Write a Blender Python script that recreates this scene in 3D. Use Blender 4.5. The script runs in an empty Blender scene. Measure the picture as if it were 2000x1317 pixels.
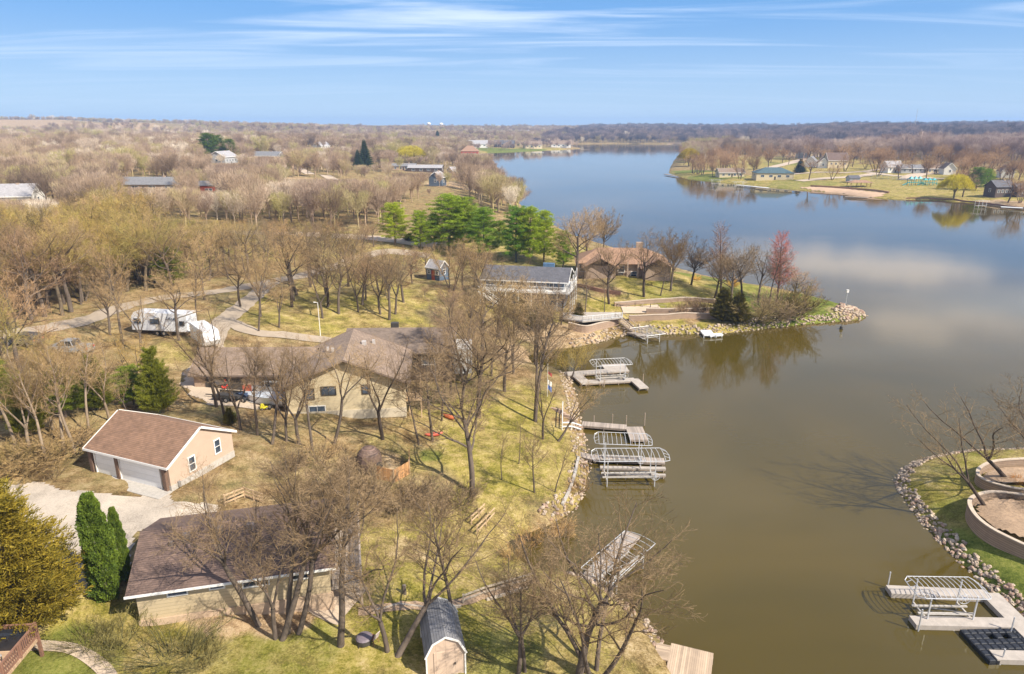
import bpy, math, random
import numpy as np
from mathutils import Vector, Matrix
R = math.radians
scene = bpy.context.scene
col = scene.collection
# ---------------------------------------------------------------- camera
F, CX, CY, CAMH, PITCH = 1333.0, 1000.0, 658.5, 36.0, R(17.3)
cd = bpy.data.cameras.new('camera'); cam = bpy.data.objects.new('camera', cd); col.objects.link(cam)
cd.sensor_width = 36.0; cd.lens = 36.0 * F / 2000.0; cd.clip_start = 0.5; cd.clip_end = 60000
cam.location = (0, 0, CAMH); cam.rotation_euler = (R(90) - PITCH, 0, 0)
scene.camera = cam
# ---------------------------------------------------------------- light
SUN_EL, SUN_AZ = R(42), math.atan2(0.85, -0.53)      # azimuth measured clockwise from +Y
world = bpy.data.worlds.new('World'); scene.world = world; world.use_nodes = True
nt = world.node_tree; nt.nodes.clear()
def wn(t, **k):
    n = nt.nodes.new(t)
    for a, v in k.items(): setattr(n, a, v)
    return n
sky = wn('ShaderNodeTexSky', sky_type='NISHITA', sun_disc=False, sun_elevation=SUN_EL, sun_rotation=SUN_AZ,
         air_density=1.0, dust_density=0.25, ozone_density=2.2, altitude=300)
bg = wn('ShaderNodeBackground'); bg.inputs['Strength'].default_value = 0.094
wo = wn('ShaderNodeOutputWorld')
L = nt.links.new
tc = wn('ShaderNodeTexCoord')
sep = wn('ShaderNodeSeparateXYZ'); L(tc.outputs['Generated'], sep.inputs[0])
def wmath(op, a, b=None, c=None, clamp=False):
    n = wn('ShaderNodeMath', operation=op, use_clamp=clamp)
    for i, v in enumerate((a, b, c)):
        if v is None: continue
        if isinstance(v, (int, float)): n.inputs[i].default_value = v
        else: L(v, n.inputs[i])
    return n.outputs[0]
def wmap(v, a, b, c, d, smooth=True):
    n = wn('ShaderNodeMapRange', interpolation_type='SMOOTHSTEP' if smooth else 'LINEAR')
    L(v, n.inputs[0])
    for i, q in enumerate((a, b, c, d)): n.inputs[i + 1].default_value = q
    return n.outputs[0]
def wmix(f, a, b):
    n = wn('ShaderNodeMix', data_type='RGBA')
    L(f, n.inputs[0]) if not isinstance(f, float) else setattr(n.inputs[0], 'default_value', f)
    for i, q in ((6, a), (7, b)):
        if isinstance(q, tuple): n.inputs[i].default_value = (*q, 1)
        else: L(q, n.inputs[i])
    return n.outputs[2]
X, Y, Z = sep.outputs[0], sep.outputs[1], sep.outputs[2]
zc = wmath('MAXIMUM', Z, 0.02)
# cloud plane coordinates (direction projected on a flat layer overhead)
u = wmath('DIVIDE', X, wmath('ADD', zc, 0.05)); v = wmath('DIVIDE', Y, wmath('ADD', zc, 0.05))
cxy = wn('ShaderNodeCombineXYZ'); L(u, cxy.inputs[0]); L(v, cxy.inputs[1])
mp = wn('ShaderNodeMapping'); L(cxy.outputs[0], mp.inputs[0]); mp.inputs['Rotation'].default_value = (0, 0, R(-8)); mp.inputs['Scale'].default_value = (0.22, 0.95, 1)
n1 = wn('ShaderNodeTexNoise', noise_dimensions='3D'); L(mp.outputs[0], n1.inputs['Vector'])
n1.inputs['Scale'].default_value = 1.15; n1.inputs['Detail'].default_value = 9; n1.inputs['Roughness'].default_value = 0.54; n1.inputs['Distortion'].default_value = 0.9
cir = wmap(n1.outputs['Fac'], 0.44, 0.70, 0.0, 1.0)
elev = wmap(Z, 0.04, 0.135, 0.10, 1.0)
cir = wmath('MULTIPLY', cir, elev)
# big puffy clouds high above the frame (seen mirrored in the lake)
mp2 = wn('ShaderNodeMapping'); L(cxy.outputs[0], mp2.inputs[0]); mp2.inputs['Location'].default_value = (0.35, 0.2, 0.0); mp2.inputs['Scale'].default_value = (0.5, 0.6, 1)
n2 = wn('ShaderNodeTexNoise'); L(mp2.outputs[0], n2.inputs['Vector']); n2.inputs['Scale'].default_value = 1.0; n2.inputs['Detail'].default_value = 6; n2.inputs['Roughness'].default_value = 0.5
puf = wmath('MULTIPLY', wmap(n2.outputs['Fac'], 0.50, 0.62, 0.0, 1.0), wmap(Z, 0.27, 0.34, 0.0, 0.8))
az = wmath('ARCTAN2', X, Y)
n3 = wn('ShaderNodeTexNoise'); L(tc.outputs['Generated'], n3.inputs['Vector']); n3.inputs['Scale'].default_value = 16; n3.inputs['Detail'].default_value = 6
for a_, z_, ra, rz_, k_ in ((27, .172, 8.5, .020, 1.0), (21, .160, 4, .008, .6), (31, .245, 3.2, .016, .9), (36.5, .228, 3.4, .014, .8), (8, .20, 5, .014, .35), (-14, .23, 8, .02, .6), (-40, .2, 9, .02, .7)):
    e1 = wmath('DIVIDE', wmath('SUBTRACT', az, R(a_)), R(ra)); e2 = wmath('DIVIDE', wmath('SUBTRACT', Z, z_), rz_)
    d_ = wmath('ADD', wmath('ADD', wmath('MULTIPLY', e1, e1), wmath('MULTIPLY', e2, e2)), wmath('MULTIPLY', wmath('SUBTRACT', n3.outputs['Fac'], 0.5), 2.6))
    puf = wmath('MAXIMUM', puf, wmap(d_, 0.1, 1.7, k_ * .85, 0.0))
skyc = wn('ShaderNodeMix', data_type='RGBA', blend_type='MULTIPLY'); skyc.inputs[0].default_value = 1.0
L(sky.outputs[0], skyc.inputs[6]); skyc.inputs[7].default_value = (0.74, 0.90, 1.16, 1)
# clear spring sky: pale at the horizon, deeper blue above, the Nishita sky overhead
low = wmix(wmap(Z, 0.0, 0.17, 0.0, 1.0), (3.35, 4.65, 6.3), (1.15, 2.85, 5.7))
base = wmix(wmap(Z, 0.10, 0.45, 0.12, 0.95), low, skyc.outputs[2])
base = wmix(wmath('MULTIPLY', wmap(Z, 0.155, 0.22, 0.0, 0.7), wmap(Z, 0.45, 0.8, 1.0, 0.2)), base, (4.6, 4.8, 5.5))   # unseen pale veil added above the frame to whiten the lake's reflection
c1 = wmix(wmath('MULTIPLY', cir, 0.8), base, (6.0, 6.9, 8.3))
c2 = wmix(puf, c1, (9.2, 8.6, 8.5))
L(c2, bg.inputs['Color']); L(bg.outputs[0], wo.inputs[0])
sd = bpy.data.lights.new('sun', 'SUN'); sd.energy = 5.0; sd.angle = R(0.55); sd.color = (1.0, 0.91, 0.77)
sun = bpy.data.objects.new('sun', sd); col.objects.link(sun)
S = Vector((math.sin(SUN_AZ) * math.cos(SUN_EL), math.cos(SUN_AZ) * math.cos(SUN_EL), math.sin(SUN_EL)))
sun.rotation_euler = S.to_track_quat('Z', 'Y').to_euler()
vs = scene.view_settings; vs.view_transform = 'Standard'; vs.look = 'None'; vs.gamma = 1.0; vs.use_curve_mapping = False; vs.exposure = 0.68
scene.cycles.max_bounces = 5; scene.cycles.diffuse_bounces = 2; scene.cycles.glossy_bounces = 2; scene.cycles.transmission_bounces = 2
scene.cycles.volume_bounces = 0; scene.cycles.transparent_max_bounces = 6
scene.cycles.caustics_reflective = False; scene.cycles.caustics_refractive = False
random.seed(7); rng = np.random.default_rng(7)
# ---------------------------------------------------------------- picture -> world
def ray(px, py):
    a = (px - CX) / F; b = -(py - CY) / F
    return (a, math.cos(PITCH) + b * math.sin(PITCH), -math.sin(PITCH) + b * math.cos(PITCH))
def at(px, py, z=0.0):
    d = ray(px, py); t = (z - CAMH) / d[2]
    return (d[0] * t, d[1] * t)
def proj(x, y, z):
    zz = z - CAMH; dep = y * math.cos(PITCH) - zz * math.sin(PITCH); up = y * math.sin(PITCH) + zz * math.cos(PITCH)
    return (CX + F * x / dep, CY - F * up / dep)
# ---------------------------------------------------------------- materials
MATS = {}
def newmat(name):
    m = bpy.data.materials.new(name); m.use_nodes = True; t = m.node_tree; t.nodes.clear()
    o = t.nodes.new('ShaderNodeOutputMaterial'); b = t.nodes.new('ShaderNodeBsdfPrincipled'); t.links.new(b.outputs[0], o.inputs[0])
    return m, t, b
def nz(t, scale, detail=4, rough=0.6, vec=None, dist=0.0):
    n = t.nodes.new('ShaderNodeTexNoise'); n.inputs['Scale'].default_value = scale; n.inputs['Detail'].default_value = detail
    n.inputs['Roughness'].default_value = rough; n.inputs['Distortion'].default_value = dist
    if vec is not None: t.links.new(vec, n.inputs['Vector'])
    return n
def ramp(t, fac, stops):
    r = t.nodes.new('ShaderNodeValToRGB'); e = r.color_ramp.elements
    while len(e) < len(stops): e.new(0.5)
    for i, (p, c) in enumerate(stops): e[i].position = p; e[i].color = (*c, 1)
    t.links.new(fac, r.inputs[0]); return r.outputs[0]
def mixc(t, fac, a, b, mode='MIX'):
    n = t.nodes.new('ShaderNodeMix'); n.data_type = 'RGBA'; n.blend_type = mode
    if isinstance(fac, (int, float)): n.inputs[0].default_value = fac
    else: t.links.new(fac, n.inputs[0])
    for i, q in ((6, a), (7, b)):
        if isinstance(q, tuple): n.inputs[i].default_value = (*q, 1)
        else: t.links.new(q, n.inputs[i])
    return n.outputs[2]
def mth(t, op, a, b=0.0, clamp=False):
    n = t.nodes.new('ShaderNodeMath'); n.operation = op; n.use_clamp = clamp
    for i, q in enumerate((a, b)):
        if isinstance(q, (int, float)): n.inputs[i].default_value = q
        else: t.links.new(q, n.inputs[i])
    return n.outputs[0]
def coord(t, kind='Object', scale=None, rot=None):
    c = t.nodes.new('ShaderNodeTexCoord'); o = c.outputs[kind]
    if scale or rot:
        m = t.nodes.new('ShaderNodeMapping'); t.links.new(o, m.inputs[0])
        if scale: m.inputs['Scale'].default_value = scale
        if rot: m.inputs['Rotation'].default_value = rot
        o = m.outputs[0]
    return o
def geopos(t):
    return t.nodes.new('ShaderNodeNewGeometry').outputs['Position']
def plain(name, c, rough=0.6, var=0.15, scale=3.0, metal=0.0, bump=0.0, streak=None):
    """weathered surface: base colour with two sizes of mottling"""
    if name in MATS: return MATS[name]
    m, t, b = newmat(name)
    p = coord(t, 'Object', scale=streak)
    n = nz(t, scale, 6, 0.65, p); n2 = nz(t, scale * 9, 3, 0.6, p)
    f = mth(t, 'ADD', mth(t, 'MULTIPLY', n.outputs['Fac'], 0.7), mth(t, 'MULTIPLY', n2.outputs['Fac'], 0.3))
    lo = tuple(x * (1 - 2 * var) for x in c); hi = tuple(min(1, x * (1 + 2 * var)) for x in c)
    t.links.new(ramp(t, f, ((0.3, lo), (0.7, hi))), b.inputs['Base Color'])
    b.inputs['Roughness'].default_value = rough; b.inputs['Metallic'].default_value = metal
    if bump:
        bp = t.nodes.new('ShaderNodeBump'); bp.inputs['Strength'].default_value = bump; bp.inputs['Distance'].default_value = 0.05
        t.links.new(f, bp.inputs['Height']); t.links.new(bp.outputs[0], b.inputs['Normal'])
    MATS[name] = m; return m
def banded(name, c, pitch, axis='Z', dark=0.55, width=0.12, rough=0.7, var=0.12, stagger=False, speck=0.25):
    """siding boards, planks, shingle courses: thin dark joints every `pitch` metres along an axis"""
    if name in MATS: return MATS[name]
    m, t, b = newmat(name)
    p = coord(t, 'Object'); s = t.nodes.new('ShaderNodeSeparateXYZ'); t.links.new(p, s.inputs[0])
    a = s.outputs['XYZ'.index(axis)]
    k = mth(t, 'DIVIDE', a, pitch); fr = mth(t, 'FRACT', k); idx = mth(t, 'FLOOR', k)
    line = mth(t, 'LESS_THAN', fr, width)
    wn_ = t.nodes.new('ShaderNodeTexWhiteNoise'); wn_.noise_dimensions = '2D' if stagger else '1D'
    if stagger:
        other = s.outputs['XYZ'.index(stagger)]
        cx = t.nodes.new('ShaderNodeCombineXYZ'); t.links.new(idx, cx.inputs[1])
        oo = mth(t, 'FLOOR', mth(t, 'ADD', mth(t, 'DIVIDE', other, pitch * 2.2), mth(t, 'MULTIPLY', idx, 0.37)))
        t.links.new(oo, cx.inputs[0]); t.links.new(cx.outputs[0], wn_.inputs['Vector'])
    else: t.links.new(idx, wn_.inputs['W'])
    n = nz(t, 1.2, 6, 0.65, p); n2 = nz(t, 14, 3, 0.6, p)
    f = mth(t, 'ADD', mth(t, 'MULTIPLY', wn_.outputs['Value'], speck), mth(t, 'ADD', mth(t, 'MULTIPLY', n.outputs['Fac'], 0.75 - speck / 2), mth(t, 'MULTIPLY', n2.outputs['Fac'], 0.25 - speck / 2)))
    lo = tuple(x * (1 - 2 * var) for x in c); hi = tuple(min(1, x * (1 + 2 * var)) for x in c)
    cc = ramp(t, f, ((0.25, lo), (0.75, hi)))
    cc = mixc(t, mth(t, 'MULTIPLY', line, 1 - dark), cc, tuple(x * 0.3 for x in c))
    t.links.new(cc, b.inputs['Base Color']); b.inputs['Roughness'].default_value = rough
    bp = t.nodes.new('ShaderNodeBump'); bp.inputs['Strength'].default_value = 0.6; bp.inputs['Distance'].default_value = 0.03
    t.links.new(fr, bp.inputs['Height']); t.links.new(bp.outputs[0], b.inputs['Normal'])
    MATS[name] = m; return m
def glass(name='window_glass', c=(0.03, 0.04, 0.055)):
    if name in MATS: return MATS[name]
    m, t, b = newmat(name); n = nz(t, 0.8, 2, 0.5, coord(t))
    t.links.new(ramp(t, n.outputs['Fac'], ((0.35, c), (0.7, tuple(x * 3 for x in c)))), b.inputs['Base Color'])
    b.inputs['Roughness'].default_value = 0.06; b.inputs['IOR'].default_value = 1.5
    MATS[name] = m; return m
# ---------------------------------------------------------------- mesh builder
class MB:
    def __init__(s): s.v = []; s.f = []
    def add(s, vs, fs):
        o = len(s.v); s.v += [tuple(p) for p in vs]; s.f += [tuple(i + o for i in f) for f in fs]; return s
    def box(s, c, d, rz=0.0, taper=1.0):
        x, y, z = d[0] / 2, d[1] / 2, d[2] / 2; cs, sn = math.cos(rz), math.sin(rz); vs = []
        for k, w in ((-1, 1.0), (1, taper)):
            for a, b in ((-1, -1), (1, -1), (1, 1), (-1, 1)):
                lx, ly = a * x * w, b * y * w
                vs.append((c[0] + lx * cs - ly * sn, c[1] + lx * sn + ly * cs, c[2] + k * z))
        return s.add(vs, [(3, 2, 1, 0), (4, 5, 6, 7), (0, 1, 5, 4), (1, 2, 6, 5), (2, 3, 7, 6), (3, 0, 4, 7)])
    def beam(s, a, b, w, h=None):
        """square bar from a to b"""
        h = h or w; a = Vector(a); b = Vector(b); d = (b - a)
        if d.length < 1e-6: return s
        d.normalize(); up = Vector((0, 0, 1)) if abs(d.z) < 0.95 else Vector((1, 0, 0))
        x = d.cross(up).normalized() * w / 2; y = x.cross(d).normalized() * h / 2
        vs = [p + i * x + j * y for p in (a, b) for i, j in ((-1, -1), (1, -1), (1, 1), (-1, 1))]
        return s.add(vs, [(3, 2, 1, 0), (4, 5, 6, 7), (0, 1, 5, 4), (1, 2, 6, 5), (2, 3, 7, 6), (3, 0, 4, 7)])
    def tube(s, pts, rad, n=6, cap=True):
        pts = [Vector(p) for p in pts]; m = len(pts)
        if not hasattr(rad, '__len__'): rad = [rad] * m
        o = len(s.v); ref = None
        for i, p in enumerate(pts):
            d = (pts[min(i + 1, m - 1)] - pts[max(i - 1, 0)]).normalized()
            if ref is None: ref = d.orthogonal().normalized()
            ref = (ref - d * ref.dot(d)); ref = ref.normalized() if ref.length > 1e-5 else d.orthogonal().normalized()
            q = d.cross(ref)
            for k in range(n):
                a = 2 * math.pi * k / n; s.v.append(tuple(p + (ref * math.cos(a) + q * math.sin(a)) * rad[i]))
        for i in range(m - 1):
            for k in range(n):
                a = o + i * n + k; b = o + i * n + (k + 1) % n; s.f.append((a, b, b + n, a + n))
        if cap: s.f.append(tuple(o + k for k in reversed(range(n)))); s.f.append(tuple(o + (m - 1) * n + k for k in range(n)))
        return s
    def prism(s, poly, z0, z1):
        """poly of (x,y), counter-clockwise, extruded; z0/z1 may be lists"""
        n = len(poly); a = z0 if hasattr(z0, '__len__') else [z0] * n; b = z1 if hasattr(z1, '__len__') else [z1] * n
        vs = [(p[0], p[1], a[i]) for i, p in enumerate(poly)] + [(p[0], p[1], b[i]) for i, p in enumerate(poly)]
        return s.add(vs, [tuple(reversed(range(n))), tuple(range(n, 2 * n))] + [(i, (i + 1) % n, (i + 1) % n + n, i + n) for i in range(n)])
    def slab(s, quad, t):
        """a panel: 3D polygon thickened downwards along its normal"""
        q = [Vector(p) for p in quad]; nrm = (q[1] - q[0]).cross(q[2] - q[0]).normalized()
        if nrm.z < 0: nrm = -nrm
        n = len(q); vs = q + [p - nrm * t for p in q]
        return s.add(vs, [tuple(range(n)), tuple(reversed(range(n, 2 * n)))] + [(i, i + n, (i + 1) % n + n, (i + 1) % n) for i in range(n)])
    def blob(s, c, r, seg=10, ring=6, jit=0.0, rnd=None):
        rnd = rnd or random; vs = []; fs = []
        for i in range(ring + 1):
            ph = math.pi * i / ring
            for k in range(seg):
                th = 2 * math.pi * k / seg; j = 1 + (rnd.uniform(-jit, jit) if 0 < i < ring else 0)
                vs.append((c[0] + r[0] * j * math.sin(ph) * math.cos(th), c[1] + r[1] * j * math.sin(ph) * math.sin(th), c[2] + r[2] * j * math.cos(ph)))
        for i in range(ring):
            for k in range(seg):
                a = i * seg + k; b = i * seg + (k + 1) % seg; fs.append((a, a + seg, b + seg, b))
        return s.add(vs, fs)
    def build(s, name, mat, parent=None, smooth=False, loc=None, rz=0.0):
        me = bpy.data.meshes.new(name); me.from_pydata(s.v, [], s.f)
        me.materials.append(mat); me.validate()
        if smooth: me.polygons.foreach_set('use_smooth', [True] * len(me.polygons))
        o = bpy.data.objects.new(name, me); col.objects.link(o)
        if parent is not None: o.parent = parent
        if loc: o.location = loc; o.rotation_euler.z = rz
        return o
def npmesh(name, V, Fq, mat, link=True):
    """fast mesh from numpy arrays: V (n,3), Fq (m,k)"""
    me = bpy.data.meshes.new(name); V = np.asarray(V, np.float32); Fq = np.asarray(Fq, np.int32); k = Fq.shape[1]
    me.vertices.add(len(V)); me.vertices.foreach_set('co', V.ravel())
    me.loops.add(Fq.size); me.loops.foreach_set('vertex_index', Fq.ravel())
    me.polygons.add(len(Fq)); me.polygons.foreach_set('loop_start', np.arange(0, Fq.size, k, dtype=np.int32))
    me.update(calc_edges=True)
    if mat: me.materials.append(mat)
    return me
def tag(o, label=None, cat=None, group=None, kind=None):
    if label: o['label'] = label
    if cat: o['category'] = cat
    if group: o['group'] = group
    if kind: o['kind'] = kind
    return o
def empty(name, loc, rz=0.0, label=None, cat=None, group=None):
    o = bpy.data.objects.new(name, None); col.objects.link(o); o.location = loc; o.rotation_euler.z = rz
    o.empty_display_size = 0.5
    return tag(o, label, cat, group)
def kids(o): return [c for c in KIDS.get(o.name, [])]
def copy_tree(root, loc, rz=0.0, scale=1.0, label=None, group=None):
    c = root.copy(); col.objects.link(c); c.location = loc; c.rotation_euler.z = rz; c.scale = (scale,) * 3 if not hasattr(scale, '__len__') else scale
    if label: c['label'] = label
    if group: c['group'] = group
    for ch in root.children:
        d = ch.copy(); col.objects.link(d); d.parent = c
        for g in ch.children:
            e = g.copy(); col.objects.link(e); e.parent = d
    return c
# ---------------------------------------------------------------- terrain: lake outline and heights
LAKE_PX = [(1420,1500),(1372,1380),(1335,1317),(1300,1265),(1262,1215),(1235,1190),(1200,1160),(1165,1135),(1110,1118),(1060,1112),(1020,1098),(985,1062),(1030,1042),
 (1075,1025),(1105,1008),(1130,985),(1142,955),(1150,920),(1146,880),(1138,840),(1130,800),(1122,765),(1112,735),(1085,722),(1040,712),(1030,695),(1060,685),(1120,678),(1165,670),(1205,658),(1250,652),
 (1320,652),(1400,652),(1470,645),(1540,637),(1600,631),(1650,627),(1684,624),(1692,617),(1680,609),(1640,598),(1580,581),(1510,566),(1440,556),(1380,543),(1320,526),(1270,508),
 (1200,487),(1130,465),(1075,438),(1030,412),(1002,388),(985,360),(975,340),(968,322),(962,313),(942,310),(925,303),(945,299),(1000,297),(1060,294),(1110,292),(1136,290.5),(1120,287),(1060,284),
 (1140,281.5),(1200,281),(1260,281.5),(1320,282),(1350,284),(1348,292),(1322,306),(1312,322),(1306,338),(1340,349),(1420,357),(1500,366),(1560,371),(1640,377),(1700,386),(1760,389),(1840,392),(1900,397),(1960,404),(2000,409),(2080,418),(2300,440)]
LAKE = [at(*p) for p in LAKE_PX]
LAKE += [(260, 210), (150, 100), at(2250, 880), at(2100, 868), at(2010, 878), at(1950, 881), at(1900, 882), at(1850, 888), at(1800, 899), at(1768, 915), at(1750, 937), at(1757, 958), at(1785, 1000),
         at(1820, 1040), at(1860, 1082), at(1910, 1128), at(1960, 1170), at(2005, 1200), at(2060, 1225), at(2160, 1260), (50, 34), (52, 18), (60, -30), (20, -30)]
LK = np.array(LAKE)
def seg_dist(x, y, P, closed=True):
    d = np.full(x.shape, 1e9); n = len(P)
    for i in range(n if closed else n - 1):
        ax, ay = P[i]; bx, by = P[(i + 1) % n]; dx, dy = bx - ax, by - ay; l2 = dx * dx + dy * dy + 1e-9
        t = np.clip(((x - ax) * dx + (y - ay) * dy) / l2, 0, 1)
        d = np.minimum(d, np.hypot(x - ax - t * dx, y - ay - t * dy))
    return d
def inside(x, y, P):
    c = np.zeros(x.shape, bool); n = len(P)
    for i in range(n):
        x1, y1 = P[i]; x2, y2 = P[(i + 1) % n]
        if y1 == y2: continue
        c ^= ((y1 > y) != (y2 > y)) & (x < (x2 - x1) * (y - y1) / (y2 - y1) + x1)
    return c
CTRL = [(0,1317,4.6),(85,1270,5.0),(200,1300,4.6),(300,1250,4.2),(540,1250,3.7),(665,1260,3.2),(770,1280,3.0),(850,1290,2.8),(1000,1317,2.2),(1150,1317,1.8),(1250,1290,1.4),
 (273,1178,4.7),(450,1160,4.3),(625,1135,3.6),(700,1170,3.2),(900,1150,2.0),(1000,1180,1.6),(940,1060,1.7),(100,1150,6.0),(180,1060,6.1),(80,980,6.3),(300,1010,6.1),(470,985,5.9),(580,965,5.3),(660,1000,4.2),
 (170,918,6.0),(322,955,6.0),(457,890,5.8),(500,850,5.5),(600,900,5.0),(700,900,4.2),(700,850,4.5),(850,900,2.9),(950,940,2.2),(1060,950,1.5),(1000,850,2.2),(900,780,3.5),(1000,740,2.2),(1080,760,1.6),(720,812,4.3),
 (600,805,5.2),(575,800,5.4),(430,800,6.0),(400,730,6.5),(370,650,7.4),(200,700,7.6),(0,850,7.8),(-150,900,8),(-200,1200,6.5),(0,650,9),(300,590,8),(500,560,7.6),(700,560,7),(850,560,6),(850,640,5),(930,690,2.8),
 (980,580,4.6),(1110,580,4.4),(1000,640,2.9),(1090,655,1.6),(1150,600,3.9),(1230,580,4.3),(1300,545,4.9),(1210,545,5.2),(1400,560,3.6),(1440,590,2.6),(1500,585,2.2),(1560,585,1.6),(1400,632,1.0),(1300,638,1.1),(1600,605,1.2),(1200,630,1.5),
 (600,450,9),(300,450,10),(0,450,10),(750,450,9),(900,450,8),(1000,480,6.5),(1080,470,5),(900,380,8),(0,350,12),(400,330,12),(700,320,11),(870,350,7),(940,330,3.5),(1160,510,5),
 (1900,900,1.3),(2000,930,1.5),(1900,960,1.5),(2000,1010,1.7),(1900,1080,1.4),(2000,1100,1.7),(2100,1100,2.5),
 (1500,345,2.6),(1400,345,2.0),(1350,330,2),(1600,350,3.4),(1700,362,3.2),(1850,378,2.2),(1950,390,2.2),(1600,325,4.5),(1800,335,5),(1900,325,5.5),(1500,310,4.5),(1400,300,3)]
CW = [(-1300,1650,45),(-1000,1700,42),(-650,1800,24),(-250,2200,17),(0,2600,16),(500,2600,17),(-1000,1250,14),(-600,1250,11),(-1300,1250,16),(1500,2500,24),(2500,2500,26),(-300,900,13),(-900,900,15),(-500,500,12),(-200,400,11),(-60,900,8),(-60,1150,5),(-40,1600,9),
 (100,1700,10),(300,1700,11),(500,1300,15),(700,1400,18),(1100,1500,20),(1600,1500,21),(800,900,9),(1200,1000,12),(420,640,8),(350,520,7),(560,700,11),(500,900,2),(400,860,1.5),(650,1000,6),(900,1200,16),(300,1300,4),(420,1250,5),
 (-3000,3500,30),(0,6000,24),(3000,4000,26),(4000,9000,24),(-4000,9000,24),(0,9000,24),(-60,20,6),(-100,60,9),(-30,-30,5),(-10,10,3.5),(50,60,2),(400,300,8),(700,420,9)]
cw = np.array([(*at(px, py, z), z) for px, py, z in CTRL] + CW, float)
def logpol(x, y):
    r = np.hypot(x, y + 8) + 1e-6
    return np.log(r) * 1.0, np.arctan2(x, y + 8) * 1.2
cu, cv = logpol(cw[:, 0], cw[:, 1])
def E_height(x, y):
    u, v = logpol(x, y); num = np.zeros(x.shape); den = np.zeros(x.shape)
    for a, b, z in zip(cu, cv, cw[:, 2]):
        w = 1.0 / ((u - a) ** 2 + (v - b) ** 2 + 0.0006) ** 1.8
        num += w * z; den += w
    return num / den
def vnoise(x, y, s, seed):
    """cheap smooth value noise"""
    g = np.random.default_rng(seed).random((257, 257)); X_ = x / s; Y_ = y / s
    i = np.floor(X_).astype(int); j = np.floor(Y_).astype(int); fx = X_ - i; fy = Y_ - j
    fx = fx * fx * (3 - 2 * fx); fy = fy * fy * (3 - 2 * fy); i %= 256; j %= 256
    return (g[i, j] * (1 - fx) * (1 - fy) + g[i + 1, j] * fx * (1 - fy) + g[i, j + 1] * (1 - fx) * fy + g[i + 1, j + 1] * fx * fy)
def raw_height(x, y):
    E0 = E_height(x, y)
    d = seg_dist(x, y, LAKE); w = inside(x, y, LAKE)
    rr = np.hypot(x, y)
    E0 = E0 + (vnoise(x, y, 5, 1) - 0.5) * 0.22 + (vnoise(x, y, 1.6, 5) - 0.5) * 0.09 + (vnoise(x, y, 160, 2) - 0.5) * np.clip((rr - 500) / 1500, 0, 1) * 14
    sl = np.where(rr > 400, 0.05, 0.20)
    bank = np.minimum(d * 0.62, 1.0) + np.maximum(d - 1.6, 0) * sl
    h = np.minimum(E0, bank)
    return np.where(w, -np.minimum(d * 0.35 + 0.03, 3.0), h)
NR, NA = 640, 520
rs = 6.0 * (5000 / 6.0) ** (np.arange(NR) / (NR - 1)); th = np.linspace(-R(74), R(74), NA)
OY = -22.0
RR, TT = np.meshgrid(rs + 14, th, indexing='ij')
GX = RR * np.sin(TT); GY = RR * np.cos(TT) + OY
GH = raw_height(GX, GY)
def hz_np(x, y):
    x = np.asarray(x, float); y = np.asarray(y, float)
    r = np.hypot(x, y - OY) - 14; t = np.arctan2(x, y - OY)
    i = np.log(np.maximum(r, 6.001) / 6.0) / math.log(5000 / 6.0) * (NR - 1); j = (t + R(74)) / (2 * R(74)) * (NA - 1)
    i = np.clip(i, 0, NR - 1.001); j = np.clip(j, 0, NA - 1.001); i0 = i.astype(int); j0 = j.astype(int)
    # exact along r (rows are geometric, so blend on the true radius)
    ra = rs[i0]; rb = rs[i0 + 1]; fi = np.clip((r - ra) / (rb - ra), 0, 1); fj = j - j0
    return (GH[i0, j0] * (1 - fi) * (1 - fj) + GH[i0 + 1, j0] * fi * (1 - fj) + GH[i0, j0 + 1] * (1 - fi) * fj + GH[i0 + 1, j0 + 1] * fi * fj)
def hz_(x, y): return float(hz_np(x, y))
def G(px, py):
    """where the line of sight through a picture point first meets the ground"""
    d = ray(px, py)
    if d[2] > -0.004: d = (d[0], d[1], -0.004)
    t = np.exp(np.linspace(math.log(28), math.log(6000), 2600))
    h = np.maximum(hz_np(d[0] * t, d[1] * t), 0.0); z = CAMH + d[2] * t
    k = int(np.argmax(z <= h)) if (z <= h).any() else len(t) - 1
    t0, t1 = t[max(k - 1, 0)], t[k]
    for _ in range(12):
        tm = (t0 + t1) / 2
        if CAMH + d[2] * tm <= max(hz_(d[0] * tm, d[1] * tm), 0): t1 = tm
        else: t0 = tm
    return Vector((d[0] * t1, d[1] * t1, max(hz_(d[0] * t1, d[1] * t1), 0.0)))
def W(px, py): g = G(px, py); return (g.x, g.y)
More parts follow.
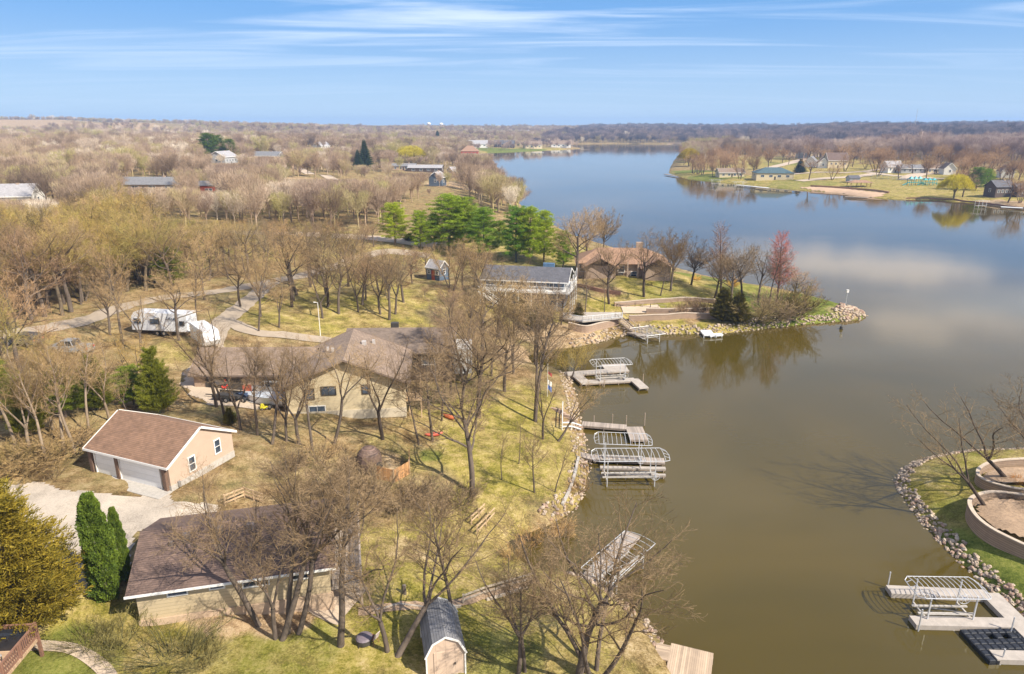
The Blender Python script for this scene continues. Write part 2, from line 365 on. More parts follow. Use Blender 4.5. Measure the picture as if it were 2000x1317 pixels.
# ---------------------------------------------------------------- ground cover masks (what grows or lies where)
def blobmask(x, y, lst, seed=11):
    m = np.zeros(x.shape)
    n = vnoise(x, y, 3.1, seed) * 0.5 + vnoise(x, y, 9.0, seed + 1) * 0.5
    for (px, py, rm, s) in lst:
        cx_, cy_ = W(px, py) if not isinstance(px, float) else (px, py)
        d = np.hypot(x - cx_, y - cy_) / rm
        m = np.maximum(m, s * np.clip((1.25 - d + (n - 0.5) * 0.9) / 0.5, 0, 1))
    return m
def ppoly(pts): return [W(*p) for p in pts]
gx, gy = GX.ravel(), GY.ravel()
LAWN = [(600,1270,9,1),(450,1290,8,1),(300,1290,7,1),(200,1290,6,1),(740,1230,6,1),(850,1200,7,1),(800,1090,7,.9),(900,1050,6,.85),(930,1000,5,.8),(1000,900,8,.9),(950,830,9,.85),(1000,780,7,.8),(880,720,8,.85),
 (1060,1180,7,.75),(1130,1250,6,.7),(1000,1250,6,.7),(1200,1280,4,.6),(700,560,18,.8),(560,610,14,.8),(820,560,9,.6),(300,480,26,.8),(500,480,26,.75),(700,490,20,.8),(100,480,30,.7),(350,680,6,.7),(700,620,12,.85),(1000,600,8,1),(900,580,9,.7),(1100,620,4,.6),
 (1200,600,6,1),(1300,570,12,1),(1400,560,12,1),(1480,590,12,1),(1560,590,10,1),(1620,605,8,1),(1300,640,4,1),(1400,638,4,1),(1500,632,4,1),(850,360,25,.6),(720,340,45,.5),(950,480,16,.9),(1000,460,18,1),(1120,500,14,.9),(760,880,5,.6),(830,860,5,.6),
 (1900,900,10,1),(1850,930,6,1),(1850,1000,6,1),(1900,1060,6,1),(1960,1130,6,1),(2050,1150,10,1),(2050,950,12,1),(1350,340,25,1),(1420,348,25,1),(1500,355,35,1),(1600,350,50,1),(1700,370,40,1),(1750,360,50,1),(1850,380,30,1),(1930,390,25,1),(1600,325,60,.9),(1550,312,70,.9),(1750,335,70,.8),(1850,340,60,.8),(1500,320,60,.9),(1440,315,60,.8),
 (985,296,60,1),(1050,293,60,1),(950,290,60,.8)]
LUSH = [(540,1270,4,.8),(470,1250,4,.7),(300,1300,4,.4),(110,1290,3.5,1),(150,1300,3,.9),(960,1290,4,.8),(400,1290,4,.6),(470,1160,3,.4),(1000,520,14,.6),(1010,470,12,.8),(1150,500,8,.6),(1300,575,8,.6),(1600,605,14,1.2),(1560,590,8,1.2),(1630,612,6,1.2),(1480,630,3,.7),(1640,612,5,1),(1390,545,8,.8),(1450,560,9,.7),
 (1900,900,8,.5),(1860,1020,4,.6),(1900,1075,4,.9),(1960,1130,4,.9),(1990,1160,5,.9),(2000,1010,5,.8),(1920,1000,4,.6),(1560,360,25,.6),(1400,345,22,.8),(1350,335,18,.9),(1500,340,18,.5),(1730,365,20,.4),(1550,320,30,.7),(1000,297,40,1),(960,292,40,.9),(1040,294,40,.9),(880,500,8,.5),
 (845,890,1.6,1),(690,1195,2.5,.5),(680,1080,3,.5),(820,1050,3,.4),(450,810,1.4,1)]
BARE = [(430,1175,3.2,.9),(560,1190,2.5,.8),(880,360,18,.8),(790,1075,2,.5),(1250,1270,2,.5),(1120,655,4,.7),(1060,650,5,.7),(1020,625,3,.4),(990,700,4,.6),(1010,690,4,.7),(1150,660,2.5,.6),(1100,1150,1.5,.5),(750,900,2.5,.6),(480,900,2.5,.4),(1400,275,60,.9),(1440,272,60,.9),(1360,279,50,.8),(1680,262,70,1),(1700,258,60,1),(1640,266,50,.8),(1310,262,40,.8),(1260,270,35,.7),(1540,265,40,.7),
 (60,236,250,1),(-150,236,320,1),(150,238,120,1),(550,355,30,.7),(1950,398,10,.7),(1990,400,10,.9),(1640,608,3,.5),(1665,612,2,.8)]
mg, ml, mb = blobmask(gx, gy, LAWN, 11), blobmask(gx, gy, LUSH, 21) * .82, blobmask(gx, gy, BARE, 31)
mg *= np.where(gx > 30, 1.0, np.where(gy < 95, .80, .72)); mg[(gx > 5) & (gy > 95)] *= 1.3; ml *= np.where((gy < 75) & (gx < 30), .74, 1.0)
gidx = np.arange(NR * NA).reshape(NR, NA)
fq = np.stack([gidx[:-1, :-1].ravel(), gidx[:-1, 1:].ravel(), gidx[1:, 1:].ravel(), gidx[1:, :-1].ravel()], 1)
me = npmesh('ground', np.stack([gx, gy, GH.ravel()], 1), fq, None)
ca = me.color_attributes.new('cover', 'FLOAT_COLOR', 'POINT')
ca.data.foreach_set('color', np.stack([mg, ml, mb, np.ones_like(mg)], 1).astype(np.float32).ravel())
me.polygons.foreach_set('use_smooth', np.ones(len(me.polygons), bool))
m, t, b = newmat('soil_and_grass')
pos = geopos(t); va = t.nodes.new('ShaderNodeVertexColor'); va.layer_name = 'cover'
sp = t.nodes.new('ShaderNodeSeparateColor'); t.links.new(va.outputs[0], sp.inputs[0])
nA = nz(t, 0.16, 8, 0.72, pos); nB = nz(t, 1.3, 7, 0.75, pos); nC = nz(t, 7.0, 5, 0.8, pos); nD = nz(t, 0.5, 6, 0.7, pos)
nF = nz(t, 3.2, 6, 0.85, pos)
fine = mth(t, 'ADD', mth(t, 'MULTIPLY', mth(t, 'SUBTRACT', mth(t, 'ADD', mth(t, 'MULTIPLY', nD.outputs['Fac'], 0.4), mth(t, 'ADD', mth(t, 'MULTIPLY', nF.outputs['Fac'], 0.3), mth(t, 'MULTIPLY', nC.outputs['Fac'], 0.3))), 0.5), 2.5), 0.5)
litter = ramp(t, fine, ((0.34, (0.10, 0.06, 0.025)), (0.48, (0.24, 0.155, 0.07)), (0.6, (0.34, 0.235, 0.115)), (0.72, (0.45, 0.34, 0.20))))
litter2 = ramp(t, fine, ((0.34, (0.14, 0.12, 0.05)), (0.5, (0.27, 0.21, 0.09)), (0.7, (0.40, 0.31, 0.16))))
litter = mixc(t, ramp(t, nA.outputs['Fac'], ((0.42, (0, 0, 0)), (0.58, (1, 1, 1)))), litter, litter2)
gdry = ramp(t, fine, ((0.34, (0.15, 0.12, 0.035)), (0.48, (0.30, 0.235, 0.075)), (0.6, (0.42, 0.32, 0.13)), (0.74, (0.54, 0.43, 0.23))))
ggreen = ramp(t, fine, ((0.34, (0.12, 0.115, 0.015)), (0.5, (0.255, 0.22, 0.042)), (0.7, (0.44, 0.355, 0.11))))
gr = mixc(t, ramp(t, mth(t, 'ADD', mth(t, 'MULTIPLY', nA.outputs['Fac'], 0.6), mth(t, 'MULTIPLY', nB.outputs['Fac'], 0.4)), ((0.46, (0, 0, 0)), (0.56, (1, 1, 1)))), gdry, ggreen)
lush = ramp(t, fine, ((0.34, (0.06, 0.085, 0.012)), (0.5, (0.135, 0.165, 0.026)), (0.7, (0.25, 0.25, 0.06))))
bare = ramp(t, fine, ((0.34, (0.22, 0.14, 0.075)), (0.5, (0.40, 0.28, 0.16)), (0.7, (0.55, 0.42, 0.27))))
def soft(ch, w=0.5): return mth(t, 'SMOOTHSTEP' if False else 'MULTIPLY', 1.0, mth(t, 'ADD', mth(t, 'MULTIPLY', mth(t, 'SUBTRACT', ch, mth(t, 'SUBTRACT', 1.0, mth(t, 'ADD', mth(t, 'MULTIPLY', nA.outputs['Fac'], 0.35), mth(t, 'ADD', mth(t, 'MULTIPLY', nD.outputs['Fac'], 0.4), mth(t, 'MULTIPLY', nF.outputs['Fac'], 0.25))))), 3.2), 0.42), clamp=True)
c = mixc(t, soft(sp.outputs[0]), litter, gr)
c = mixc(t, soft(sp.outputs[1]), c, lush)
c = mixc(t, soft(sp.outputs[2]), c, bare)
t.links.new(c, b.inputs['Base Color']); b.inputs['Roughness'].default_value = 0.95; b.inputs['Specular IOR Level'].default_value = 0.15
bp = t.nodes.new('ShaderNodeBump'); bp.inputs['Strength'].default_value = 0.9; bp.inputs['Distance'].default_value = 0.12
t.links.new(fine, bp.inputs['Height']); t.links.new(bp.outputs[0], b.inputs['Normal'])
me.materials.append(m)
ground = bpy.data.objects.new('ground', me); col.objects.link(ground); tag(ground, kind='structure')
# ---------------------------------------------------------------- lake water
m, t, b = newmat('lake_water'); pos = geopos(t)
mpw = t.nodes.new('ShaderNodeMapping'); t.links.new(pos, mpw.inputs[0]); mpw.inputs['Scale'].default_value = (0.6, 1.6, 1); mpw.inputs['Rotation'].default_value = (0, 0, R(12))
w1 = nz(t, 1.1, 4, 0.6, mpw.outputs[0]); w2 = nz(t, 0.02, 4, 0.55, mpw.outputs[0])
big = nz(t, 0.018, 4, 0.6, pos, 0.6)
t.links.new(ramp(t, big.outputs['Fac'], ((0.35, (0.058, 0.044, 0.006)), (0.65, (0.094, 0.065, 0.010)))), b.inputs['Base Color'])
b.inputs['Roughness'].default_value = 0.045; b.inputs['IOR'].default_value = 1.43
bp = t.nodes.new('ShaderNodeBump'); bp.inputs['Distance'].default_value = 0.03
t.links.new(ramp(t, w2.outputs['Fac'], ((0.42, (0.09,) * 3), (0.6, (0.26,) * 3))), bp.inputs['Strength'])
t.links.new(w1.outputs['Fac'], bp.inputs['Height']); t.links.new(bp.outputs[0], b.inputs['Normal'])
wm = MB(); lo = np.array(LAKE)
# a sheet larger than the lake; the ground rises through it at the shore
wm.add([(-800, -60, 0), (4000, -60, 0), (4000, 1800, 0), (-800, 1800, 0)], [(0, 1, 2, 3)])
lake = wm.build('lake_water', m); tag(lake, kind='structure')
# ---------------------------------------------------------------- draped sheets: roads, drives, paths
def drape_strip(name, pts, width, mat, off=0.05, kind='structure', label=None, cat=None, step=1.2, wob=0.0):
    P = [Vector((*W(*p), 0)) for p in pts] if not isinstance(pts[0], Vector) else pts
    # Catmull-Rom resample
    out = []
    for i in range(len(P) - 1):
        a, b_, c_, d = P[max(i - 1, 0)], P[i], P[i + 1], P[min(i + 2, len(P) - 1)]
        n = max(2, int((c_ - b_).length / step))
        for k in range(n):
            s = k / n; out.append(0.5 * ((2 * b_) + (c_ - a) * s + (2 * a - 5 * b_ + 4 * c_ - d) * s * s + (3 * b_ - a - 3 * c_ + d) * s ** 3))
    out.append(P[-1]); mb_ = MB(); nx = max(2, int(width / 0.8)) + 1; rnd = random.Random(len(pts))
    for i, p in enumerate(out):
        d = (out[min(i + 1, len(out) - 1)] - out[max(i - 1, 0)]).normalized(); q = Vector((-d.y, d.x, 0))
        wl = width / 2 + rnd.uniform(-wob, wob); wr = width / 2 + rnd.uniform(-wob, wob)
        for k in range(nx):
            f = k / (nx - 1); r = p + q * (-wl + (wl + wr) * f)
            mb_.v.append((r.x, r.y, hz_(r.x, r.y) + off + 0.0002 * r.y))
    for i in range(len(out) - 1):
        for k in range(nx - 1): a = i * nx + k; mb_.f.append((a, a + nx, a + nx + 1, a + 1))
    o = mb_.build(name, mat, smooth=True)
    return tag(o, label, cat, kind=kind)
def drape_poly(name, pts, mat, off=0.06, cell=0.28, kind='structure', jag=0.25):
    P = [W(*p) for p in pts] if not isinstance(pts[0][0], float) else pts
    xs = [p[0] for p in P]; ys = [p[1] for p in P]
    X_, Y_ = np.meshgrid(np.arange(min(xs) - 1, max(xs) + 1, cell), np.arange(min(ys) - 1, max(ys) + 1, cell), indexing='ij')
    jx = X_ + (vnoise(X_, Y_, 1.1, 41) - 0.5) * jag * 5; jy = Y_ + (vnoise(X_, Y_, 1.7, 42) - 0.5) * jag * 4
    ins = inside(jx, jy, P); n0, n1_ = X_.shape
    idx = np.arange(n0 * n1_).reshape(n0, n1_); ok = ins[:-1, :-1] & ins[1:, :-1] & ins[1:, 1:] & ins[:-1, 1:]
    f = np.stack([idx[:-1, :-1][ok], idx[1:, :-1][ok], idx[1:, 1:][ok], idx[:-1, 1:][ok]], 1)
    used = np.unique(f); re = np.zeros(n0 * n1_, int); re[used] = np.arange(len(used))
    x, y = X_.ravel()[used], Y_.ravel()[used]
    me_ = npmesh(name, np.stack([x, y, hz_np(x, y) + off + 0.0002 * y], 1), re[f], mat)
    o = bpy.data.objects.new(name, me_); col.objects.link(o); return tag(o, kind=kind)
def gravelmat(name, c, sc=9.0, spread=0.3):
    m, t, b = newmat(name); pos = geopos(t)
    a = nz(t, sc, 5, 0.8, pos); a2 = nz(t, 0.35, 5, 0.65, pos)
    f = mth(t, 'ADD', mth(t, 'MULTIPLY', a.outputs['Fac'], 0.55), mth(t, 'MULTIPLY', a2.outputs['Fac'], 0.45))
    t.links.new(ramp(t, f, ((0.36, tuple(x * (1 - spread * 1.3) for x in c)), (0.5, c), (0.66, tuple(min(1, x * (1 + spread)) for x in c)))), b.inputs['Base Color'])
    b.inputs['Roughness'].default_value = 0.95
    bp = t.nodes.new('ShaderNodeBump'); bp.inputs['Strength'].default_value = 0.7; bp.inputs['Distance'].default_value = 0.05
    t.links.new(a.outputs['Fac'], bp.inputs['Height']); t.links.new(bp.outputs[0], b.inputs['Normal']); return m
M_GRAVEL = gravelmat('pale_gravel', (0.45, 0.385, 0.31), 9, .38); M_CONC = gravelmat('worn_concrete', (0.50, 0.40, 0.30), 5.0, 0.15)
M_ROAD = gravelmat('chip_road', (0.37, 0.30, 0.225), 6.0, 0.18); M_SAND = gravelmat('beach_sand', (0.50, 0.34, 0.22), 3.0, 0.15); M_MULCH = gravelmat('bark_mulch', (0.36, 0.25, 0.16), 5.0, 0.4)
drape_poly('gravel_drive', [(-250, 930), (-60, 940), (60, 943), (150, 958), (240, 966), (330, 968), (350, 978), (430, 985), (452, 1000), (400, 1015), (290, 1030), (255, 1095), (230, 1140), (170, 1165), (80, 1130), (-60, 1110), (-260, 1120)], M_GRAVEL)
drape_poly('concrete_drive', [(395, 688), (428, 700), (425, 728), (470, 738), (560, 742), (566, 798), (470, 800), (420, 792), (362, 772), (350, 745), (372, 715)], M_CONC)
drape_strip('road', [(-60, 660), (100, 640), (250, 597), (370, 576), (470, 562), (580, 541), (690, 508), (760, 492), (840, 500)], 3.9, M_ROAD, 0.05, wob=0.25)
drape_strip('side_road', [(530, 552), (490, 585), (440, 625), (420, 655), (412, 690)], 3.3, M_ROAD, 0.07, wob=0.2)
drape_strip('side_road', [(440, 628), (500, 650), (570, 657), (650, 668), (740, 672)], 2.8, M_ROAD, 0.09, wob=0.2)
drape_strip('road', [(-200, 470), (120, 462), (330, 458), (480, 455), (620, 459), (765, 468), (850, 480)], 5.8, M_CONC, 0.05, step=2, wob=0.3)
drape_strip('road', [(560, 318), (600, 338), (660, 356), (720, 375)], 6, M_CONC, 0.2, step=6)
drape_strip('path', [(60, 1262), (100, 1263), (140, 1268), (175, 1285), (205, 1310), (225, 1345)], 0.85, M_CONC, 0.05, step=0.4)
for pts, w_ in (([(1490, 332), (1530, 322), (1570, 311), (1600, 305)], 9), ([(1545, 341), (1600, 337), (1650, 338), (1690, 335), (1730, 330)], 5), ([(1560, 354), (1600, 350), (1650, 347), (1690, 343), (1715, 339)], 9),
                ([(1690, 336), (1740, 343), (1800, 347), (1850, 350), (1910, 352)], 5), ([(1770, 352), (1790, 342), (1830, 338)], 10)):
    drape_strip('road', pts, w_, M_CONC, 0.12, step=4)
drape_poly('beach', [(1556, 367), (1585, 365), (1650, 368), (1700, 374), (1735, 378), (1725, 386), (1690, 386.0), (1640, 378), (1585, 373)], M_SAND, 0.08, 1.5)
# ---------------------------------------------------------------- vegetation materials
def barkmat(name, c, obj_tint=True, rough=0.9, spread=0.35):
    """bark and twigs: each tree's own colour multiplies the bark"""
    m, t, b = newmat(name); p = coord(t, 'Object', scale=(1, 1, 0.3)); n = nz(t, 4.0, 5, 0.7, p)
    cc = ramp(t, n.outputs['Fac'], ((0.3, tuple(x * (1 - spread) for x in c)), (0.7, tuple(x * (1 + spread) for x in c))))
    if obj_tint:
        oi = t.nodes.new('ShaderNodeObjectInfo'); cc = mixc(t, 1.0, cc, oi.outputs['Color'], 'MULTIPLY')
    t.links.new(cc, b.inputs['Base Color']); b.inputs['Roughness'].default_value = rough; b.inputs['Specular IOR Level'].default_value = 0.2
    MATS[name] = m; return m
def massmat(name, stops, rough=0.9):
    """instances in a mass: colour drawn per instance"""
    m, t, b = newmat(name); oi = t.nodes.new('ShaderNodeObjectInfo'); n = nz(t, 0.35, 3, 0.6, geopos(t)); n3 = nz(t, 0.006, 3, 0.6, geopos(t))
    f = mth(t, 'ADD', mth(t, 'MULTIPLY', oi.outputs['Random'], 0.75), mth(t, 'ADD', mth(t, 'MULTIPLY', n.outputs['Fac'], 0.15), mth(t, 'MULTIPLY', mth(t, 'ADD', mth(t, 'MULTIPLY', mth(t, 'SUBTRACT', n3.outputs['Fac'], 0.5), 2.2), 0.5, True), 0.3))); f = mth(t, 'SUBTRACT', f, 0.12)
    t.links.new(ramp(t, f, stops), b.inputs['Base Color']); b.inputs['Roughness'].default_value = rough; b.inputs['Specular IOR Level'].default_value = 0.2
    MATS[name] = m; return m
def leafmat(name, c, c2, tr=0.25):
    m, t, b = newmat(name); p = coord(t, 'Object'); n = nz(t, 1.1, 4, 0.6, p); n2 = nz(t, 12, 2, 0.5, p)
    f = mth(t, 'ADD', mth(t, 'MULTIPLY', n.outputs['Fac'], 0.6), mth(t, 'MULTIPLY', n2.outputs['Fac'], 0.4))
    cc = ramp(t, f, ((0.35, c), (0.65, c2))); oi = t.nodes.new('ShaderNodeObjectInfo'); cc = mixc(t, 1.0, cc, oi.outputs['Color'], 'MULTIPLY')
    t.links.new(cc, b.inputs['Base Color']); b.inputs['Roughness'].default_value = 0.7; b.inputs['Specular IOR Level'].default_value = 0.25
    tl = t.nodes.new('ShaderNodeBsdfTranslucent'); t.links.new(cc, tl.inputs[0]); ms = t.nodes.new('ShaderNodeMixShader'); ms.inputs[0].default_value = tr
    o = [q for q in t.nodes if q.type == 'OUTPUT_MATERIAL'][0]; t.links.new(b.outputs[0], ms.inputs[1]); t.links.new(tl.outputs[0], ms.inputs[2]); t.links.new(ms.outputs[0], o.inputs[0])
    MATS[name] = m; return m
M_BARK = barkmat('bark', (0.165, 0.135, 0.11)); M_TWIG = barkmat('twigs', (0.36, 0.265, 0.155), spread=0.5)
M_PINE = leafmat('pine_needles', (0.10, 0.17, 0.02), (0.38, 0.46, 0.035)); M_ARB = leafmat('arborvitae_sprays', (0.055, 0.10, 0.014), (0.20, 0.27, 0.03)); M_CEDAR = leafmat('cedar_sprays', (0.09, 0.085, 0.012), (0.45, 0.325, 0.035))
M_SPRUCE = leafmat('spruce_needles', (0.03, 0.055, 0.015), (0.08, 0.11, 0.03)); M_WILLOW = leafmat('willow_strands', (0.42, 0.36, 0.03), (0.62, 0.52, 0.05)); M_BUSH = leafmat('bush_twigs', (0.09, 0.085, 0.02), (0.25, 0.21, 0.06), 0.1)
# ---------------------------------------------------------------- branching skeleton -> two meshes (trunk and limbs / crown of twigs)
class Tree:
    def __init__(s, seed): s.r = random.Random(seed); s.V = [[], []]; s.Fc = [[], []]
    def ring(s, which, pts, rad, n):
        V = s.V[which]; Fc = s.Fc[which]; o = len(V); m = len(pts); ref = None
        for i in range(m):
            d = (pts[min(i + 1, m - 1)] - pts[max(i - 1, 0)]).normalized()
            if ref is None: ref = d.orthogonal().normalized()
            ref = ref - d * ref.dot(d); ref = ref.normalized() if ref.length > 1e-5 else d.orthogonal().normalized()
            q = d.cross(ref); p = pts[i]; r = rad[i]
            if n == 2:
                V.append(tuple(p + ref * r)); V.append(tuple(p - ref * r))
            else:
                for k in range(n):
                    a = 2 * math.pi * k / n; V.append(tuple(p + (ref * math.cos(a) + q * math.sin(a)) * r))
        for i in range(m - 1):
            if n == 2: Fc.append((o + 2 * i, o + 2 * i + 1, o + 2 * i + 3, o + 2 * i + 2))
            else:
                for k in range(n):
                    a = o + i * n + k; b = o + i * n + (k + 1) % n; Fc.append((a, b, b + n, a + n))
    def branch(s, p, d, ln, r, lv, S):
        """S: dict of per-level settings"""
        rnd = s.r; L_ = S['lv'][lv]; n = L_['seg']; pts = [p.copy()]; dd = d.normalized(); st = ln / n
        r1 = max(r * L_['tip'], S['rmin'])
        for i in range(n):
            w = L_['wob']; dd = (dd + Vector((rnd.uniform(-w, w), rnd.uniform(-w, w), rnd.uniform(-w, w))) + Vector((0, 0, L_['up']))).normalized()
            p = p + dd * st; pts.append(p.copy())
        rad = [r + (r1 - r) * (i / n) for i in range(n + 1)]
        s.ring(0 if lv <= S['trunk_lv'] else 1, pts, rad, L_['sides'])
        if lv + 1 >= len(S['lv']): return
        C = S['lv'][lv + 1]; k = C['n'] if isinstance(C['n'], int) else rnd.randint(*C['n'])
        ph = rnd.uniform(0, 6.28)
        for j in range(k):
            f = L_['from'] + (1 - L_['from']) * ((j + rnd.uniform(0.1, 0.9)) / k); f = min(f, 0.999)
            if C.get('fork') and j < C['fork']: f = 0.999
            i = int(f * n); a = f * n - i; q = pts[i].lerp(pts[i + 1], a); dl = (pts[i + 1] - pts[i]).normalized()
            ph += 2.4 + rnd.uniform(-0.5, 0.5); o1 = dl.orthogonal().normalized(); o2 = dl.cross(o1)
            ang = rnd.uniform(*C['ang']); nd = dl * math.cos(ang) + (o1 * math.cos(ph) + o2 * math.sin(ph)) * math.sin(ang)
            if lv >= 1 and nd.z < -0.25: nd.z *= 0.3
            rr = rad[i] + (rad[i + 1] - rad[i]) * a
            s.branch(q, nd, ln * C['len'] * rnd.uniform(0.75, 1.2) * (1 - C.get('taper', 0.45) * f), rr * C['rad'], lv + 1, S)
    def meshes(s, name, mats):
        out = []
        for w in (0, 1):
            me_ = npmesh(name[w], np.array(s.V[w]), np.array(s.Fc[w]), mats[w])
            if w == 0: me_.polygons.foreach_set('use_smooth', np.ones(len(me_.polygons), bool))
            out.append(me_)
        return out
def LV(seg, wob, up, sides, tip, frm, n=1, ang=(0.5, 0.9), ln=0.6, rad=0.6, taper=0.45, fork=0):
    return {'seg': seg, 'wob': wob, 'up': up, 'sides': sides, 'tip': tip, 'from': frm, 'n': n, 'ang': ang, 'len': ln, 'rad': rad, 'taper': taper, 'fork': fork}
def make_bare(kind, seed, detail=1.0):
    """kind -> proportions taken from the photograph's trees; returns (trunk mesh, crown mesh, height)"""
    T = Tree(seed); rmin = 0.0075; q = lambda x: max(1, int(round(x * detail)))
    if kind == 'oak':      # short bole, wide crooked limbs, dense fine twigs
        S = {'trunk_lv': 1, 'rmin': rmin, 'lv': [LV(6, .10, .03, 8, .62, .40), LV(9, .24, .06, 6, .25, .22, q(9), (.55, 1.15), 1.15, .52, .3, 2), LV(6, .28, .05, 4, .3, .15, q(9), (.5, 1.1), .46, .5, .35), LV(5, .28, .04, 3, .4, .12, q(8), (.4, 1.0), .5, .5), LV(5, .28, .03, 2, .5, .1, q(5), (.4, .95), .8, .6, .3)]}
        T.branch(Vector((0, 0, -0.4)), Vector((.05, .04, 1)), 5.8, .215, 0, S)
    elif kind == 'tall':   # long straight stem, ascending branches
        S = {'trunk_lv': 1, 'rmin': rmin, 'lv': [LV(10, .08, .04, 8, .35, .40), LV(7, .2, .09, 5, .3, .2, q(15), (.5, .95), .50, .45, .45, 2), LV(5, .25, .06, 3, .3, .12, q(9), (.4, .95), .5, .5), LV(4, .25, .04, 2, .5, .1, q(9), (.4, .9), .5, .6), LV(3, .22, .03, 2, .5, .1, q(5), (.4, .9), .55, .7)]}
        T.branch(Vector((0, 0, -0.4)), Vector((-.04, .03, 1)), 10.8, .19, 0, S)
    elif kind == 'fork':   # bole that splits low into two or three leaders
        S = {'trunk_lv': 1, 'rmin': rmin, 'lv': [LV(4, .07, .02, 8, .8, .8), LV(9, .16, .07, 7, .22, .25, 3, (.28, .55), 2.3, .68, .0, 3), LV(7, .26, .06, 4, .3, .15, q(12), (.45, 1.0), .48, .45), LV(5, .28, .04, 3, .4, .12, q(9), (.4, 1.0), .5, .5), LV(5, .28, .03, 2, .5, .1, q(5), (.4, .95), .8, .6, .3)]}
        T.branch(Vector((0, 0, -0.4)), Vector((.02, -.03, 1)), 3.7, .22, 0, S)
    elif kind == 'multi':  # several stems from the ground
        S = {'trunk_lv': 0, 'rmin': rmin, 'lv': [LV(9, .13, .05, 6, .2, .3), LV(6, .24, .07, 4, .3, .15, q(13), (.4, .95), .42, .5), LV(5, .26, .05, 3, .4, .12, q(9), (.4, .95), .52, .5), LV(4, .24, .03, 2, .5, .1, q(8), (.4, .9), .55, .6)]}
        for k in range(4):
            a = k * 1.6 + .3; T.branch(Vector((.25 * math.cos(a), .25 * math.sin(a), -.3)), Vector((.36 * math.cos(a), .36 * math.sin(a), 1)), 9.0 * T.r.uniform(.8, 1.05), .12, 0, S)
    elif kind == 'round':  # even fan-shaped crown on one stem
        S = {'trunk_lv': 1, 'rmin': rmin, 'lv': [LV(5, .06, .03, 7, .7, .5), LV(8, .14, .08, 5, .25, .15, q(15), (.3, 1.0), 1.15, .45, .15, 5), LV(5, .2, .07, 3, .3, .12, q(10), (.4, .85), .42, .5), LV(4, .22, .04, 2, .5, .1, q(10), (.35, .8), .5, .6), LV(3, .2, .03, 2, .5, .1, q(5), (.4, .9), .55, .7)]}
        T.branch(Vector((0, 0, -0.4)), Vector((.02, 0, 1)), 4.4, .17, 0, S)
    elif kind == 'feather':  # narrow upright crown of steep branches (the reddish ones on the point)
        S = {'trunk_lv': 0, 'rmin': 0.012, 'lv': [LV(12, .04, .03, 7, .15, .22), LV(5, .1, .10, 4, .3, .1, q(60), (.5, .95), .33, .35, .62), LV(4, .15, .06, 2, .4, .1, q(11), (.35, .8), .45, .5), LV(2, .2, .03, 2, .5, .1, q(7), (.4, .9), .5, .7)]}
        T.branch(Vector((0, 0, -0.4)), Vector((.02, 0, 1)), 13.0, .19, 0, S)
    elif kind == 'lean':   # arching leaning limbs over the water
        S = {'trunk_lv': 1, 'rmin': rmin, 'lv': [LV(5, .08, .0, 8, .7, .6), LV(9, .15, .0, 6, .25, .25, 4, (.25, .6), 1.9, .65, .0, 3), LV(6, .22, .03, 4, .3, .2, q(9), (.4, .9), .42, .5), LV(5, .25, .02, 3, .4, .15, q(8), (.4, 1.0), .5, .5), LV(3, .25, .02, 2, .5, .1, q(6), (.4, .9), .5, .6)]}
        T.branch(Vector((0, 0, -0.4)), Vector((.55, .1, .85)), 4.2, .22, 0, S)
    elif kind == 'slant':  # thick stem leaning one way, forking high
        S = {'trunk_lv': 1, 'rmin': rmin, 'lv': [LV(6, .06, -.01, 8, .72, .7), LV(8, .2, .05, 6, .22, .2, 4, (.3, .75), 1.15, .62, .1, 3), LV(7, .28, .04, 4, .3, .15, q(11), (.45, 1.0), .5, .45), LV(5, .28, .03, 3, .4, .12, q(9), (.4, 1.0), .5, .5), LV(5, .28, .02, 2, .5, .1, q(5), (.4, .9), .8, .6, .3)]}
        T.branch(Vector((0, 0, -0.4)), Vector((.34, .04, 1)), 7.0, .23, 0, S)
    elif kind == 'sapling':
        S = {'trunk_lv': 0, 'rmin': 0.009, 'lv': [LV(8, .08, .05, 6, .25, .35), LV(5, .18, .12, 3, .3, .2, q(9), (.4, .8), .45, .5), LV(4, .2, .07, 2, .4, .15, q(7), (.4, .9), .5, .6), LV(2, .2, .04, 2, .5, .1, q(5), (.4, .9), .5, .7)]}
        T.branch(Vector((0, 0, -0.3)), Vector((.05, 0, 1)), 6.2, .085, 0, S)
    elif kind == 'bush':
        S = {'trunk_lv': 0, 'rmin': 0.009, 'lv': [LV(5, .2, .02, 3, .3, .1), LV(4, .25, .05, 2, .4, .1, q(9), (.3, .9), .5, .6), LV(3, .25, .03, 2, .5, .1, q(8), (.4, .9), .5, .7)]}
        for k in range(26):
            a = T.r.uniform(0, 6.28); rr = T.r.uniform(0, .8); e = T.r.uniform(.3, 1.1)
            T.branch(Vector((rr * math.cos(a), rr * math.sin(a), -.1)), Vector((e * math.cos(a), e * math.sin(a), .8)), T.r.uniform(1.4, 2.3), .025, 0, S)
    return T.meshes((kind + '_trunk', kind + '_crown'), (M_BARK, M_TWIG)), max(v[2] for v in T.V[1])
def slivers(base, dirs, ln, w, rnd):
    """numpy: thin quads standing out of points"""
    n = len(base); side = np.cross(dirs, rnd.normal(size=(n, 3))); side /= np.linalg.norm(side, axis=1, keepdims=True) + 1e-9
    e = base + dirs * ln[:, None]; w = w[:, None]
    V = np.stack([base - side * w, base + side * w, e + side * w * .45, e - side * w * .45], 1).reshape(-1, 3)
    return V, np.arange(4 * n).reshape(n, 4)
def unit(a): return a / (np.linalg.norm(a, axis=-1, keepdims=True) + 1e-9)
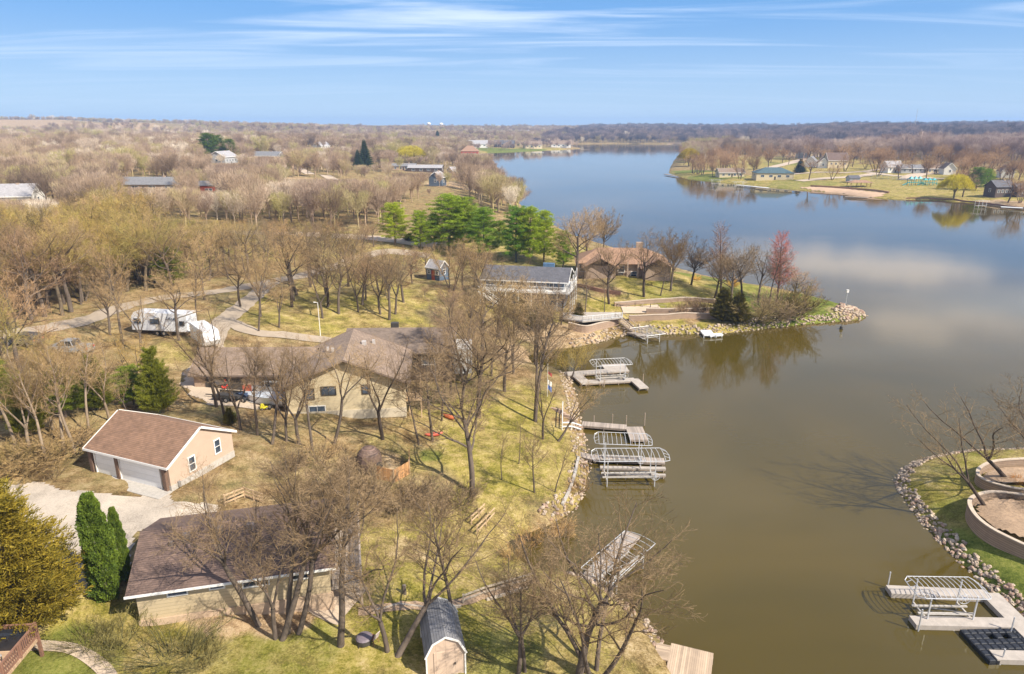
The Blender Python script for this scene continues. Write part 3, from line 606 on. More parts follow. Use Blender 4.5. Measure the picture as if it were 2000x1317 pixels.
def make_conifer(kind, seed):
    rnd = np.random.default_rng(seed); T = Tree(seed); Vs = []
    if kind == 'pine':      # irregular horizontal plates of long soft needles
        H_, Rm = 13.5, 3.9
        T.ring(0, [Vector((0, 0, -.4)), Vector((.1, 0, 4)), Vector((0, .1, 9)), Vector((0, 0, H_ - .6))], [.26, .22, .12, .04], 8)
        cl = []
        for k in range(74):
            z = 1.8 + (H_ - 2.2) * (k / 74) ** .9; f = (z - 1.5) / H_; rr = Rm * (1 - f ** 2.2) * rnd.uniform(.6, 1.08) * (.72 + .28 * min(1, f * 3)) + .35
            a = k * 2.4 + rnd.uniform(-.4, .4); tip = Vector((rr * math.cos(a), rr * math.sin(a), z + rr * rnd.uniform(.05, .28)))
            T.ring(0, [Vector((0, 0, z - .2)), Vector((tip.x * .5, tip.y * .5, z + .05)), tip], [.06, .04, .015], 3)
            for s_ in np.linspace(.35, 1, max(3, int(rr / .42))):
                for _ in range(2): cl.append((tip.x * s_ + rnd.normal() * .26, tip.y * s_ + rnd.normal() * .26, z + (tip.z - z) * s_ + rnd.normal() * .14))
        cl += [(rnd.normal() * .25, rnd.normal() * .25, H_ - .2 - i * .22) for i in range(8)]
        cl = np.array(cl); n = len(cl); per = 34
        b = np.repeat(cl, per, 0) + rnd.normal(size=(n * per, 3)) * (.24, .24, .11); d = unit(rnd.normal(size=(n * per, 3)) * (1, 1, .7) + np.array([0, 0, .55]) + unit(b * [1, 1, 0]) * .5)
        V, Fq = slivers(b, d, rnd.uniform(.2, .42, n * per), rnd.uniform(.016, .034, n * per), rnd)
    elif kind == 'spruce':
        H_, Rm = 9.5, 2.6
        T.ring(0, [Vector((0, 0, -.4)), Vector((0, 0, H_ - .5))], [.17, .03], 7)
        n = 15000; z = H_ * (1 - np.sqrt(rnd.uniform(0.0, .93, n))); a = rnd.uniform(0, 6.283, n); lay = .72 + .28 * np.cos(z * 9.0) ; lob = .85 + .15 * np.sin(a * 7 + z * 3)
        rr = (Rm * (1 - z / H_) + .12) * lay * lob * rnd.uniform(.55, 1.05, n) ** .6
        b = np.stack([rr * np.cos(a), rr * np.sin(a), z + .3], 1); d = unit(np.stack([np.cos(a), np.sin(a), -0.1 + rnd.normal(size=n) * .35], 1) + rnd.normal(size=(n, 3)) * .4)
        V, Fq = slivers(b, d, rnd.uniform(.16, .42, n), rnd.uniform(.03, .06, n), rnd)
    elif kind == 'arb':     # narrow column with a pointed top, knobbly surface
        H_, Rm = 7.2, 1.15
        T.ring(0, [Vector((0, 0, -.3)), Vector((0, 0, 5.5))], [.14, .04], 6)
        n = 26000; z = rnd.uniform(0.02, 1, n) ** .9 * H_; a = rnd.uniform(0, 6.283, n); f = z / H_
        prof = np.where(f < .12, .62 + f * 3, 1.0) * np.clip(1 - np.maximum(f - .55, 0) ** 1.9 * 4.0, .0, 1) ** .6
        k = .86 + .13 * np.sin(a * 3 + z * 1.1) + .10 * np.sin(a * 8 + z * 4.3) + .08 * np.sin(z * 7 + a * 2)
        rr = Rm * prof * k * rnd.uniform(.3, 1.06, n) ** .28
        b = np.stack([rr * np.cos(a), rr * np.sin(a), z], 1); d = unit(np.stack([np.cos(a) * .6, np.sin(a) * .6, np.full(n, .75)], 1) + rnd.normal(size=(n, 3)) * .45)
        V, Fq = slivers(b, d, rnd.uniform(.07, .17, n), rnd.uniform(.03, .065, n), rnd)
    elif kind == 'cedar':   # broad shaggy cone of upswept feathery sprays
        H_, Rm = 9.0, 4.3
        T.ring(0, [Vector((0, 0, -.3)), Vector((0, 0, H_ - 1))], [.26, .05], 7)
        nb = 460; zb = H_ * (1 - np.sqrt(rnd.uniform(0.01, .97, nb))); ab = rnd.uniform(0, 6.283, nb)
        Rz = Rm * (1 - zb / H_) ** .75 * (zb / H_ < .06) * .8 + Rm * (1 - zb / H_) ** .8 * (zb / H_ >= .06)
        ln = Rz * rnd.uniform(.35, 1.12, nb) + .25; per = 115
        s_ = rnd.uniform(.15, 1, (nb, per)) ** .7; L2 = ln[:, None] * s_
        px = np.cos(ab)[:, None] * L2; py = np.sin(ab)[:, None] * L2; pz = zb[:, None] + .3 + L2 * .18 + (s_ ** 3) * .35
        wdt = (.42 - .25 * s_)[..., None]
        b = np.stack([px, py, pz], 2) + rnd.normal(size=(nb, per, 3)) * wdt * np.array([.7, .7, .42]); b = b.reshape(-1, 3)
        d = unit(np.repeat(np.stack([np.cos(ab), np.sin(ab), np.full(nb, .55)], 1), per, 0) + rnd.normal(size=(nb * per, 3)) * .45)
        V, Fq = slivers(b, d, rnd.uniform(.12, .34, nb * per), rnd.uniform(.02, .042, nb * per), rnd)
    elif kind == 'willow':  # rounded head of hanging strands
        H_, Rm = 10.0, 5.2
        T.ring(0, [Vector((0, 0, -.4)), Vector((0, 0, 2.4)), Vector((.1, 0, 3.2))], [.42, .34, .3], 8)
        for k in range(16):
            a = k * 2.4; T.ring(0, [Vector((0, 0, 2.4)), Vector((1.3 * math.cos(a), 1.3 * math.sin(a), 5.4)), Vector((2.9 * math.cos(a), 2.9 * math.sin(a), 8 - (k % 3)))], [.15, .09, .03], 4)
        n = 4200; a = rnd.uniform(0, 6.283, n); f = rnd.uniform(0, 1, n) ** .55; lob = 1 + .14 * np.sin(a * 5) + .08 * np.sin(a * 11 + 1); rr = Rm * .9 * f * lob
        zt = (2.6 + (H_ - 2.6) * np.sqrt(np.clip(1 - (f * .9) ** 2, 0, 1)) * (1 + .08 * np.sin(a * 4 + f * 5))) * rnd.uniform(.62, 1.0, n) ** .5; B = []; D = []; seg = 5; hang = rnd.uniform(.5, 1, n) * (1.0 + f * 2.6)
        p = np.stack([rr * np.cos(a), rr * np.sin(a), zt], 1)
        for i in range(seg):
            dr = unit(np.stack([np.cos(a) * (.75 - i * .14), np.sin(a) * (.75 - i * .14), np.full(n, .35 - i * .36)], 1) + rnd.normal(size=(n, 3)) * .25); B.append(p.copy()); D.append(dr); p = p + dr * (hang / seg)[:, None]
        b = np.concatenate(B); d = np.concatenate(D); V, Fq = slivers(b, d, np.tile(hang / seg * 1.15, seg), rnd.uniform(.02, .05, n * seg), rnd)
    mat = {'pine': M_PINE, 'spruce': M_SPRUCE, 'arb': M_ARB, 'cedar': M_CEDAR, 'willow': M_WILLOW}[kind]
    cm = npmesh(kind + '_crown', V, Fq, mat); tm = npmesh(kind + '_trunk', np.array(T.V[0]), np.array(T.Fc[0]), M_BARK)
    return (tm, cm), float(V[:, 2].max())
PROTO = {}
def proto(kind, var=0):
    k = (kind, var)
    if k not in PROTO:
        PROTO[k] = make_conifer(kind, 31 + var) if kind in ('pine', 'spruce', 'arb', 'cedar', 'willow') else make_bare(kind, 100 * var + len(kind) * 7 + 3)
    return PROTO[k]
TREES = []      # (x, y) of every placed tree, for spacing
TC = {}
NAMES = {'oak': 'oak_tree', 'tall': 'bare_tree', 'fork': 'forked_tree', 'multi': 'multi_stem_tree', 'round': 'bare_tree', 'feather': 'maple_tree', 'lean': 'leaning_tree', 'slant': 'slanting_tree', 'sapling': 'young_tree', 'bush': 'bare_bush',
         'pine': 'pine_tree', 'spruce': 'spruce_tree', 'arb': 'arborvitae', 'cedar': 'cedar_tree', 'willow': 'willow_tree'}
CATS = {'bush': 'bush', 'arb': 'evergreen shrub'}
def tree(kind, x, y, h, label, var=0, rz=None, tint=(1, 1, 1), wide=1.0, group=None, z=None, tcr=None, name=None):
    (tm, cm), h0 = proto(kind, var); s = h / h0; z = hz_(x, y) if z is None else z
    e = empty(name or NAMES[kind], (x, y, z), random.uniform(0, 6.28) if rz is None else rz, label, CATS.get(kind, 'tree'), group)
    e.scale = (s * wide, s * wide, s)
    for nm, me_, tt in (('trunk', tm, tint), ('crown', cm, tcr or tint)):
        o = bpy.data.objects.new(nm, me_); col.objects.link(o); o.parent = e; o.color = (*tt, 1)
    TREES.append((x, y)); return e
def tree_px(kind, px, py, top, label, **k):
    """a tree whose foot shows at (px,py) and whose top reaches picture row `top`"""
    g = G(px, py); d = ray(px, top); h = CAMH + d[2] * (g.y / d[1]) - g.z
    return tree(kind, g.x, g.y, max(h, 0.8), label, z=g.z, **k)

# ---------------------------------------------------------------- far woods: light crowns instanced as one mass
def far_proto(seed, kind='bare'):
    rnd = np.random.default_rng(seed); T = Tree(seed); h = 12.0; w = rnd.uniform(4.2, 5.8)
    if kind == 'bare':
        T.ring(0, [Vector((0, 0, -1)), Vector((.2, 0, 4.2)), Vector((.3, .2, 7))], [.24, .18, .1], 4); tips = []
        for k in range(13):
            a = k * 2.4 + rnd.uniform(-.3, .3); f = rnd.uniform(.35, 1); z0 = rnd.uniform(2.6, 5.5); e = Vector((w * f * math.cos(a), w * f * math.sin(a), 6.4 + 4.6 * math.sqrt(1 - (f * .95) ** 2) + rnd.uniform(-.8, .4)))
            m_ = Vector((0, 0, z0)).lerp(e, .5) + Vector((0, 0, -.5)); T.ring(0, [Vector((0, 0, z0)), m_, e], [.11, .07, .03], 3); tips += [(m_, .9), (e, 1.25), (m_.lerp(e, .5), 1.1)]
        c_ = np.array([[*p] for p, _ in tips]); n = 2900; i = rnd.integers(0, len(c_), n); b = c_[i] + rnd.normal(size=(n, 3)) * np.array([.6, .6, .5])
        d = unit((b - np.array([0, 0, 3.0])) * np.array([1, 1, 1.2]) + rnd.normal(size=(n, 3)) * 1.9 + np.array([0, 0, 1.2])); V, Fq = slivers(b, d, rnd.uniform(.4, 1.15, n), rnd.uniform(.016, .036, n), rnd)
    V0 = np.array(T.V[0]); return npmesh('woods_tree', np.concatenate([V0, V]), np.concatenate([np.array([f if len(f) == 4 else (*f, f[-1]) for f in T.Fc[0]]), Fq + len(V0)]), None)
def scatter(name, pts, sizes, protos, mat, label, cat='woodland', seed=0):
    """one mass object: prototype crowns instanced on points (a wood nobody could count)"""
    pc = bpy.data.collections.new(name + '_kinds')
    for i, p in enumerate(protos):
        me_ = p.copy(); me_.materials.clear(); me_.materials.append(mat); o = bpy.data.objects.new(name + '_kind', me_); pc.objects.link(o)
    me_ = bpy.data.meshes.new(name); me_.vertices.add(len(pts)); me_.vertices.foreach_set('co', np.asarray(pts, np.float32).ravel())
    a = me_.attributes.new('size', 'FLOAT', 'POINT'); a.data.foreach_set('value', np.asarray(sizes, np.float32))
    o = bpy.data.objects.new(name, me_); col.objects.link(o)
    g = bpy.data.node_groups.new(name, 'GeometryNodeTree'); g.interface.new_socket('Geometry', in_out='INPUT', socket_type='NodeSocketGeometry'); g.interface.new_socket('Geometry', in_out='OUTPUT', socket_type='NodeSocketGeometry')
    N = g.nodes.new; gi = N('NodeGroupInput'); go = N('NodeGroupOutput'); ip = N('GeometryNodeInstanceOnPoints'); ci = N('GeometryNodeCollectionInfo'); ci.inputs[0].default_value = pc; ci.inputs[1].default_value = True; ci.inputs[2].default_value = True
    rv = N('FunctionNodeRandomValue'); rv.data_type = 'FLOAT_VECTOR'; rv.inputs[0].default_value = (-.05, -.05, 0); rv.inputs[1].default_value = (.05, .05, 6.283); rv.inputs['Seed'].default_value = seed
    na = N('GeometryNodeInputNamedAttribute'); na.data_type = 'FLOAT'; na.inputs[0].default_value = 'size'; ri = N('FunctionNodeRandomValue'); ri.data_type = 'INT'; ri.inputs[4].default_value = 0; ri.inputs[5].default_value = len(protos) - 1; ri.inputs['Seed'].default_value = seed + 5
    mp_ = N('GeometryNodeMeshToPoints') if False else None; K = g.links.new
    K(gi.outputs[0], ip.inputs['Points']); K(ci.outputs[0], ip.inputs['Instance']); ip.inputs['Pick Instance'].default_value = True; K(ri.outputs[2], ip.inputs['Instance Index']); K(rv.outputs[0], ip.inputs['Rotation']); K(na.outputs[0], ip.inputs['Scale']); K(ip.outputs[0], go.inputs[0])
    md = o.modifiers.new('scatter', 'NODES'); md.node_group = g
    return tag(o, label, cat, kind='stuff')
# ---------------------------------------------------------------- buildings
WHT = plain('white_paint', (0.78, 0.77, 0.74), 0.5, 0.05); DARKT = plain('dark_trim', (0.05, 0.045, 0.04), 0.6)
GL = glass(); CONCR = plain('foundation_concrete', (0.42, 0.39, 0.35), 0.9, 0.12)
def shingle(name, c, axis='Y', pitch=0.16): return banded(name, c, pitch, axis, dark=0.5, width=0.2, stagger='X' if axis == 'Y' else 'Y', var=0.19, speck=0.16, rough=0.92)
def siding(name, c, pitch=0.2): return banded(name, c, pitch, 'Z', dark=0.6, width=0.14, var=0.05, speck=0.1)
S_BROWN = shingle('brown_shingles', (0.235, 0.138, 0.088)); S_PURP = shingle('dark_brown_shingles', (0.15, 0.10, 0.08)); S_TAN = shingle('taupe_shingles', (0.245, 0.18, 0.135)); S_GREY = shingle('grey_shingles', (0.20, 0.20, 0.21)); S_CHAR = shingle('charcoal_shingles', (0.11, 0.11, 0.125))
S_LGREY = shingle('light_grey_shingles', (0.36, 0.35, 0.36)); S_RUST = shingle('rust_shingles', (0.33, 0.20, 0.13)); S_TEAL = shingle('blue_green_shingles', (0.07, 0.12, 0.14))
W_TAN = siding('tan_siding', (0.54, 0.41, 0.315), 0.14); W_BEIGE = siding('beige_siding', (0.52, 0.42, 0.27), 0.26); W_CREAM = siding('cream_siding', (0.62, 0.52, 0.34)); W_WHITE = siding('white_siding', (0.74, 0.73, 0.70)); W_GREY = siding('grey_siding', (0.40, 0.41, 0.43))
W_BLUE = siding('slate_blue_siding', (0.10, 0.14, 0.20)); W_BRICK = siding('tan_brick', (0.42, 0.31, 0.23), 0.1); W_RED = siding('red_boards', (0.42, 0.09, 0.05)); W_DARK = siding('dark_stained_boards', (0.085, 0.06, 0.05))
GDOOR = banded('garage_door_panels', (0.80, 0.80, 0.80), 0.53, 'Z', 0.75, 0.05, var=0.04)
def window(parent, c, w, h, face, fr=0.09, fm=None, name='window', bars=1):
    """c: centre on the wall plane; face: outward direction as an angle in the house's own frame"""
    fm = fm or WHT; n = Vector((math.cos(face), math.sin(face), 0)); t = Vector((-n.y, n.x, 0)); c = Vector(c)
    p = MB(); a = c + n * 0.035
    q = [a - t * w / 2 - Vector((0, 0, h / 2)), a + t * w / 2 - Vector((0, 0, h / 2)), a + t * w / 2 + Vector((0, 0, h / 2)), a - t * w / 2 + Vector((0, 0, h / 2))]
    p.add([v for v in q] + [v - n * 0.03 for v in q], [(0, 1, 2, 3), (7, 6, 5, 4), (0, 4, 5, 1), (1, 5, 6, 2), (2, 6, 7, 3), (3, 7, 4, 0)])
    o = p.build(name, GL, parent); f = MB(); z = Vector((0, 0, 1)); b = c + n * 0.05
    for s in (-1, 1):
        f.beam(b + t * s * (w / 2 + fr / 2 - .01) - z * (h / 2 + fr), b + t * s * (w / 2 + fr / 2 - .01) + z * (h / 2 + fr), fr, fr)
        f.beam(b + z * s * (h / 2 + fr / 2) - t * (w / 2 - .012), b + z * s * (h / 2 + fr / 2) + t * (w / 2 - .012), fr * .96, fr * .96)
    for k in range(bars):
        if w > h * 1.2: f.beam(b + t * (w * ((k + 1) / (bars + 1) - .5)) - z * h / 2, b + t * (w * ((k + 1) / (bars + 1) - .5)) + z * h / 2, fr * .55, fr * .5)
        else: f.beam(b + z * (h * ((k + 1) / (bars + 1) - .5)) - t * w / 2, b + z * (h * ((k + 1) / (bars + 1) - .5)) + t * w / 2, fr * .55, fr * .5)
    f.build('frame', fm, o); return o
def panel(parent, name, c, w, h, face, mat, th=0.05, handle=False):
    n = Vector((math.cos(face), math.sin(face), 0)); t = Vector((-n.y, n.x, 0)); c = Vector(c)
    m_ = MB().beam(c - t * w / 2 + n * .0, c + t * w / 2 + n * .0, th * 2, h); o = m_.build(name, mat, parent)
    if handle: MB().box(tuple(c + t * w * .38 + n * .1), (.08, .08, .12)).build('handle', DARKT, o)
    return o
def walls_gable(L, W_, hw, rise, depth=1.2):
    """outer walls with gable ends; ridge along x; goes `depth` below the base into sloping ground"""
    x, y = L / 2, W_ / 2
    vs = [(-x, -y, -depth), (-x, y, -depth), (-x, y, hw), (-x, 0, hw + rise), (-x, -y, hw)]; vs += [(x, b, c) for _, b, c in vs]
    return MB().add(vs, [(4, 3, 2, 1, 0), (5, 6, 7, 8, 9), (0, 5, 9, 4), (6, 1, 2, 7), (1, 6, 5, 0)])
def roof_gable(L, W_, hw, rise, ov=0.4, oe=0.3, th=0.14):
    """two thick slabs that meet at the ridge"""
    x = L / 2 + oe; s = rise / (W_ / 2); y = W_ / 2 + ov; ze = hw - ov * s + 0.05; zr = hw + rise + 0.05
    top = [(-y, ze), (0, zr), (y, ze)]; bot = [(y, ze - th), (0, zr - th), (-y, ze - th)]; prof = top + bot
    vs = [(-x, a, b) for a, b in prof] + [(x, a, b) for a, b in prof]
    return MB().add(vs, [(0, 1, 4, 5), (1, 2, 3, 4), (6, 11, 10, 7), (7, 10, 9, 8), (0, 6, 7, 1), (1, 7, 8, 2), (2, 8, 9, 3), (3, 9, 10, 4), (4, 10, 11, 5), (5, 11, 6, 0)])
def trim_gable(L, W_, hw, rise, ov=0.4, oe=0.3, w=0.2):
    x = L / 2 + oe + .03; s = rise / (W_ / 2); y = W_ / 2 + ov + .03; ze = hw - ov * s - .02; zr = hw + rise - .01; m_ = MB()
    for sy in (-1, 1): m_.beam((-x, sy * y, ze), (x, sy * y, ze), .05, w)
    for sx in (-1, 1):
        for sy in (-1, 1): m_.beam((sx * x, sy * (y - .03), ze + .01), (sx * x, sy * .03, zr), .05, w)
    return m_
def hip_roof(L, W_, hw, rise, ov=0.5, th=.12):
    x, y = L / 2 + ov, W_ / 2 + ov; r = max(L / 2 - W_ / 2, 0.05); a = hw - .05
    vs = [(-x, -y, a), (x, -y, a), (x, y, a), (-x, y, a), (-r, 0, hw + rise), (r, 0, hw + rise), (-x, -y, a - th), (x, -y, a - th), (x, y, a - th), (-x, y, a - th)]
    return MB().add(vs, [(0, 1, 5, 4), (1, 2, 5), (2, 3, 4, 5), (3, 0, 4), (0, 6, 7, 1), (1, 7, 8, 2), (2, 8, 9, 3), (3, 9, 6, 0), (9, 8, 7, 6)])
FOOT = []   # building footprints kept free of trees: (x, y, radius)
def house(name, x, y, z, rz, L, W_, hw, rise, wm, rm, label, cat='house', trim=None, ov=.4, oe=.3, hip=False, wins=(), doors=(), group=None, chim=None, tw=.2):
    e = empty(name, (x, y, z), R(rz), label, cat, group); FOOT.append((x, y, math.hypot(L, W_) / 2 + .5))
    if hip:
        MB().box((0, 0, hw / 2 - .65), (L, W_, hw + 1.1)).build('wall', wm, e); rf = hip_roof(L, W_, hw, rise, ov).build('roof', rm, e)
    else:
        walls_gable(L, W_, hw, rise).build('wall', wm, e); rf = roof_gable(L, W_, hw, rise, ov, oe).build('roof', rm, e)
        if trim: trim_gable(L, W_, hw, rise, ov, oe, tw).build('fascia', trim, rf)
    for (s, u_, zz, w, h, *bars) in wins:
        f, c = {'f': (-90, (u_, -W_ / 2, zz)), 'b': (90, (u_, W_ / 2, zz)), 'r': (0, (L / 2, u_, zz)), 'l': (180, (-L / 2, u_, zz))}[s]
        window(e, c, w, h, R(f), bars=bars[0] if bars else 1)
    for (s, u_, w, h, mat_) in doors:
        f, c = {'f': (-90, (u_, -W_ / 2, h / 2)), 'b': (90, (u_, W_ / 2, h / 2)), 'r': (0, (L / 2, u_, h / 2)), 'l': (180, (-L / 2, u_, h / 2))}[s]
        panel(e, 'door', c, w, h, R(f), mat_, handle=w < 1.4)
    if chim: MB().box((chim[0], chim[1], hw + rise * .8), (chim[3] if len(chim) > 3 else .9, .8, chim[2])).build('chimney', chim[4] if len(chim) > 4 else W_BRICK, rf)
    return e, rf
def railing(mb, a, b, h=1.0, gap=0.14, post=1.8, w=.045):
    a = Vector(a); b = Vector(b); L_ = (b - a).length; n = max(1, round(L_ / post)); z = Vector((0, 0, 1))
    for i in range(n + 1): p = a.lerp(b, i / n); mb.beam(p, p + z * h, .1)
    mb.beam(a + z * h, b + z * h, .12, .05); mb.beam(a + z * .12, b + z * .12, .06, .05)
    k = int(L_ / gap)
    for i in range(1, k): p = a.lerp(b, i / k); mb.beam(p + z * .12, p + z * h, w)
# --- detached garage
g, gr_ = house('garage', -32.2, 57.1, 6.0, -22, 9.5, 7.3, 2.5, 1.95, W_TAN, S_BROWN, 'tan detached garage with brown shingle roof beside the gravel drive', 'garage', trim=WHT, ov=.35, oe=.25,
     wins=(('r', -1.25, 1.45, .62, 1.25), ('r', 1.75, 1.75, .62, 1.25)))
for u_, w in ((-2.75, 2.5), (1.35, 4.7)):
    d_ = panel(g, 'garage_door', (u_, -3.66, 1.07), w, 2.14, R(-90), GDOOR, .05)
    MB().beam((u_ - w / 2 - .07, -3.74, 0), (u_ - w / 2 - .07, -3.74, 2.2), .12).beam((u_ + w / 2 + .07, -3.74, 0), (u_ + w / 2 + .07, -3.74, 2.2), .12).beam((u_ - w / 2 - .13, -3.74, 2.27), (u_ + w / 2 + .13, -3.74, 2.27), .12).build('frame', WHT, d_)
for u_ in (-4.5, -1.25, 4.35): MB().box((u_, -3.75, 1.2), (.36, .3, 2.5)).build('pillar', plain('brown_brick', (0.16, 0.10, 0.07), .9, .25, 8), g)
MB().box((0, -4.4, -.03), (9.7, 1.4, .12)).build('apron', CONCR, g); MB().box((4.66, .0, .12), (.26, 7.34, .62)).build('foundation', CONCR, g)
MB().box((4.9, -2.9, .35), (.15, .2, .5)).build('meter_box', plain('grey_metal', (.4, .41, .42), .45, .05, metal=.6), g)
# --- near house with the dark brown roof
lh, lr = house('house', -19.55, 42.9, 4.5, 13.5, 12.2, 8.4, 2.75, 1.6, W_BEIGE, S_PURP, 'low beige house with dark brown roof in the foreground under bare trees', 'house', ov=.5, oe=.45,
     wins=(('f', -3.6, 2.15, 1.15, .5, 0), ('f', -1.15, 2.2, .85, .45, 0), ('f', 1.3, 2.1, 1.6, .75, 1), ('f', 4.3, 2.1, 1.2, .6, 1), ('r', 0, 1.7, 1.8, 1.6)))
MB().box((0, -4.28, -.4), (12.3, .12, 1.4)).box((6.16, -1.2, -.4), (.12, 6.2, 1.4)).build('foundation', plain('rendered_block', (.50, .37, .26), .9, .08), lh)
for k, (u_, v_, s) in enumerate(((-3.4, -.9, .5), (-1.3, -.75, .5), (.8, -.7, .5), (.9, -2.4, .25), (-4.3, -1.4, .22), (3.6, -1.0, .3))):
    MB().box((u_, v_, 2.75 + 1.6 * (1 - abs(v_) / 4.2) + .16), (s, s, .42)).build('roof_vent', plain('vent_metal', (.16, .13, .12), .7), lr)
MB().beam((-6.6, -4.74, 2.52), (6.6, -4.74, 2.52), .05, .17).build('fascia', WHT, lr)
# its deck at the lake end, with a patio below
WOOD = banded('weathered_deck_boards', (0.37, 0.31, 0.26), 0.14, 'X', .5, .14, var=.15, speck=.35); WOODY = banded('grey_dock_boards', (0.40, 0.335, 0.28), 0.15, 'X', .5, .14, var=.14, speck=.4)
POSTW = plain('weathered_timber', (0.34, 0.27, 0.21), .85, .2, 2, streak=(1, 1, .2)); BROWNW = plain('brown_timber', (0.23, 0.12, 0.08), .8, .15, 2); WARMW = plain('new_timber', (0.50, 0.36, 0.22), .8, .12, 2)
dk = MB().box((7.2, .6, .55), (2.1, 9.6, .16)).build('deck', WOOD, lh)
rl = MB(); railing(rl, (8.2, -4.1, .63), (8.2, 5.3, .63), 1.0); railing(rl, (6.3, -4.1, .63), (8.15, -4.1, .63), 1.0); rl.build('railing', WOOD, dk)
for yy in (-4.0, -1, 2.4, 5.2): MB().beam((8.15, yy, -2.4), (8.15, yy, .5), .14).build('post', POSTW, dk)
patio = drape_strip('patio', [(628, 1150), (655, 1172), (690, 1185)], 4.2, M_CONC, .06, step=.5)
# --- gambrel shed
def shed():
    e = empty('shed', (-4.55, 36.6, hz_(-4.55, 36.6) - .05), R(103), 'tan gambrel shed with grey shingle roof and white trim near the bottom edge', 'shed'); FOOT.append((-4.5, 36.6, 2.6))
    L_, W2, h1, h2, h3 = 3.6, 1.2, 1.75, 2.55, 2.95; xm = .78
    pr = [(-W2, -.6), (W2, -.6), (W2, h1), (xm, h2), (0, h3), (-xm, h2), (-W2, h1)]; n = len(pr)
    vs = [(-L_ / 2, a, b) for a, b in pr] + [(L_ / 2, a, b) for a, b in pr]
    MB().add(vs, [tuple(reversed(range(n))), tuple(range(n, 2 * n))] + [(i, (i + 1) % n, (i + 1) % n + n, i + n) for i in range(n)]).build('wall', banded('shed_panels', (.55, .42, .32), .6, 'Y', .7, .04, var=.05), e)
    m_ = MB(); o_ = .06; top = [(-W2 - .1, h1 - .12), (-xm - .03, h2 + o_), (0, h3 + o_ + .02), (xm + .03, h2 + o_), (W2 + .1, h1 - .12)]; bot = [(a * .985, b - .05) for a, b in top]; x = L_ / 2 + .1; k = len(top)
    vs = [(-x, a, b) for a, b in top] + [(x, a, b) for a, b in top] + [(-x, a, b) for a, b in bot] + [(x, a, b) for a, b in bot]; f = []
    for i in range(k - 1): f += [(i, i + 1, i + 1 + k, i + k), (i + 3 * k, i + 1 + 3 * k, i + 1 + 2 * k, i + 2 * k), (i, i + 2 * k, i + 1 + 2 * k, i + 1), (i + k, i + 1 + k, i + 1 + 3 * k, i + 3 * k)]
    f += [(0, k, 3 * k, 2 * k), (k - 1, 3 * k - 1, 4 * k - 1, 2 * k - 1)]; r_ = m_.add(vs, f).build('roof', S_GREY, e)
    for s in (-1, 1):
        tr = MB()
        for i in range(k - 1): tr.beam((s * (x + .02), *top[i]), (s * (x + .02), *top[i + 1]), .04, .12)
        for yy in (-W2 - .02, W2 + .02): tr.beam((s * (L_ / 2 + .02), yy, -.5), (s * (L_ / 2 + .02), yy, h1 - .15), .09)
        tr.build('trim', WHT, e)
    panel(e, 'door', (-L_ / 2, 0, .95), 1.5, 1.9, R(180), MATS['shed_panels'], .04, True)
shed()
# --- mid house: big gable facing the lake, wing to the left
mh, mr = house('house', -19.1, 76.0, 5.2, 97, 10.6, 13.0, 3.5, 2.8, W_CREAM, S_TAN, 'large tan house with steep taupe gable in the middle of the trees', 'house', ov=.6, oe=.7, trim=plain('brown_fascia', (.20, .15, .12), .8))
# the gable looks at the camera: local -x face
for (u_, zz, w, h) in ((3.9, 2.3, .75, 1.15), (1.9, 2.6, 1.5, .9), (-2.2, 2.6, .8, .95), (3.3, .25, 1.7, 1.1)): window(mh, (-5.3, u_, zz), w, h, R(180), fm=DARKT if zz > 1 else WHT)
MB().box((-5.36, 0, -.35), (.1, 13.04, 1.1)).build('foundation', plain('cream_render', (.55, .48, .36), .9, .07), mh)
for (u_, v_, s) in ((1.5, -1.6, .5), (3.2, -2.6, .35), (-.5, 1.8, .25), (1.0, 2.6, .25)): MB().box((u_, v_, 3.5 + 2.8 * (1 - abs(v_) / 6.5) + .25), (s, s, .5)).build('roof_vent', plain('vent_metal2', (.45, .42, .40), .6), mr)
wg = MB(); x0, x1 = -.5, 6.5
def sub_gable(e, ox, oy, rz, L, W_, hw, rise, wm, rm, tr=None, nm='wing'):
    a = walls_gable(L, W_, hw, rise).build(nm + '_wall', wm, e, loc=(ox, oy, 0), rz=rz); b = roof_gable(L, W_, hw, rise, .5, .4).build(nm + '_roof', rm, e, loc=(ox, oy, 0), rz=rz)
    if tr: trim_gable(L, W_, hw, rise, .5, .4).build('fascia', tr, b)
    return a, b
wa, wb = sub_gable(mh, 4.0, 11.2, R(-97 + 1), 13.4, 7.0, 3.1, 1.9, W_BRICK, S_TAN, MATS['brown_fascia'])
MB().box((-3.2, -3.53, 1.2), (4.4, .08, 2.2)).build('garage_door', DARKT, wa); MB().box((2.6, -3.53, 1.1), (3.2, .1, 2.1)).build('door', DARKT, wa); MB().box((-.6, -3.55, .75), (1.0, .1, 1.5)).build('brick_panel', W_RED, wa)
# porch frame at its lake corner
pf = MB()
for xx, yy in ((-4.8, -6.9), (-4.8, -8.2), (-2.6, -8.2)): pf.beam((xx, yy, -1.5), (xx, yy, 3.2), .14)
for zz in (.9, 1.6, 3.1): pf.beam((-4.8, -6.6, zz), (-4.8, -8.2, zz), .1); pf.beam((-4.8, -8.2, zz), (-2.6, -8.2, zz), .1)
pf.box((-3.6, -7.4, .8), (2.6, 1.8, .12)); pf.build('porch', WARMW, mh)
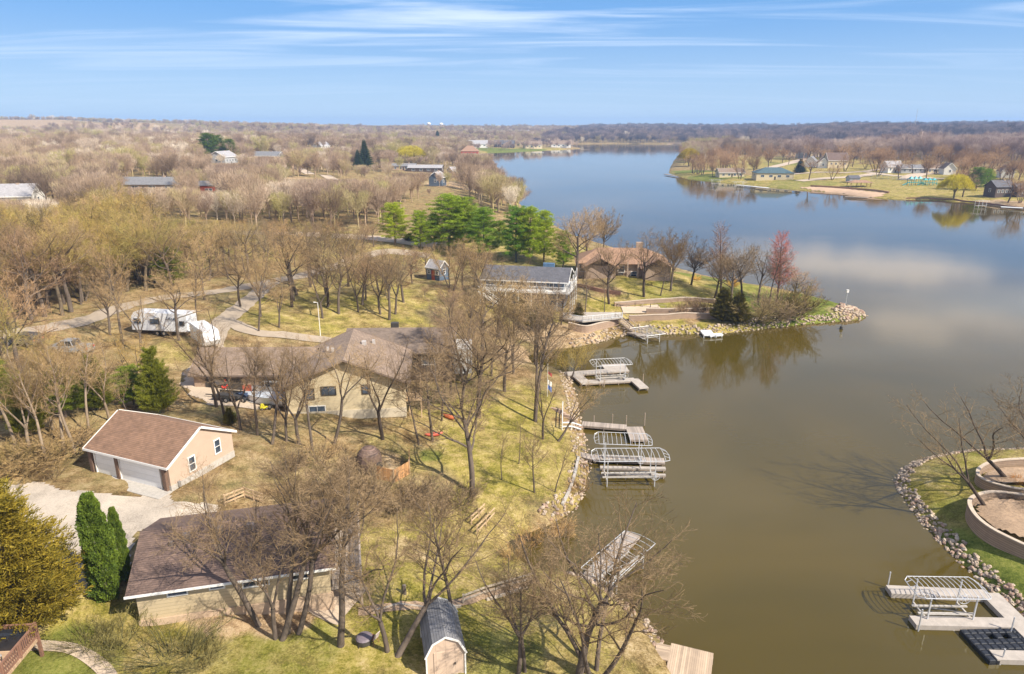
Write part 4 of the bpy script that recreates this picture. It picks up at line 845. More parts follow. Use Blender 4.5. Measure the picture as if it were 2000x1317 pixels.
# --- house behind it
h2, r2 = house('house', -14.9, 88.6, 5.0, 2, 13.8, 8.5, 2.9, 1.8, W_DARK, shingle('umber_shingles', (.19, .145, .115)), 'dark walled house with taupe roof behind the large tan house', 'house', ov=.7, oe=.5, wins=(('f', 3.8, 1.6, 1.6, 1.3),), doors=(('f', 1.0, 2.4, 2.1, DARKT),))
MB().box((8.2, -1.8, 1.2), (2.4, 4.5, 3.4)).build('annex', W_WHITE, h2)
MB().box((-1, .4, 4.95), (1.0, .8, .8)).build('chimney', DARKT, r2)
# --- blue house with white wraparound deck
bh, br = house('house', 3.0, 126.6, 4.5, -11, 14.5, 7.6, 4.5, 1.5, W_BLUE, S_CHAR, 'slate blue house with white wraparound deck above the cove', 'house', trim=WHT, ov=.9, oe=1.0,
     wins=[('f', -4.6 + i * 3.1, 3.5, 1.3, 1.0, 1) for i in range(4)] + [('f', -3.6 + i * 3.3, 1.1, 1.2, 1.1, 1) for i in range(3)] + [('r', -1.5, 3.4, 1.4, 1.3), ('r', 1.6, 3.4, 1.4, 1.3)], chim=(3.9, .6, 1.9, 2.1, plain('blue_chimney', (.09, .17, .28), .6)))
dk = MB().box((.4, -5.0, 2.5), (16.6, 2.4, .22)).box((8.0, .1, 2.503), (1.9, 7.8, .21)).build('deck', WHT, bh)
rl = MB(); railing(rl, (-7.8, -6.1, 2.6), (8.8, -6.1, 2.6), 1.0, .22, 2.4, .06); railing(rl, (8.85, -6.1, 2.6), (8.85, 4.0, 2.6), 1.0, .22, 2.4, .06); rl.build('railing', WHT, dk)
for i in range(8): MB().beam((-7.8 + i * 2.37, -6.1, -.8), (-7.8 + i * 2.37, -6.1, 2.4), .17).build('post', WHT, dk)
for yy in (-6.1, -2.6, .7, 4.0): MB().beam((8.85, yy, -1.2), (8.85, yy, 2.4), .17).beam((8.85, yy, 3.6), (8.85, yy, 5.3), .15).build('post', WHT, dk)
st = MB(); 
for s in (0, .9): st.beam((-7.9 - .1, -6.3 - s, 2.5), (-3.6, -6.3 - s, -.3), .1, .3); st.beam((-8.0, -6.3 - s, 3.5), (-3.6, -6.3 - s, .7), .09, .09)
for i in range(12): st.box((-7.8 + i * .36, -6.75, 2.4 - i * .235), (.34, .95, .06))
st.build('stairs', WHT, bh)
# --- blue garden shed
house('shed', *W(855, 545), hz_(*W(855, 545)), -35, 3.4, 2.8, 2.6, 1.3, W_BLUE, S_LGREY, 'small slate blue garden shed with a red door near the pines', 'shed', trim=WHT, ov=.2, oe=.2, wins=(('f', -1, 1.6, .6, .7), ('f', 1.1, 1.6, .6, .7), ('r', .0, 1.7, .7, .9)), doors=(('f', .05, .8, 2.0, W_RED),))
# --- large hipped brown house on the point
bx, by = 23.8, 147.5
bw, bwr = house('house', bx, by, 4.6, -4, 18.5, 8.5, 3.3, 2.5, W_BRICK, S_RUST, 'large brown hip roofed house on the point among the lakeside trees', 'house', hip=True, ov=.8,
   wins=[('f', u_, 2.0, 1.3, 1.4) for u_ in (-8.4, -.2)] + [('f', 2.5, .9, 1.2, 1.0), ('f', 8.2, 1.9, 1.4, 1.6)], doors=(('f', -1.2, 3.0, 2.2, DARKT),), chim=(4.0, 1.6, 3.0, 1.4))
for ox, L_ in ((-4.8, 6.4), (7.0, 5.6)):
    MB().box((ox, -5.0, .7), (L_, 4.2, 5)).build('wing_wall', W_BRICK, bw); rr_ = roof_gable(6.5, L_, 3.2, 1.7, .7, .5).build('wing_roof', S_RUST, bw, loc=(ox, -4.4, 0), rz=R(90))
for u_ in (1.0, 3.2): MB().beam((u_, -5.6, -.5), (u_, -5.6, 3.6), .3).build('pillar', W_BRICK, bw)
# --- houses further away:  (foot px, foot py, length, width, wall height, roof rise, turn, wall, roof, hip, name, label)
FAR = [
 (22, 405, 17, 11, 4.2, 3.4, 12, W_WHITE, S_LGREY, 0, 'house', 'white house with light grey gable roof at the left edge of the woods'),
 (437, 322, 15, 12, 5.5, 3.4, 80, W_GREY, S_LGREY, 0, 'house', 'grey two storey house standing before tall dark evergreens'),
 (296, 372, 30, 12, 3.0, 2.4, 0, W_BRICK, S_GREY, 0, 'house', 'long low brick house with grey roof deep in the woods'),
 (410, 383, 6, 6, 4.5, 1.4, 20, W_RED, S_GREY, 0, 'shed', 'bright red outbuilding among bare trees'),
 (628, 292, 17, 11, 4.2, 4.0, 70, W_WHITE, S_LGREY, 0, 'house', 'white house at the end of the pale forest road'),
 (520, 312, 26, 13, 3.2, 3.0, -10, W_GREY, S_GREY, 0, 'house', 'grey roofed house in the woods left of the tall spruce'),
 (855, 363, 6.5, 6.5, 4.4, 2.4, 75, W_BLUE, S_LGREY, 0, 'house', 'small blue gable cottage with white trim above the red slope'),
 (790, 332, 17, 10, 3.0, 1.6, 0, W_BRICK, S_GREY, 0, 'house', 'tan ranch house with grey roof behind the lawn'),
 (832, 336, 24, 10, 3.2, 1.8, -3, W_DARK, S_LGREY, 0, 'house', 'long dark ranch house right of the tan ranch'),
 (893, 341, 11, 9, 3.0, 2.4, 30, W_CREAM, S_LGREY, 0, 'house', 'cream house half hidden by trees by the lake bank'),
 (918, 305, 20, 14, 5.5, 6, 0, W_RED, S_RUST, 1, 'house', 'red brick lakeside house by the reed spit'),
 (932, 288, 30, 16, 5, 5, 5, W_WHITE, S_LGREY, 0, 'house', 'pale grey house above the far green lawn'),
 (985, 288, 30, 16, 5, 5, -5, W_DARK, S_CHAR, 0, 'house', 'dark house above the far green lawn'),
 (1040, 290, 26, 16, 5, 5, 10, W_CREAM, S_TAN, 0, 'house', 'tan house by the tip of the far wooded point'),
 (1095, 288, 30, 16, 5, 5, 0, W_WHITE, S_TAN, 0, 'house', 'white house near the end of the far wooded point'),
 (1022, 262, 35, 16, 6.0, 4.4, 0, W_WHITE, S_LGREY, 0, 'house', 'distant white building above the far woods'),
 (1120, 264, 25, 13, 4.8, 4.4, 0, W_WHITE, S_GREY, 0, 'house', 'distant white house left of the pale ramp road'),
 (1142, 263, 20, 13, 4.8, 4.4, 0, W_WHITE, S_GREY, 0, 'house', 'distant white house right above the pale ramp road'),
 (1222, 265, 25, 13, 6.0, 5.5, 0, W_GREY, S_CHAR, 0, 'house', 'distant dark roofed house left on the far bank'),
 (1255, 263, 30, 13, 6.0, 5.5, 0, W_DARK, S_CHAR, 0, 'house', 'distant black roofed house over the sandy gully'),
 (1285, 262, 35, 13, 4.2, 3.3, 0, W_WHITE, S_RUST, 0, 'house', 'distant pale long house over the sandy gully'),
 (1553, 257, 30, 16, 4.8, 3.9, 0, W_WHITE, S_GREY, 0, 'house', 'distant white house on the far hillside at left'),
 (1655, 257, 45, 22, 6.0, 6.6, 0, W_GREY, S_CHAR, 0, 'house', 'distant grey mansion above the tan hillside clearing'),
 (1880, 262, 30, 16, 4.8, 4.4, 0, W_WHITE, S_LGREY, 0, 'house', 'distant white house low in the wooded ridge'),
 (1508, 350, 23, 13, 4.2, 3.2, -6, W_CREAM, S_TEAL, 1, 'house', 'long house with blue green hip roof on the far park shore'),
 (1425, 345, 17, 10, 3.0, 2.6, 0, W_CREAM, S_TAN, 0, 'house', 'low cream cottage with tan roof near the park dock'),
 (1567, 309, 14, 11, 5.5, 4.8, 75, W_GREY, S_LGREY, 0, 'house', 'grey gabled house at the top of the park road'),
 (1583, 326, 10, 8, 4.5, 3.6, 60, W_WHITE, S_GREY, 0, 'house', 'white house with deck behind the dark round tree'),
 (1605, 328, 9, 7, 4.0, 3.4, 75, W_WHITE, S_RUST, 0, 'garage', 'cream gabled garage between two park houses'),
 (1630, 328, 15, 10, 6.0, 5.2, 0, W_CREAM, S_PURP, 0, 'house', 'big house with purple brown roof behind the park'),
 (1740, 337, 11, 8, 4.2, 3.4, 10, W_WHITE, S_LGREY, 0, 'house', 'white house with pale roof at the park end of the street'),
 (1776, 338, 15, 8, 3.4, 2.2, -4, W_GREY, S_GREY, 0, 'house', 'low grey ranch house behind the playground'),
 (1822, 338, 13, 8, 3.2, 2.7, -2, W_CREAM, S_TAN, 0, 'house', 'low tan roofed house right behind the playground'),
 (1849, 341, 9, 7, 4.0, 3.5, 78, W_WHITE, S_TAN, 0, 'house', 'cream gabled house with swept roof above the willow'),
 (1962, 347, 9, 7, 4.0, 3.7, 70, W_WHITE, S_GREY, 0, 'house', 'white gabled house at the foot of the right hand woods'),
 (1948, 384, 10, 7, 5.2, 2.7, 10, W_DARK, S_CHAR, 0, 'house', 'black stained house behind a white dock on the right shore'),
 (1990, 384, 7, 7, 4.4, 1.9, 0, W_DARK, S_CHAR, 0, 'house', 'dark low house at the right edge of the far shore'),
]
for (px, py, L_, W2, hw, rise, rz, wm_, rm_, hip, nm, lb) in FAR:
    x, y = W(px, py); wl = [('f', u_ * L_ / 4 , hw * .55, max(1.1, L_ * .09), 1.3) for u_ in (-1.35, -.45, .45, 1.35)] + [('l', 0, hw * .6, W2 * .14, 1.5), ('r', 0, hw * .6, W2 * .14, 1.5)]
    if L_ < 8: wl = wl[1:3] + wl[4:]
    house(nm, x, y, hz_(x, y), rz, L_, W2, hw, rise, wm_, rm_, lb, 'house' if nm == 'house' else nm, trim=WHT if not hip and wm_ in (W_WHITE, W_CREAM, W_BLUE, W_GREY) else None, ov=.5, oe=.5, hip=bool(hip), wins=wl, doors=(('f', 0, 1.0, 2.1, DARKT),), tw=.3, chim=(L_ * .2, 0, 1.8))
# ---------------------------------------------------------------- docks, boat lifts and everything at the water's edge
ALU = plain('lift_aluminium', (0.62, 0.63, 0.65), .4, .06, 3, metal=.35); GREYP = plain('float_decking', (0.40, 0.355, 0.31), .8, .13, 1.5); BLACKP = plain('black_plastic', (0.02, 0.022, 0.028), .38, .2, 5)
TEALC = plain('pvc_white', (0.72, 0.74, 0.74), .5, .04)
def P3(px, py, z): x, y = at(px, py, z); return Vector((x, y, z))
def dock(label, runs, z=.5, mat=None, th=.16, posts=(), pm=None, ph=1.0, group=None, name='dock', plank='across'):
    """runs: list of (start px, end px, width); planks lie across each run"""
    c = P3(*runs[0][0], z); e = empty(name, (c.x, c.y, 0), 0, label, 'dock', group)
    for i, (a, b, w) in enumerate(runs):
        a, b = P3(*a, z), P3(*b, z); d = b - a; L_ = d.length; ang = math.atan2(d.y, d.x); mid = (a + b) / 2 - Vector((c.x, c.y, 0))
        dz = 0.004 * i; s = MB().box((0, 0, -th / 2 + dz), (L_, w, th)).build('deck', mat or WOODY, e, loc=(mid.x, mid.y, z), rz=ang)
        f = MB()
        for s_ in (-1, 1): f.beam((-L_ / 2 + .05, s_ * (w / 2 - .06), -th - .06), (L_ / 2 - .05, s_ * (w / 2 - .06), -th - .06), .08, .12)
        k = max(2, int(L_ / 2.4) + 1)
        for j in range(k):
            for s_ in (-1, 1): x = -L_ / 2 + .25 + (L_ - .5) * j / (k - 1); f.beam((x, s_ * (w / 2 - .02), -2.2), (x, s_ * (w / 2 - .02), -th), .08)
        f.build('frame', pm or POSTW, s)
    for (px, py, h) in posts:
        p = P3(px, py, z) - Vector((c.x, c.y, 0)); MB().tube([(p.x, p.y, -1.5), (p.x, p.y, z + h)], .055, 6).build('post', pm or POSTW, e)
    return e
def lift(label, a, b, w, ztop=3.1, nrib=12, canopy=True, wheel=True, cradle=True, zl=.6, mat=None, group='boat lifts with open canopy frames', ends=True, flip=1, rz_off=0):
    """a, b: picture points of the near side rail's ends at canopy height; w: depth away from the viewer"""
    a, b = P3(*a, ztop), P3(*b, ztop); d = b - a; L_ = d.length; ang = math.atan2(d.y, d.x); mat = mat or ALU
    e = empty('boat_lift', (a.x, a.y, 0), ang, label, 'boat lift', group); l = L_ * .62; x0 = (L_ - l) / 2; ym = w
    if canopy:
        m_ = MB(); k = .16 * L_ if ends else 0; rr = .035; zt = ztop
        for yy, sg in ((0, 1), (w, -1)): m_.tube([(k * .45, yy, zt), (L_ - k * .45, yy, zt)], rr, 5)
        n = nrib
        for i in range(n + 1):
            x = k * .45 + (L_ - .9 * k) * i / n; m_.tube([(x, 0, zt), (x, w * .25, zt + .16), (x, w * .5, zt + .22), (x, w * .75, zt + .16), (x, w, zt)], rr * .75, 4)
        if ends:
            for sx in (-1, 1):
                xa = k * .45 if sx < 0 else L_ - k * .45; m_.tube([(xa, 0, zt), (xa + sx * k * .38, w * .12, zt - .1), (xa + sx * k * .5, w * .5, zt - .05), (xa + sx * k * .38, w * .88, zt - .1), (xa, w, zt)], rr, 5)
                for q in (.25, .5, .75): m_.tube([(xa, w * q, zt + .18), (xa + sx * k * .47, w * q, zt - .06)], rr * .7, 4)
        m_.build('canopy_frame', mat, e)
    for x in (x0, x0 + l):
        for yy in (w * .12, w * .88):
            MB().beam((x, yy, -1.6), (x, yy, ztop if canopy else 1.7), .09).box((x, yy, -.6), (.3, .3, .06)).build('post', mat, e)
    if cradle:
        m_ = MB()
        for x in (x0, x0 + l): m_.beam((x, w * .12, zl), (x, w * .88, zl), .12, .14)
        for yy in (w * .34, w * .66): m_.beam((x0 - .4, yy, zl + .14), (x0 + l + .4, yy, zl + .14), .16, .1)
        m_.beam((x0, w * .12, zl + .5), (x0 + l, w * .12, zl + .5), .06, .06).beam((x0, w * .88, zl - .3), (x0 + l, w * .12, zl + .6), .05, .05)
        m_.build('cradle', plain('cradle_wood', (.42, .39, .35), .7), e)
    if wheel:
        m_ = MB(); c = Vector((x0 + l, w * .05 * flip, 1.25)); r_ = .42; pts = [c + Vector((r_ * math.cos(t_), 0, r_ * math.sin(t_))) for t_ in np.linspace(0, 6.283, 19)]
        m_.tube(pts, .03, 4, cap=False)
        for k_ in range(6): m_.tube([c, pts[k_ * 3]], .016, 3)
        m_.box(tuple(c + Vector((0, .08, 0))), (.2, .16, .2)); m_.build('winch_wheel', mat, e)
    return e
dock('U shaped pale plank dock beside the upper cove lift', [((1104, 730), (1226, 721), 1.5), ((1126, 732), (1146, 749), 1.5), ((1140, 746), (1240, 741), 1.3), ((1238, 740), (1258, 758), 1.4), ((1178, 717), (1222, 715), 2.2)], .5, GREYP, posts=((1180, 750, .6), (1256, 742, .9)))
lift('pale boat lift with open canopy over the U shaped dock', (1160, 716), (1238, 712), 3.0, 3.0, 11)
dock('weathered brown plank dock with square end platform', [((1137, 827), (1224, 834), 1.3), ((1226, 846), (1260, 846), 3.6)], .55, posts=((1223, 826, 1.0), (1259, 824, 1.2), (1196, 822, .9), (1160, 822, .7)))
lift('canopy frame boat lift just below the brown platform dock', (1162, 867), (1276, 871), 3.0, 3.1, 11)
lift('longest boat lift whose canopy frame covers the narrow plank dock', (1160, 902), (1312, 901), 3.0, 3.1, 13)
dock('narrow brown plank dock running under the longest canopy', [((1128, 886), (1160, 894), 1.1), ((1158, 893), (1298, 900), 1.2)], .5)
e = dock('low timber float with long side rails beside the narrow dock', [((1172, 912), (1300, 914), .5), ((1174, 925), (1300, 927), .35)], .45, GREYP, posts=((1222, 930, .4), (1278, 935, .4)))
dock('grey dock under the leaning bare trees of the near cove', [((1146, 1136), (1236, 1042), 1.5)], .5)
lift('boat lift half hidden by bare branches in the near cove', (1196, 1140), (1280, 1062), 3.0, 1.9, 10, wheel=False, ends=False)
dock('new plank platform dock with short gangway at the bottom edge', [((1280, 1270), (1340, 1282), 1.5), ((1340, 1345), (1352, 1266), 2.9)], .75, banded('warm_dock_boards', (.44, .33, .23), .14, 'Y', .45, .16, var=.14, speck=.4), group=None)
dock('floating grey dock with three fingers by the boulder shore', [((1736, 1151), (1930, 1160), 1.05), ((1932, 1158), (2030, 1255), 1.5), ((1783, 1212), (2000, 1217), 1.05), ((1940, 1279), (2080, 1283), .95)], .42, GREYP, .4, posts=((1735, 1140, 1.1), (1795, 1224, 1.5), (1959, 1284, .7), (1975, 1232, 1.2)), pm=ALU)
lift('wide silver boat lift inside the three fingered floating dock', (1798, 1169), (1944, 1171), 2.6, 2.5, 12, zl=.35, flip=12)
# black modular floats
fx = P3(1874, 1231, .25); fe = empty('jet_ski_float', (fx.x, fx.y, 0), R(-2), 'black modular plastic float tied inside the grey dock', 'float')
base_d = (P3(1979, 1228, .25) - fx); ax = base_d.normalized(); ay = Vector((-ax.y, ax.x, 0)); fe.rotation_euler.z = math.atan2(ax.y, ax.x)
for i in range(8):
    for j in range(6):
        if (i, j) in ((3, 1), (5, 1), (4, 4), (2, 4)): continue
        m_ = MB(); cx_, cy_ = .26 + i * .53, -.26 - j * .53
        m_.box((cx_, cy_, .15), (.49, .49, .34)).box((cx_, cy_, .34), (.42, .42, .05), taper=.82)
        m_.build('float_cube', BLACKP, fe)
# a short finger and lifts on the point
lift('boat lift with slatted top moored at the block wall stairs', (1262, 657), (1300, 652), 5.2, 1.6, 14, wheel=False, ends=False, zl=.5)
dock('small white ramp dock on the rocky edge of the point', [((1374, 640), (1386, 655), 2.0), ((1384, 654), (1410, 652), 1.0)], .5, TEALC, posts=((1375, 656, .5), (1399, 655, .5), (1410, 653, .5)), pm=TEALC)
dock('grey gangway below the terrace stairs on the point', [((1228, 648), (1262, 656), 1.3)], .6)
# far docks
for k, (runs, lb) in enumerate(([[((1299, 340), (1322, 344), 2.0)], 'thin dark dock at the tip of the park shore'], [[((1440, 361), (1500, 367), 2.4)], 'long pale pier along the park shore left of the house'], [[((1475, 366), (1560, 373), 1.6)], 'low pile dock before the blue green roofed house'],
    [[((1650, 384), (1695, 386), 2.2)], 'dark swimming dock off the sand beach'], [[((1888, 386), (1915, 388), 2.6)], 'white dock beside the black stained house'], [[((1925, 389), (1966, 391), 2.6)], 'long white dock before the black stained house'], [[((1955, 404), (1998, 406), 3.0)], 'pale flat dock at the far right shore'],
    [[((1330, 300), (1345, 298), 3), ((1322, 309), (1345, 307), 3)], 'pair of white docks in the bay behind the park'], [[((1040, 297.5), (1062, 297.5), 6)], 'white dock below the far green lawn'], [[((1128, 292), (1152, 292), 5)], 'thin dock off the end of the far point'])):
    dock(lb, runs, .8, TEALC if 'white' in lb or 'pale' in lb else POSTW)
for k, (px, py) in enumerate(((1400, 352), (1446, 356), (1922, 393))):
    lift(('small white boat lift on the park lawn edge', 'white boat lift beside the long pale pier', 'white boat lift moored by the black stained house')[k], (px - 12, py), (px + 12, py), 3.5, 3, 6, wheel=False, ends=False, mat=TEALC)
# ---------------------------------------------------------------- boulders of the rock edging: nearest 300 one by one, the rest as one mass
ROCKM = []
for k, c in enumerate(((.42, .33, .25), (.34, .23, .17), (.48, .40, .31), (.25, .19, .15))): ROCKM.append(plain('boulder_stone_%s' % 'abcd'[k], c, .9, .22, 2.5, bump=.4))
RM = []
for k in range(10):
    r_ = random.Random(50 + k); m_ = MB().blob((0, 0, 0), (.5, .38, .3), 9, 6, .22, r_); me_ = bpy.data.meshes.new('boulder'); me_.from_pydata(m_.v, [], m_.f); me_.materials.append(ROCKM[k % 4]); me_.validate(); RM.append(me_)
def along(pts, step, world_=False):
    P = [Vector((*at(*p), 0)) for p in pts]; out = []
    for a, b in zip(P, P[1:]):
        n = max(1, int((b - a).length / step)); t_ = (b - a).normalized(); q = Vector((-t_.y, t_.x, 0))
        for i in range(n): out.append((a.lerp(b, (i + random.random() * .5) / n), q))
    return out
def idx_of(px, py): return min(range(len(LAKE_PX)), key=lambda i: abs(LAKE_PX[i][0] - px) + abs(LAKE_PX[i][1] - py))
rocks = []
def rock_row(pts, wid, dens, smin, smax, side=1):
    for p, q in along(pts, dens):
        for _ in range(max(1, int(wid / dens * 1.15))):
            o_ = side * q * random.uniform(-.25, wid); x, y = p.x + o_.x + random.gauss(0, .1), p.y + o_.y + random.gauss(0, .1); s = random.uniform(smin, smax) * (1.2 if random.random() < .15 else 1)
            rocks.append((x, y, hz_(x, y) + s * .12, s))
rightp = [(2000, 880), (1950, 881), (1900, 882), (1850, 888), (1800, 899), (1768, 915), (1750, 937), (1757, 958), (1785, 1000), (1820, 1040), (1860, 1082), (1910, 1128), (1960, 1170), (2010, 1205)]
rock_row(rightp, 1.1, .25, .22, .52, side=1)
i0, i1 = idx_of(1335, 1317), idx_of(1110, 1118); rock_row(LAKE_PX[i0:i1 + 1], 1.2, .36, .2, .46, side=1)
i0, i1 = idx_of(1075, 1025), idx_of(1112, 735); rock_row(LAKE_PX[i0:i1 + 1], 1.7, .4, .24, .52, side=1)
i0, i1 = idx_of(1120, 678), idx_of(1680, 609); rock_row(LAKE_PX[i0:i1 + 1], 1.9, .45, .3, .7, side=1)
rock_row([(1650, 627), (1684, 624), (1692, 617), (1684, 609)], 4.5, .7, .5, 1.1, side=1)
rock_row([(960, 305), (955, 312), (940, 310)], 3, 2, 1, 2)
rocks = [r for r in rocks if r[1] > 20 and r[2] < 2.6]
rocks.sort(key=lambda r: -r[3] / math.hypot(r[0], r[1] + 1))
for k, (x, y, z, s) in enumerate(rocks[:300]):
    o = bpy.data.objects.new('boulder', RM[k % 10]); col.objects.link(o); o.location = (x, y, z); o.rotation_euler = (random.uniform(-.3, .3), random.uniform(-.3, .3), random.uniform(0, 6.28)); o.scale = (s, s * random.uniform(.8, 1.1), s * random.uniform(.8, 1.2))
    tag(o, 'rounded boulder in the rock edging of the right hand lawn shore' if x > 22 else 'pale angular boulder in the rock edging of the left bank', 'boulder', 'boulders along the right lawn shore' if x > 22 else 'boulders along the left bank')
V, Fq = [], []; o_ = 0
for k, (x, y, z, s) in enumerate(rocks[300:]):
    b_ = MB().blob((0, 0, 0), (.5 * s, .4 * s, .32 * s), 6, 4, .25); a = random.uniform(0, 6.28); v = np.array(b_.v); c_, s_ = math.cos(a), math.sin(a)
    v = np.stack([v[:, 0] * c_ - v[:, 1] * s_ + x, v[:, 0] * s_ + v[:, 1] * c_ + y, v[:, 2] + z], 1); V.append(v); Fq.append(np.array(b_.f) + o_); o_ += len(v)
m, t, b = newmat('rubble_stone'); vn = t.nodes.new('ShaderNodeTexVoronoi'); vn.inputs['Scale'].default_value = 1.6; t.links.new(geopos(t), vn.inputs['Vector']); n_ = nz(t, 3, 4, .6, geopos(t))
t.links.new(mixc(t, .45, ramp(t, n_.outputs['Fac'], ((.3, (.18, .13, .09)), (.5, (.38, .29, .20)), (.7, (.56, .47, .36)))), ramp(t, vn.outputs['Color'], ((0, (.20, .14, .10)), (1, (.52, .43, .33))))), b.inputs['Base Color']); b.inputs['Roughness'].default_value = .9
me_ = npmesh('rock_edging', np.concatenate(V), np.concatenate(Fq), m); o = bpy.data.objects.new('rock_edging', me_); col.objects.link(o); tag(o, 'pale rock riprap along the lake shore', 'rock edging', kind='stuff')
# ---------------------------------------------------------------- block walls and terraces
BLOCK = banded('retaining_blocks', (.36, .255, .185), .2, 'Z', .35, .22, var=.15, speck=.35); CAPS = plain('cap_stone', (.50, .41, .32), .9, .1)
def wall(label, pts, h, w=.35, cap=True, mat=None, z0=None, base_drop=1.0, name='retaining_wall', smooth_n=5, world_=None, level=False):
    P = [Vector((*W(*p), 0)) for p in pts] if world_ is None else world_
    out = []
    for i in range(len(P) - 1):
        a, b_, c_, d = P[max(i - 1, 0)], P[i], P[i + 1], P[min(i + 2, len(P) - 1)]
        for k in range(smooth_n):
            s = k / smooth_n; out.append(0.5 * ((2 * b_) + (c_ - a) * s + (2 * a - 5 * b_ + 4 * c_ - d) * s * s + (3 * b_ - a - 3 * c_ + d) * s ** 3))
    out.append(P[-1]); zs = [hz_(p.x, p.y) for p in out]; zz = [max(zs) + h] * len(out) if level else [z + h for z in zs]
    m_ = MB(); c2 = MB(); L_ = []
    for i, p in enumerate(out):
        d = (out[min(i + 1, len(out) - 1)] - out[max(i - 1, 0)]).normalized(); q = Vector((-d.y, d.x, 0)); L_.append((p + q * w / 2, p - q * w / 2, p + q * (w / 2 + .04), p - q * (w / 2 + .04)))
    for i, (a, b_, c_, d) in enumerate(L_):
        zt = zz[i]; zb = zs[i] - base_drop; m_.v += [(a.x, a.y, zb), (a.x, a.y, zt), (b_.x, b_.y, zt), (b_.x, b_.y, zb)]; c2.v += [(c_.x, c_.y, zt + .003), (c_.x, c_.y, zt + .1), (d.x, d.y, zt + .1), (d.x, d.y, zt + .003)]
    for M_ in (m_, c2):
        n = len(L_)
        for i in range(n - 1):
            for k in range(4): M_.f.append((i * 4 + k, i * 4 + (k + 1) % 4, i * 4 + 4 + (k + 1) % 4, i * 4 + 4 + k))
        M_.f += [(3, 2, 1, 0), ((n - 1) * 4, (n - 1) * 4 + 1, (n - 1) * 4 + 2, (n - 1) * 4 + 3)]
    e = m_.build(name, mat or BLOCK); tag(e, label, 'retaining wall')
    if cap: c2.build('cap', CAPS, e)
    return e
wall('lowest curved block wall behind the grass strip of the point', [(1228, 627), (1290, 625), (1350, 622), (1420, 620), (1450, 622)], 1.0)
wall('middle block wall of the terraces on the point', [(1262, 612), (1320, 612), (1380, 611), (1420, 609)], .9)
wall('topmost long block wall edging the upper lawn of the point', [(1200, 598), (1260, 593), (1310, 590), (1360, 589), (1400, 592)], .7)
wall('angled block wall under the timber terrace deck', [(1110, 643), (1143, 650), (1170, 644), (1207, 634)], 1.2, level=False)
wall('pale cut stone edging curving round the shrubs on the point', [(1445, 628), (1480, 624), (1530, 617), (1565, 610), (1582, 604)], .35, .5, mat=CAPS, cap=False)
wall('low concrete kerb wall along the near lawn above the rocks', [(1098, 988), (1112, 960), (1122, 930), (1130, 895)], .25, .25, mat=CONCR, cap=False)
wall('dark timber sleeper wall beside the blue house', [(1120, 560), (1150, 565), (1180, 572), (1212, 576)], .7, .4, mat=BROWNW, cap=False)
wall('curved block planter wall on the right lawn, lower one', [(2090, 1130), (2040, 1105), (1985, 1085), (1930, 1060), (1900, 1035), (1888, 1008), (1898, 990), (1935, 980), (2000, 982), (2080, 990)], .75, .26, level=True)
wall('curved block planter wall on the right lawn, upper one', [(2080, 968), (2030, 966), (1990, 966), (1950, 962), (1920, 955), (1906, 943), (1912, 928), (1940, 918), (2000, 912), (2080, 910)], .55, .24, level=True)
drape_poly('planter_bed', [(2060, 1080), (1990, 1065), (1935, 1045), (1905, 1020), (1900, 1000), (1935, 986), (2080, 995)], M_MULCH, .72, .3, jag=0)
drape_poly('planter_bed', [(2060, 960), (1960, 955), (1925, 950), (1915, 940), (1920, 930), (1945, 922), (2060, 914)], M_MULCH, .5, .3, jag=0)
# terrace deck with railing over the angled wall
tp = Vector((*W(1160, 636), 0)); tz = hz_(tp.x, tp.y) + 1.35
te = empty('terrace', (tp.x, tp.y, tz), R(-2), 'timber terrace with white railing above the angled block wall', 'terrace')
MB().prism([(-5.8, -.2), (-2.2, -2.2), (5.2, .6), (5.2, 4.4), (-5.6, 4.0)], -.2, 0).build('deck', M_MULCH and GREYP, te)
rl = MB(); railing(rl, (-5.7, -.2, 0), (-2.2, -2.1, 0), .9, .3); railing(rl, (-2.2, -2.1, 0), (5.1, .6, 0), .9, .3); rl.build('railing', TEALC, te)
st = MB(); a_ = P3(1208, 620, 2.6); b_ = P3(1236, 645, .9)
for k in range(9): q = a_.lerp(b_, k / 8); st.box(tuple(q), (1.3, .4, .1), rz=.7)
for s in (-.7, .7): st.beam(a_ + Vector((s, s * .6, .9)), b_ + Vector((s, s * .6, .9)), .08)
for s in (-.7, .7): st.beam(a_ + Vector((s, s * .6, 0)), b_ + Vector((s, s * .6, 0)), .08, .2); st.beam(a_ + Vector((s, s * .6, 0)), a_ + Vector((s, s * .6, .9)), .1); st.beam(b_ + Vector((s, s * .6, 0)), b_ + Vector((s, s * .6, .9)), .1)
tag(st.build('stairs', POSTW), 'timber stairs down from the terrace to the boat lift', 'stairs')
pt = drape_strip('paving', [(1215, 606), (1255, 606), (1290, 603)], 3.0, M_CONC, .12, step=1)
f_ = MB(); P_ = [Vector((*W(*p), 0)) for p in ((1208, 600), (1240, 600), (1270, 602), (1300, 606))]
for a, b in zip(P_, P_[1:]): railing(f_, (a.x, a.y, hz_(a.x, a.y)), (b.x, b.y, hz_(b.x, b.y)), .9, 1.2, 1.6)
tag(f_.build('fence', POSTW), 'low open timber fence round the paved terrace of the point', 'fence')
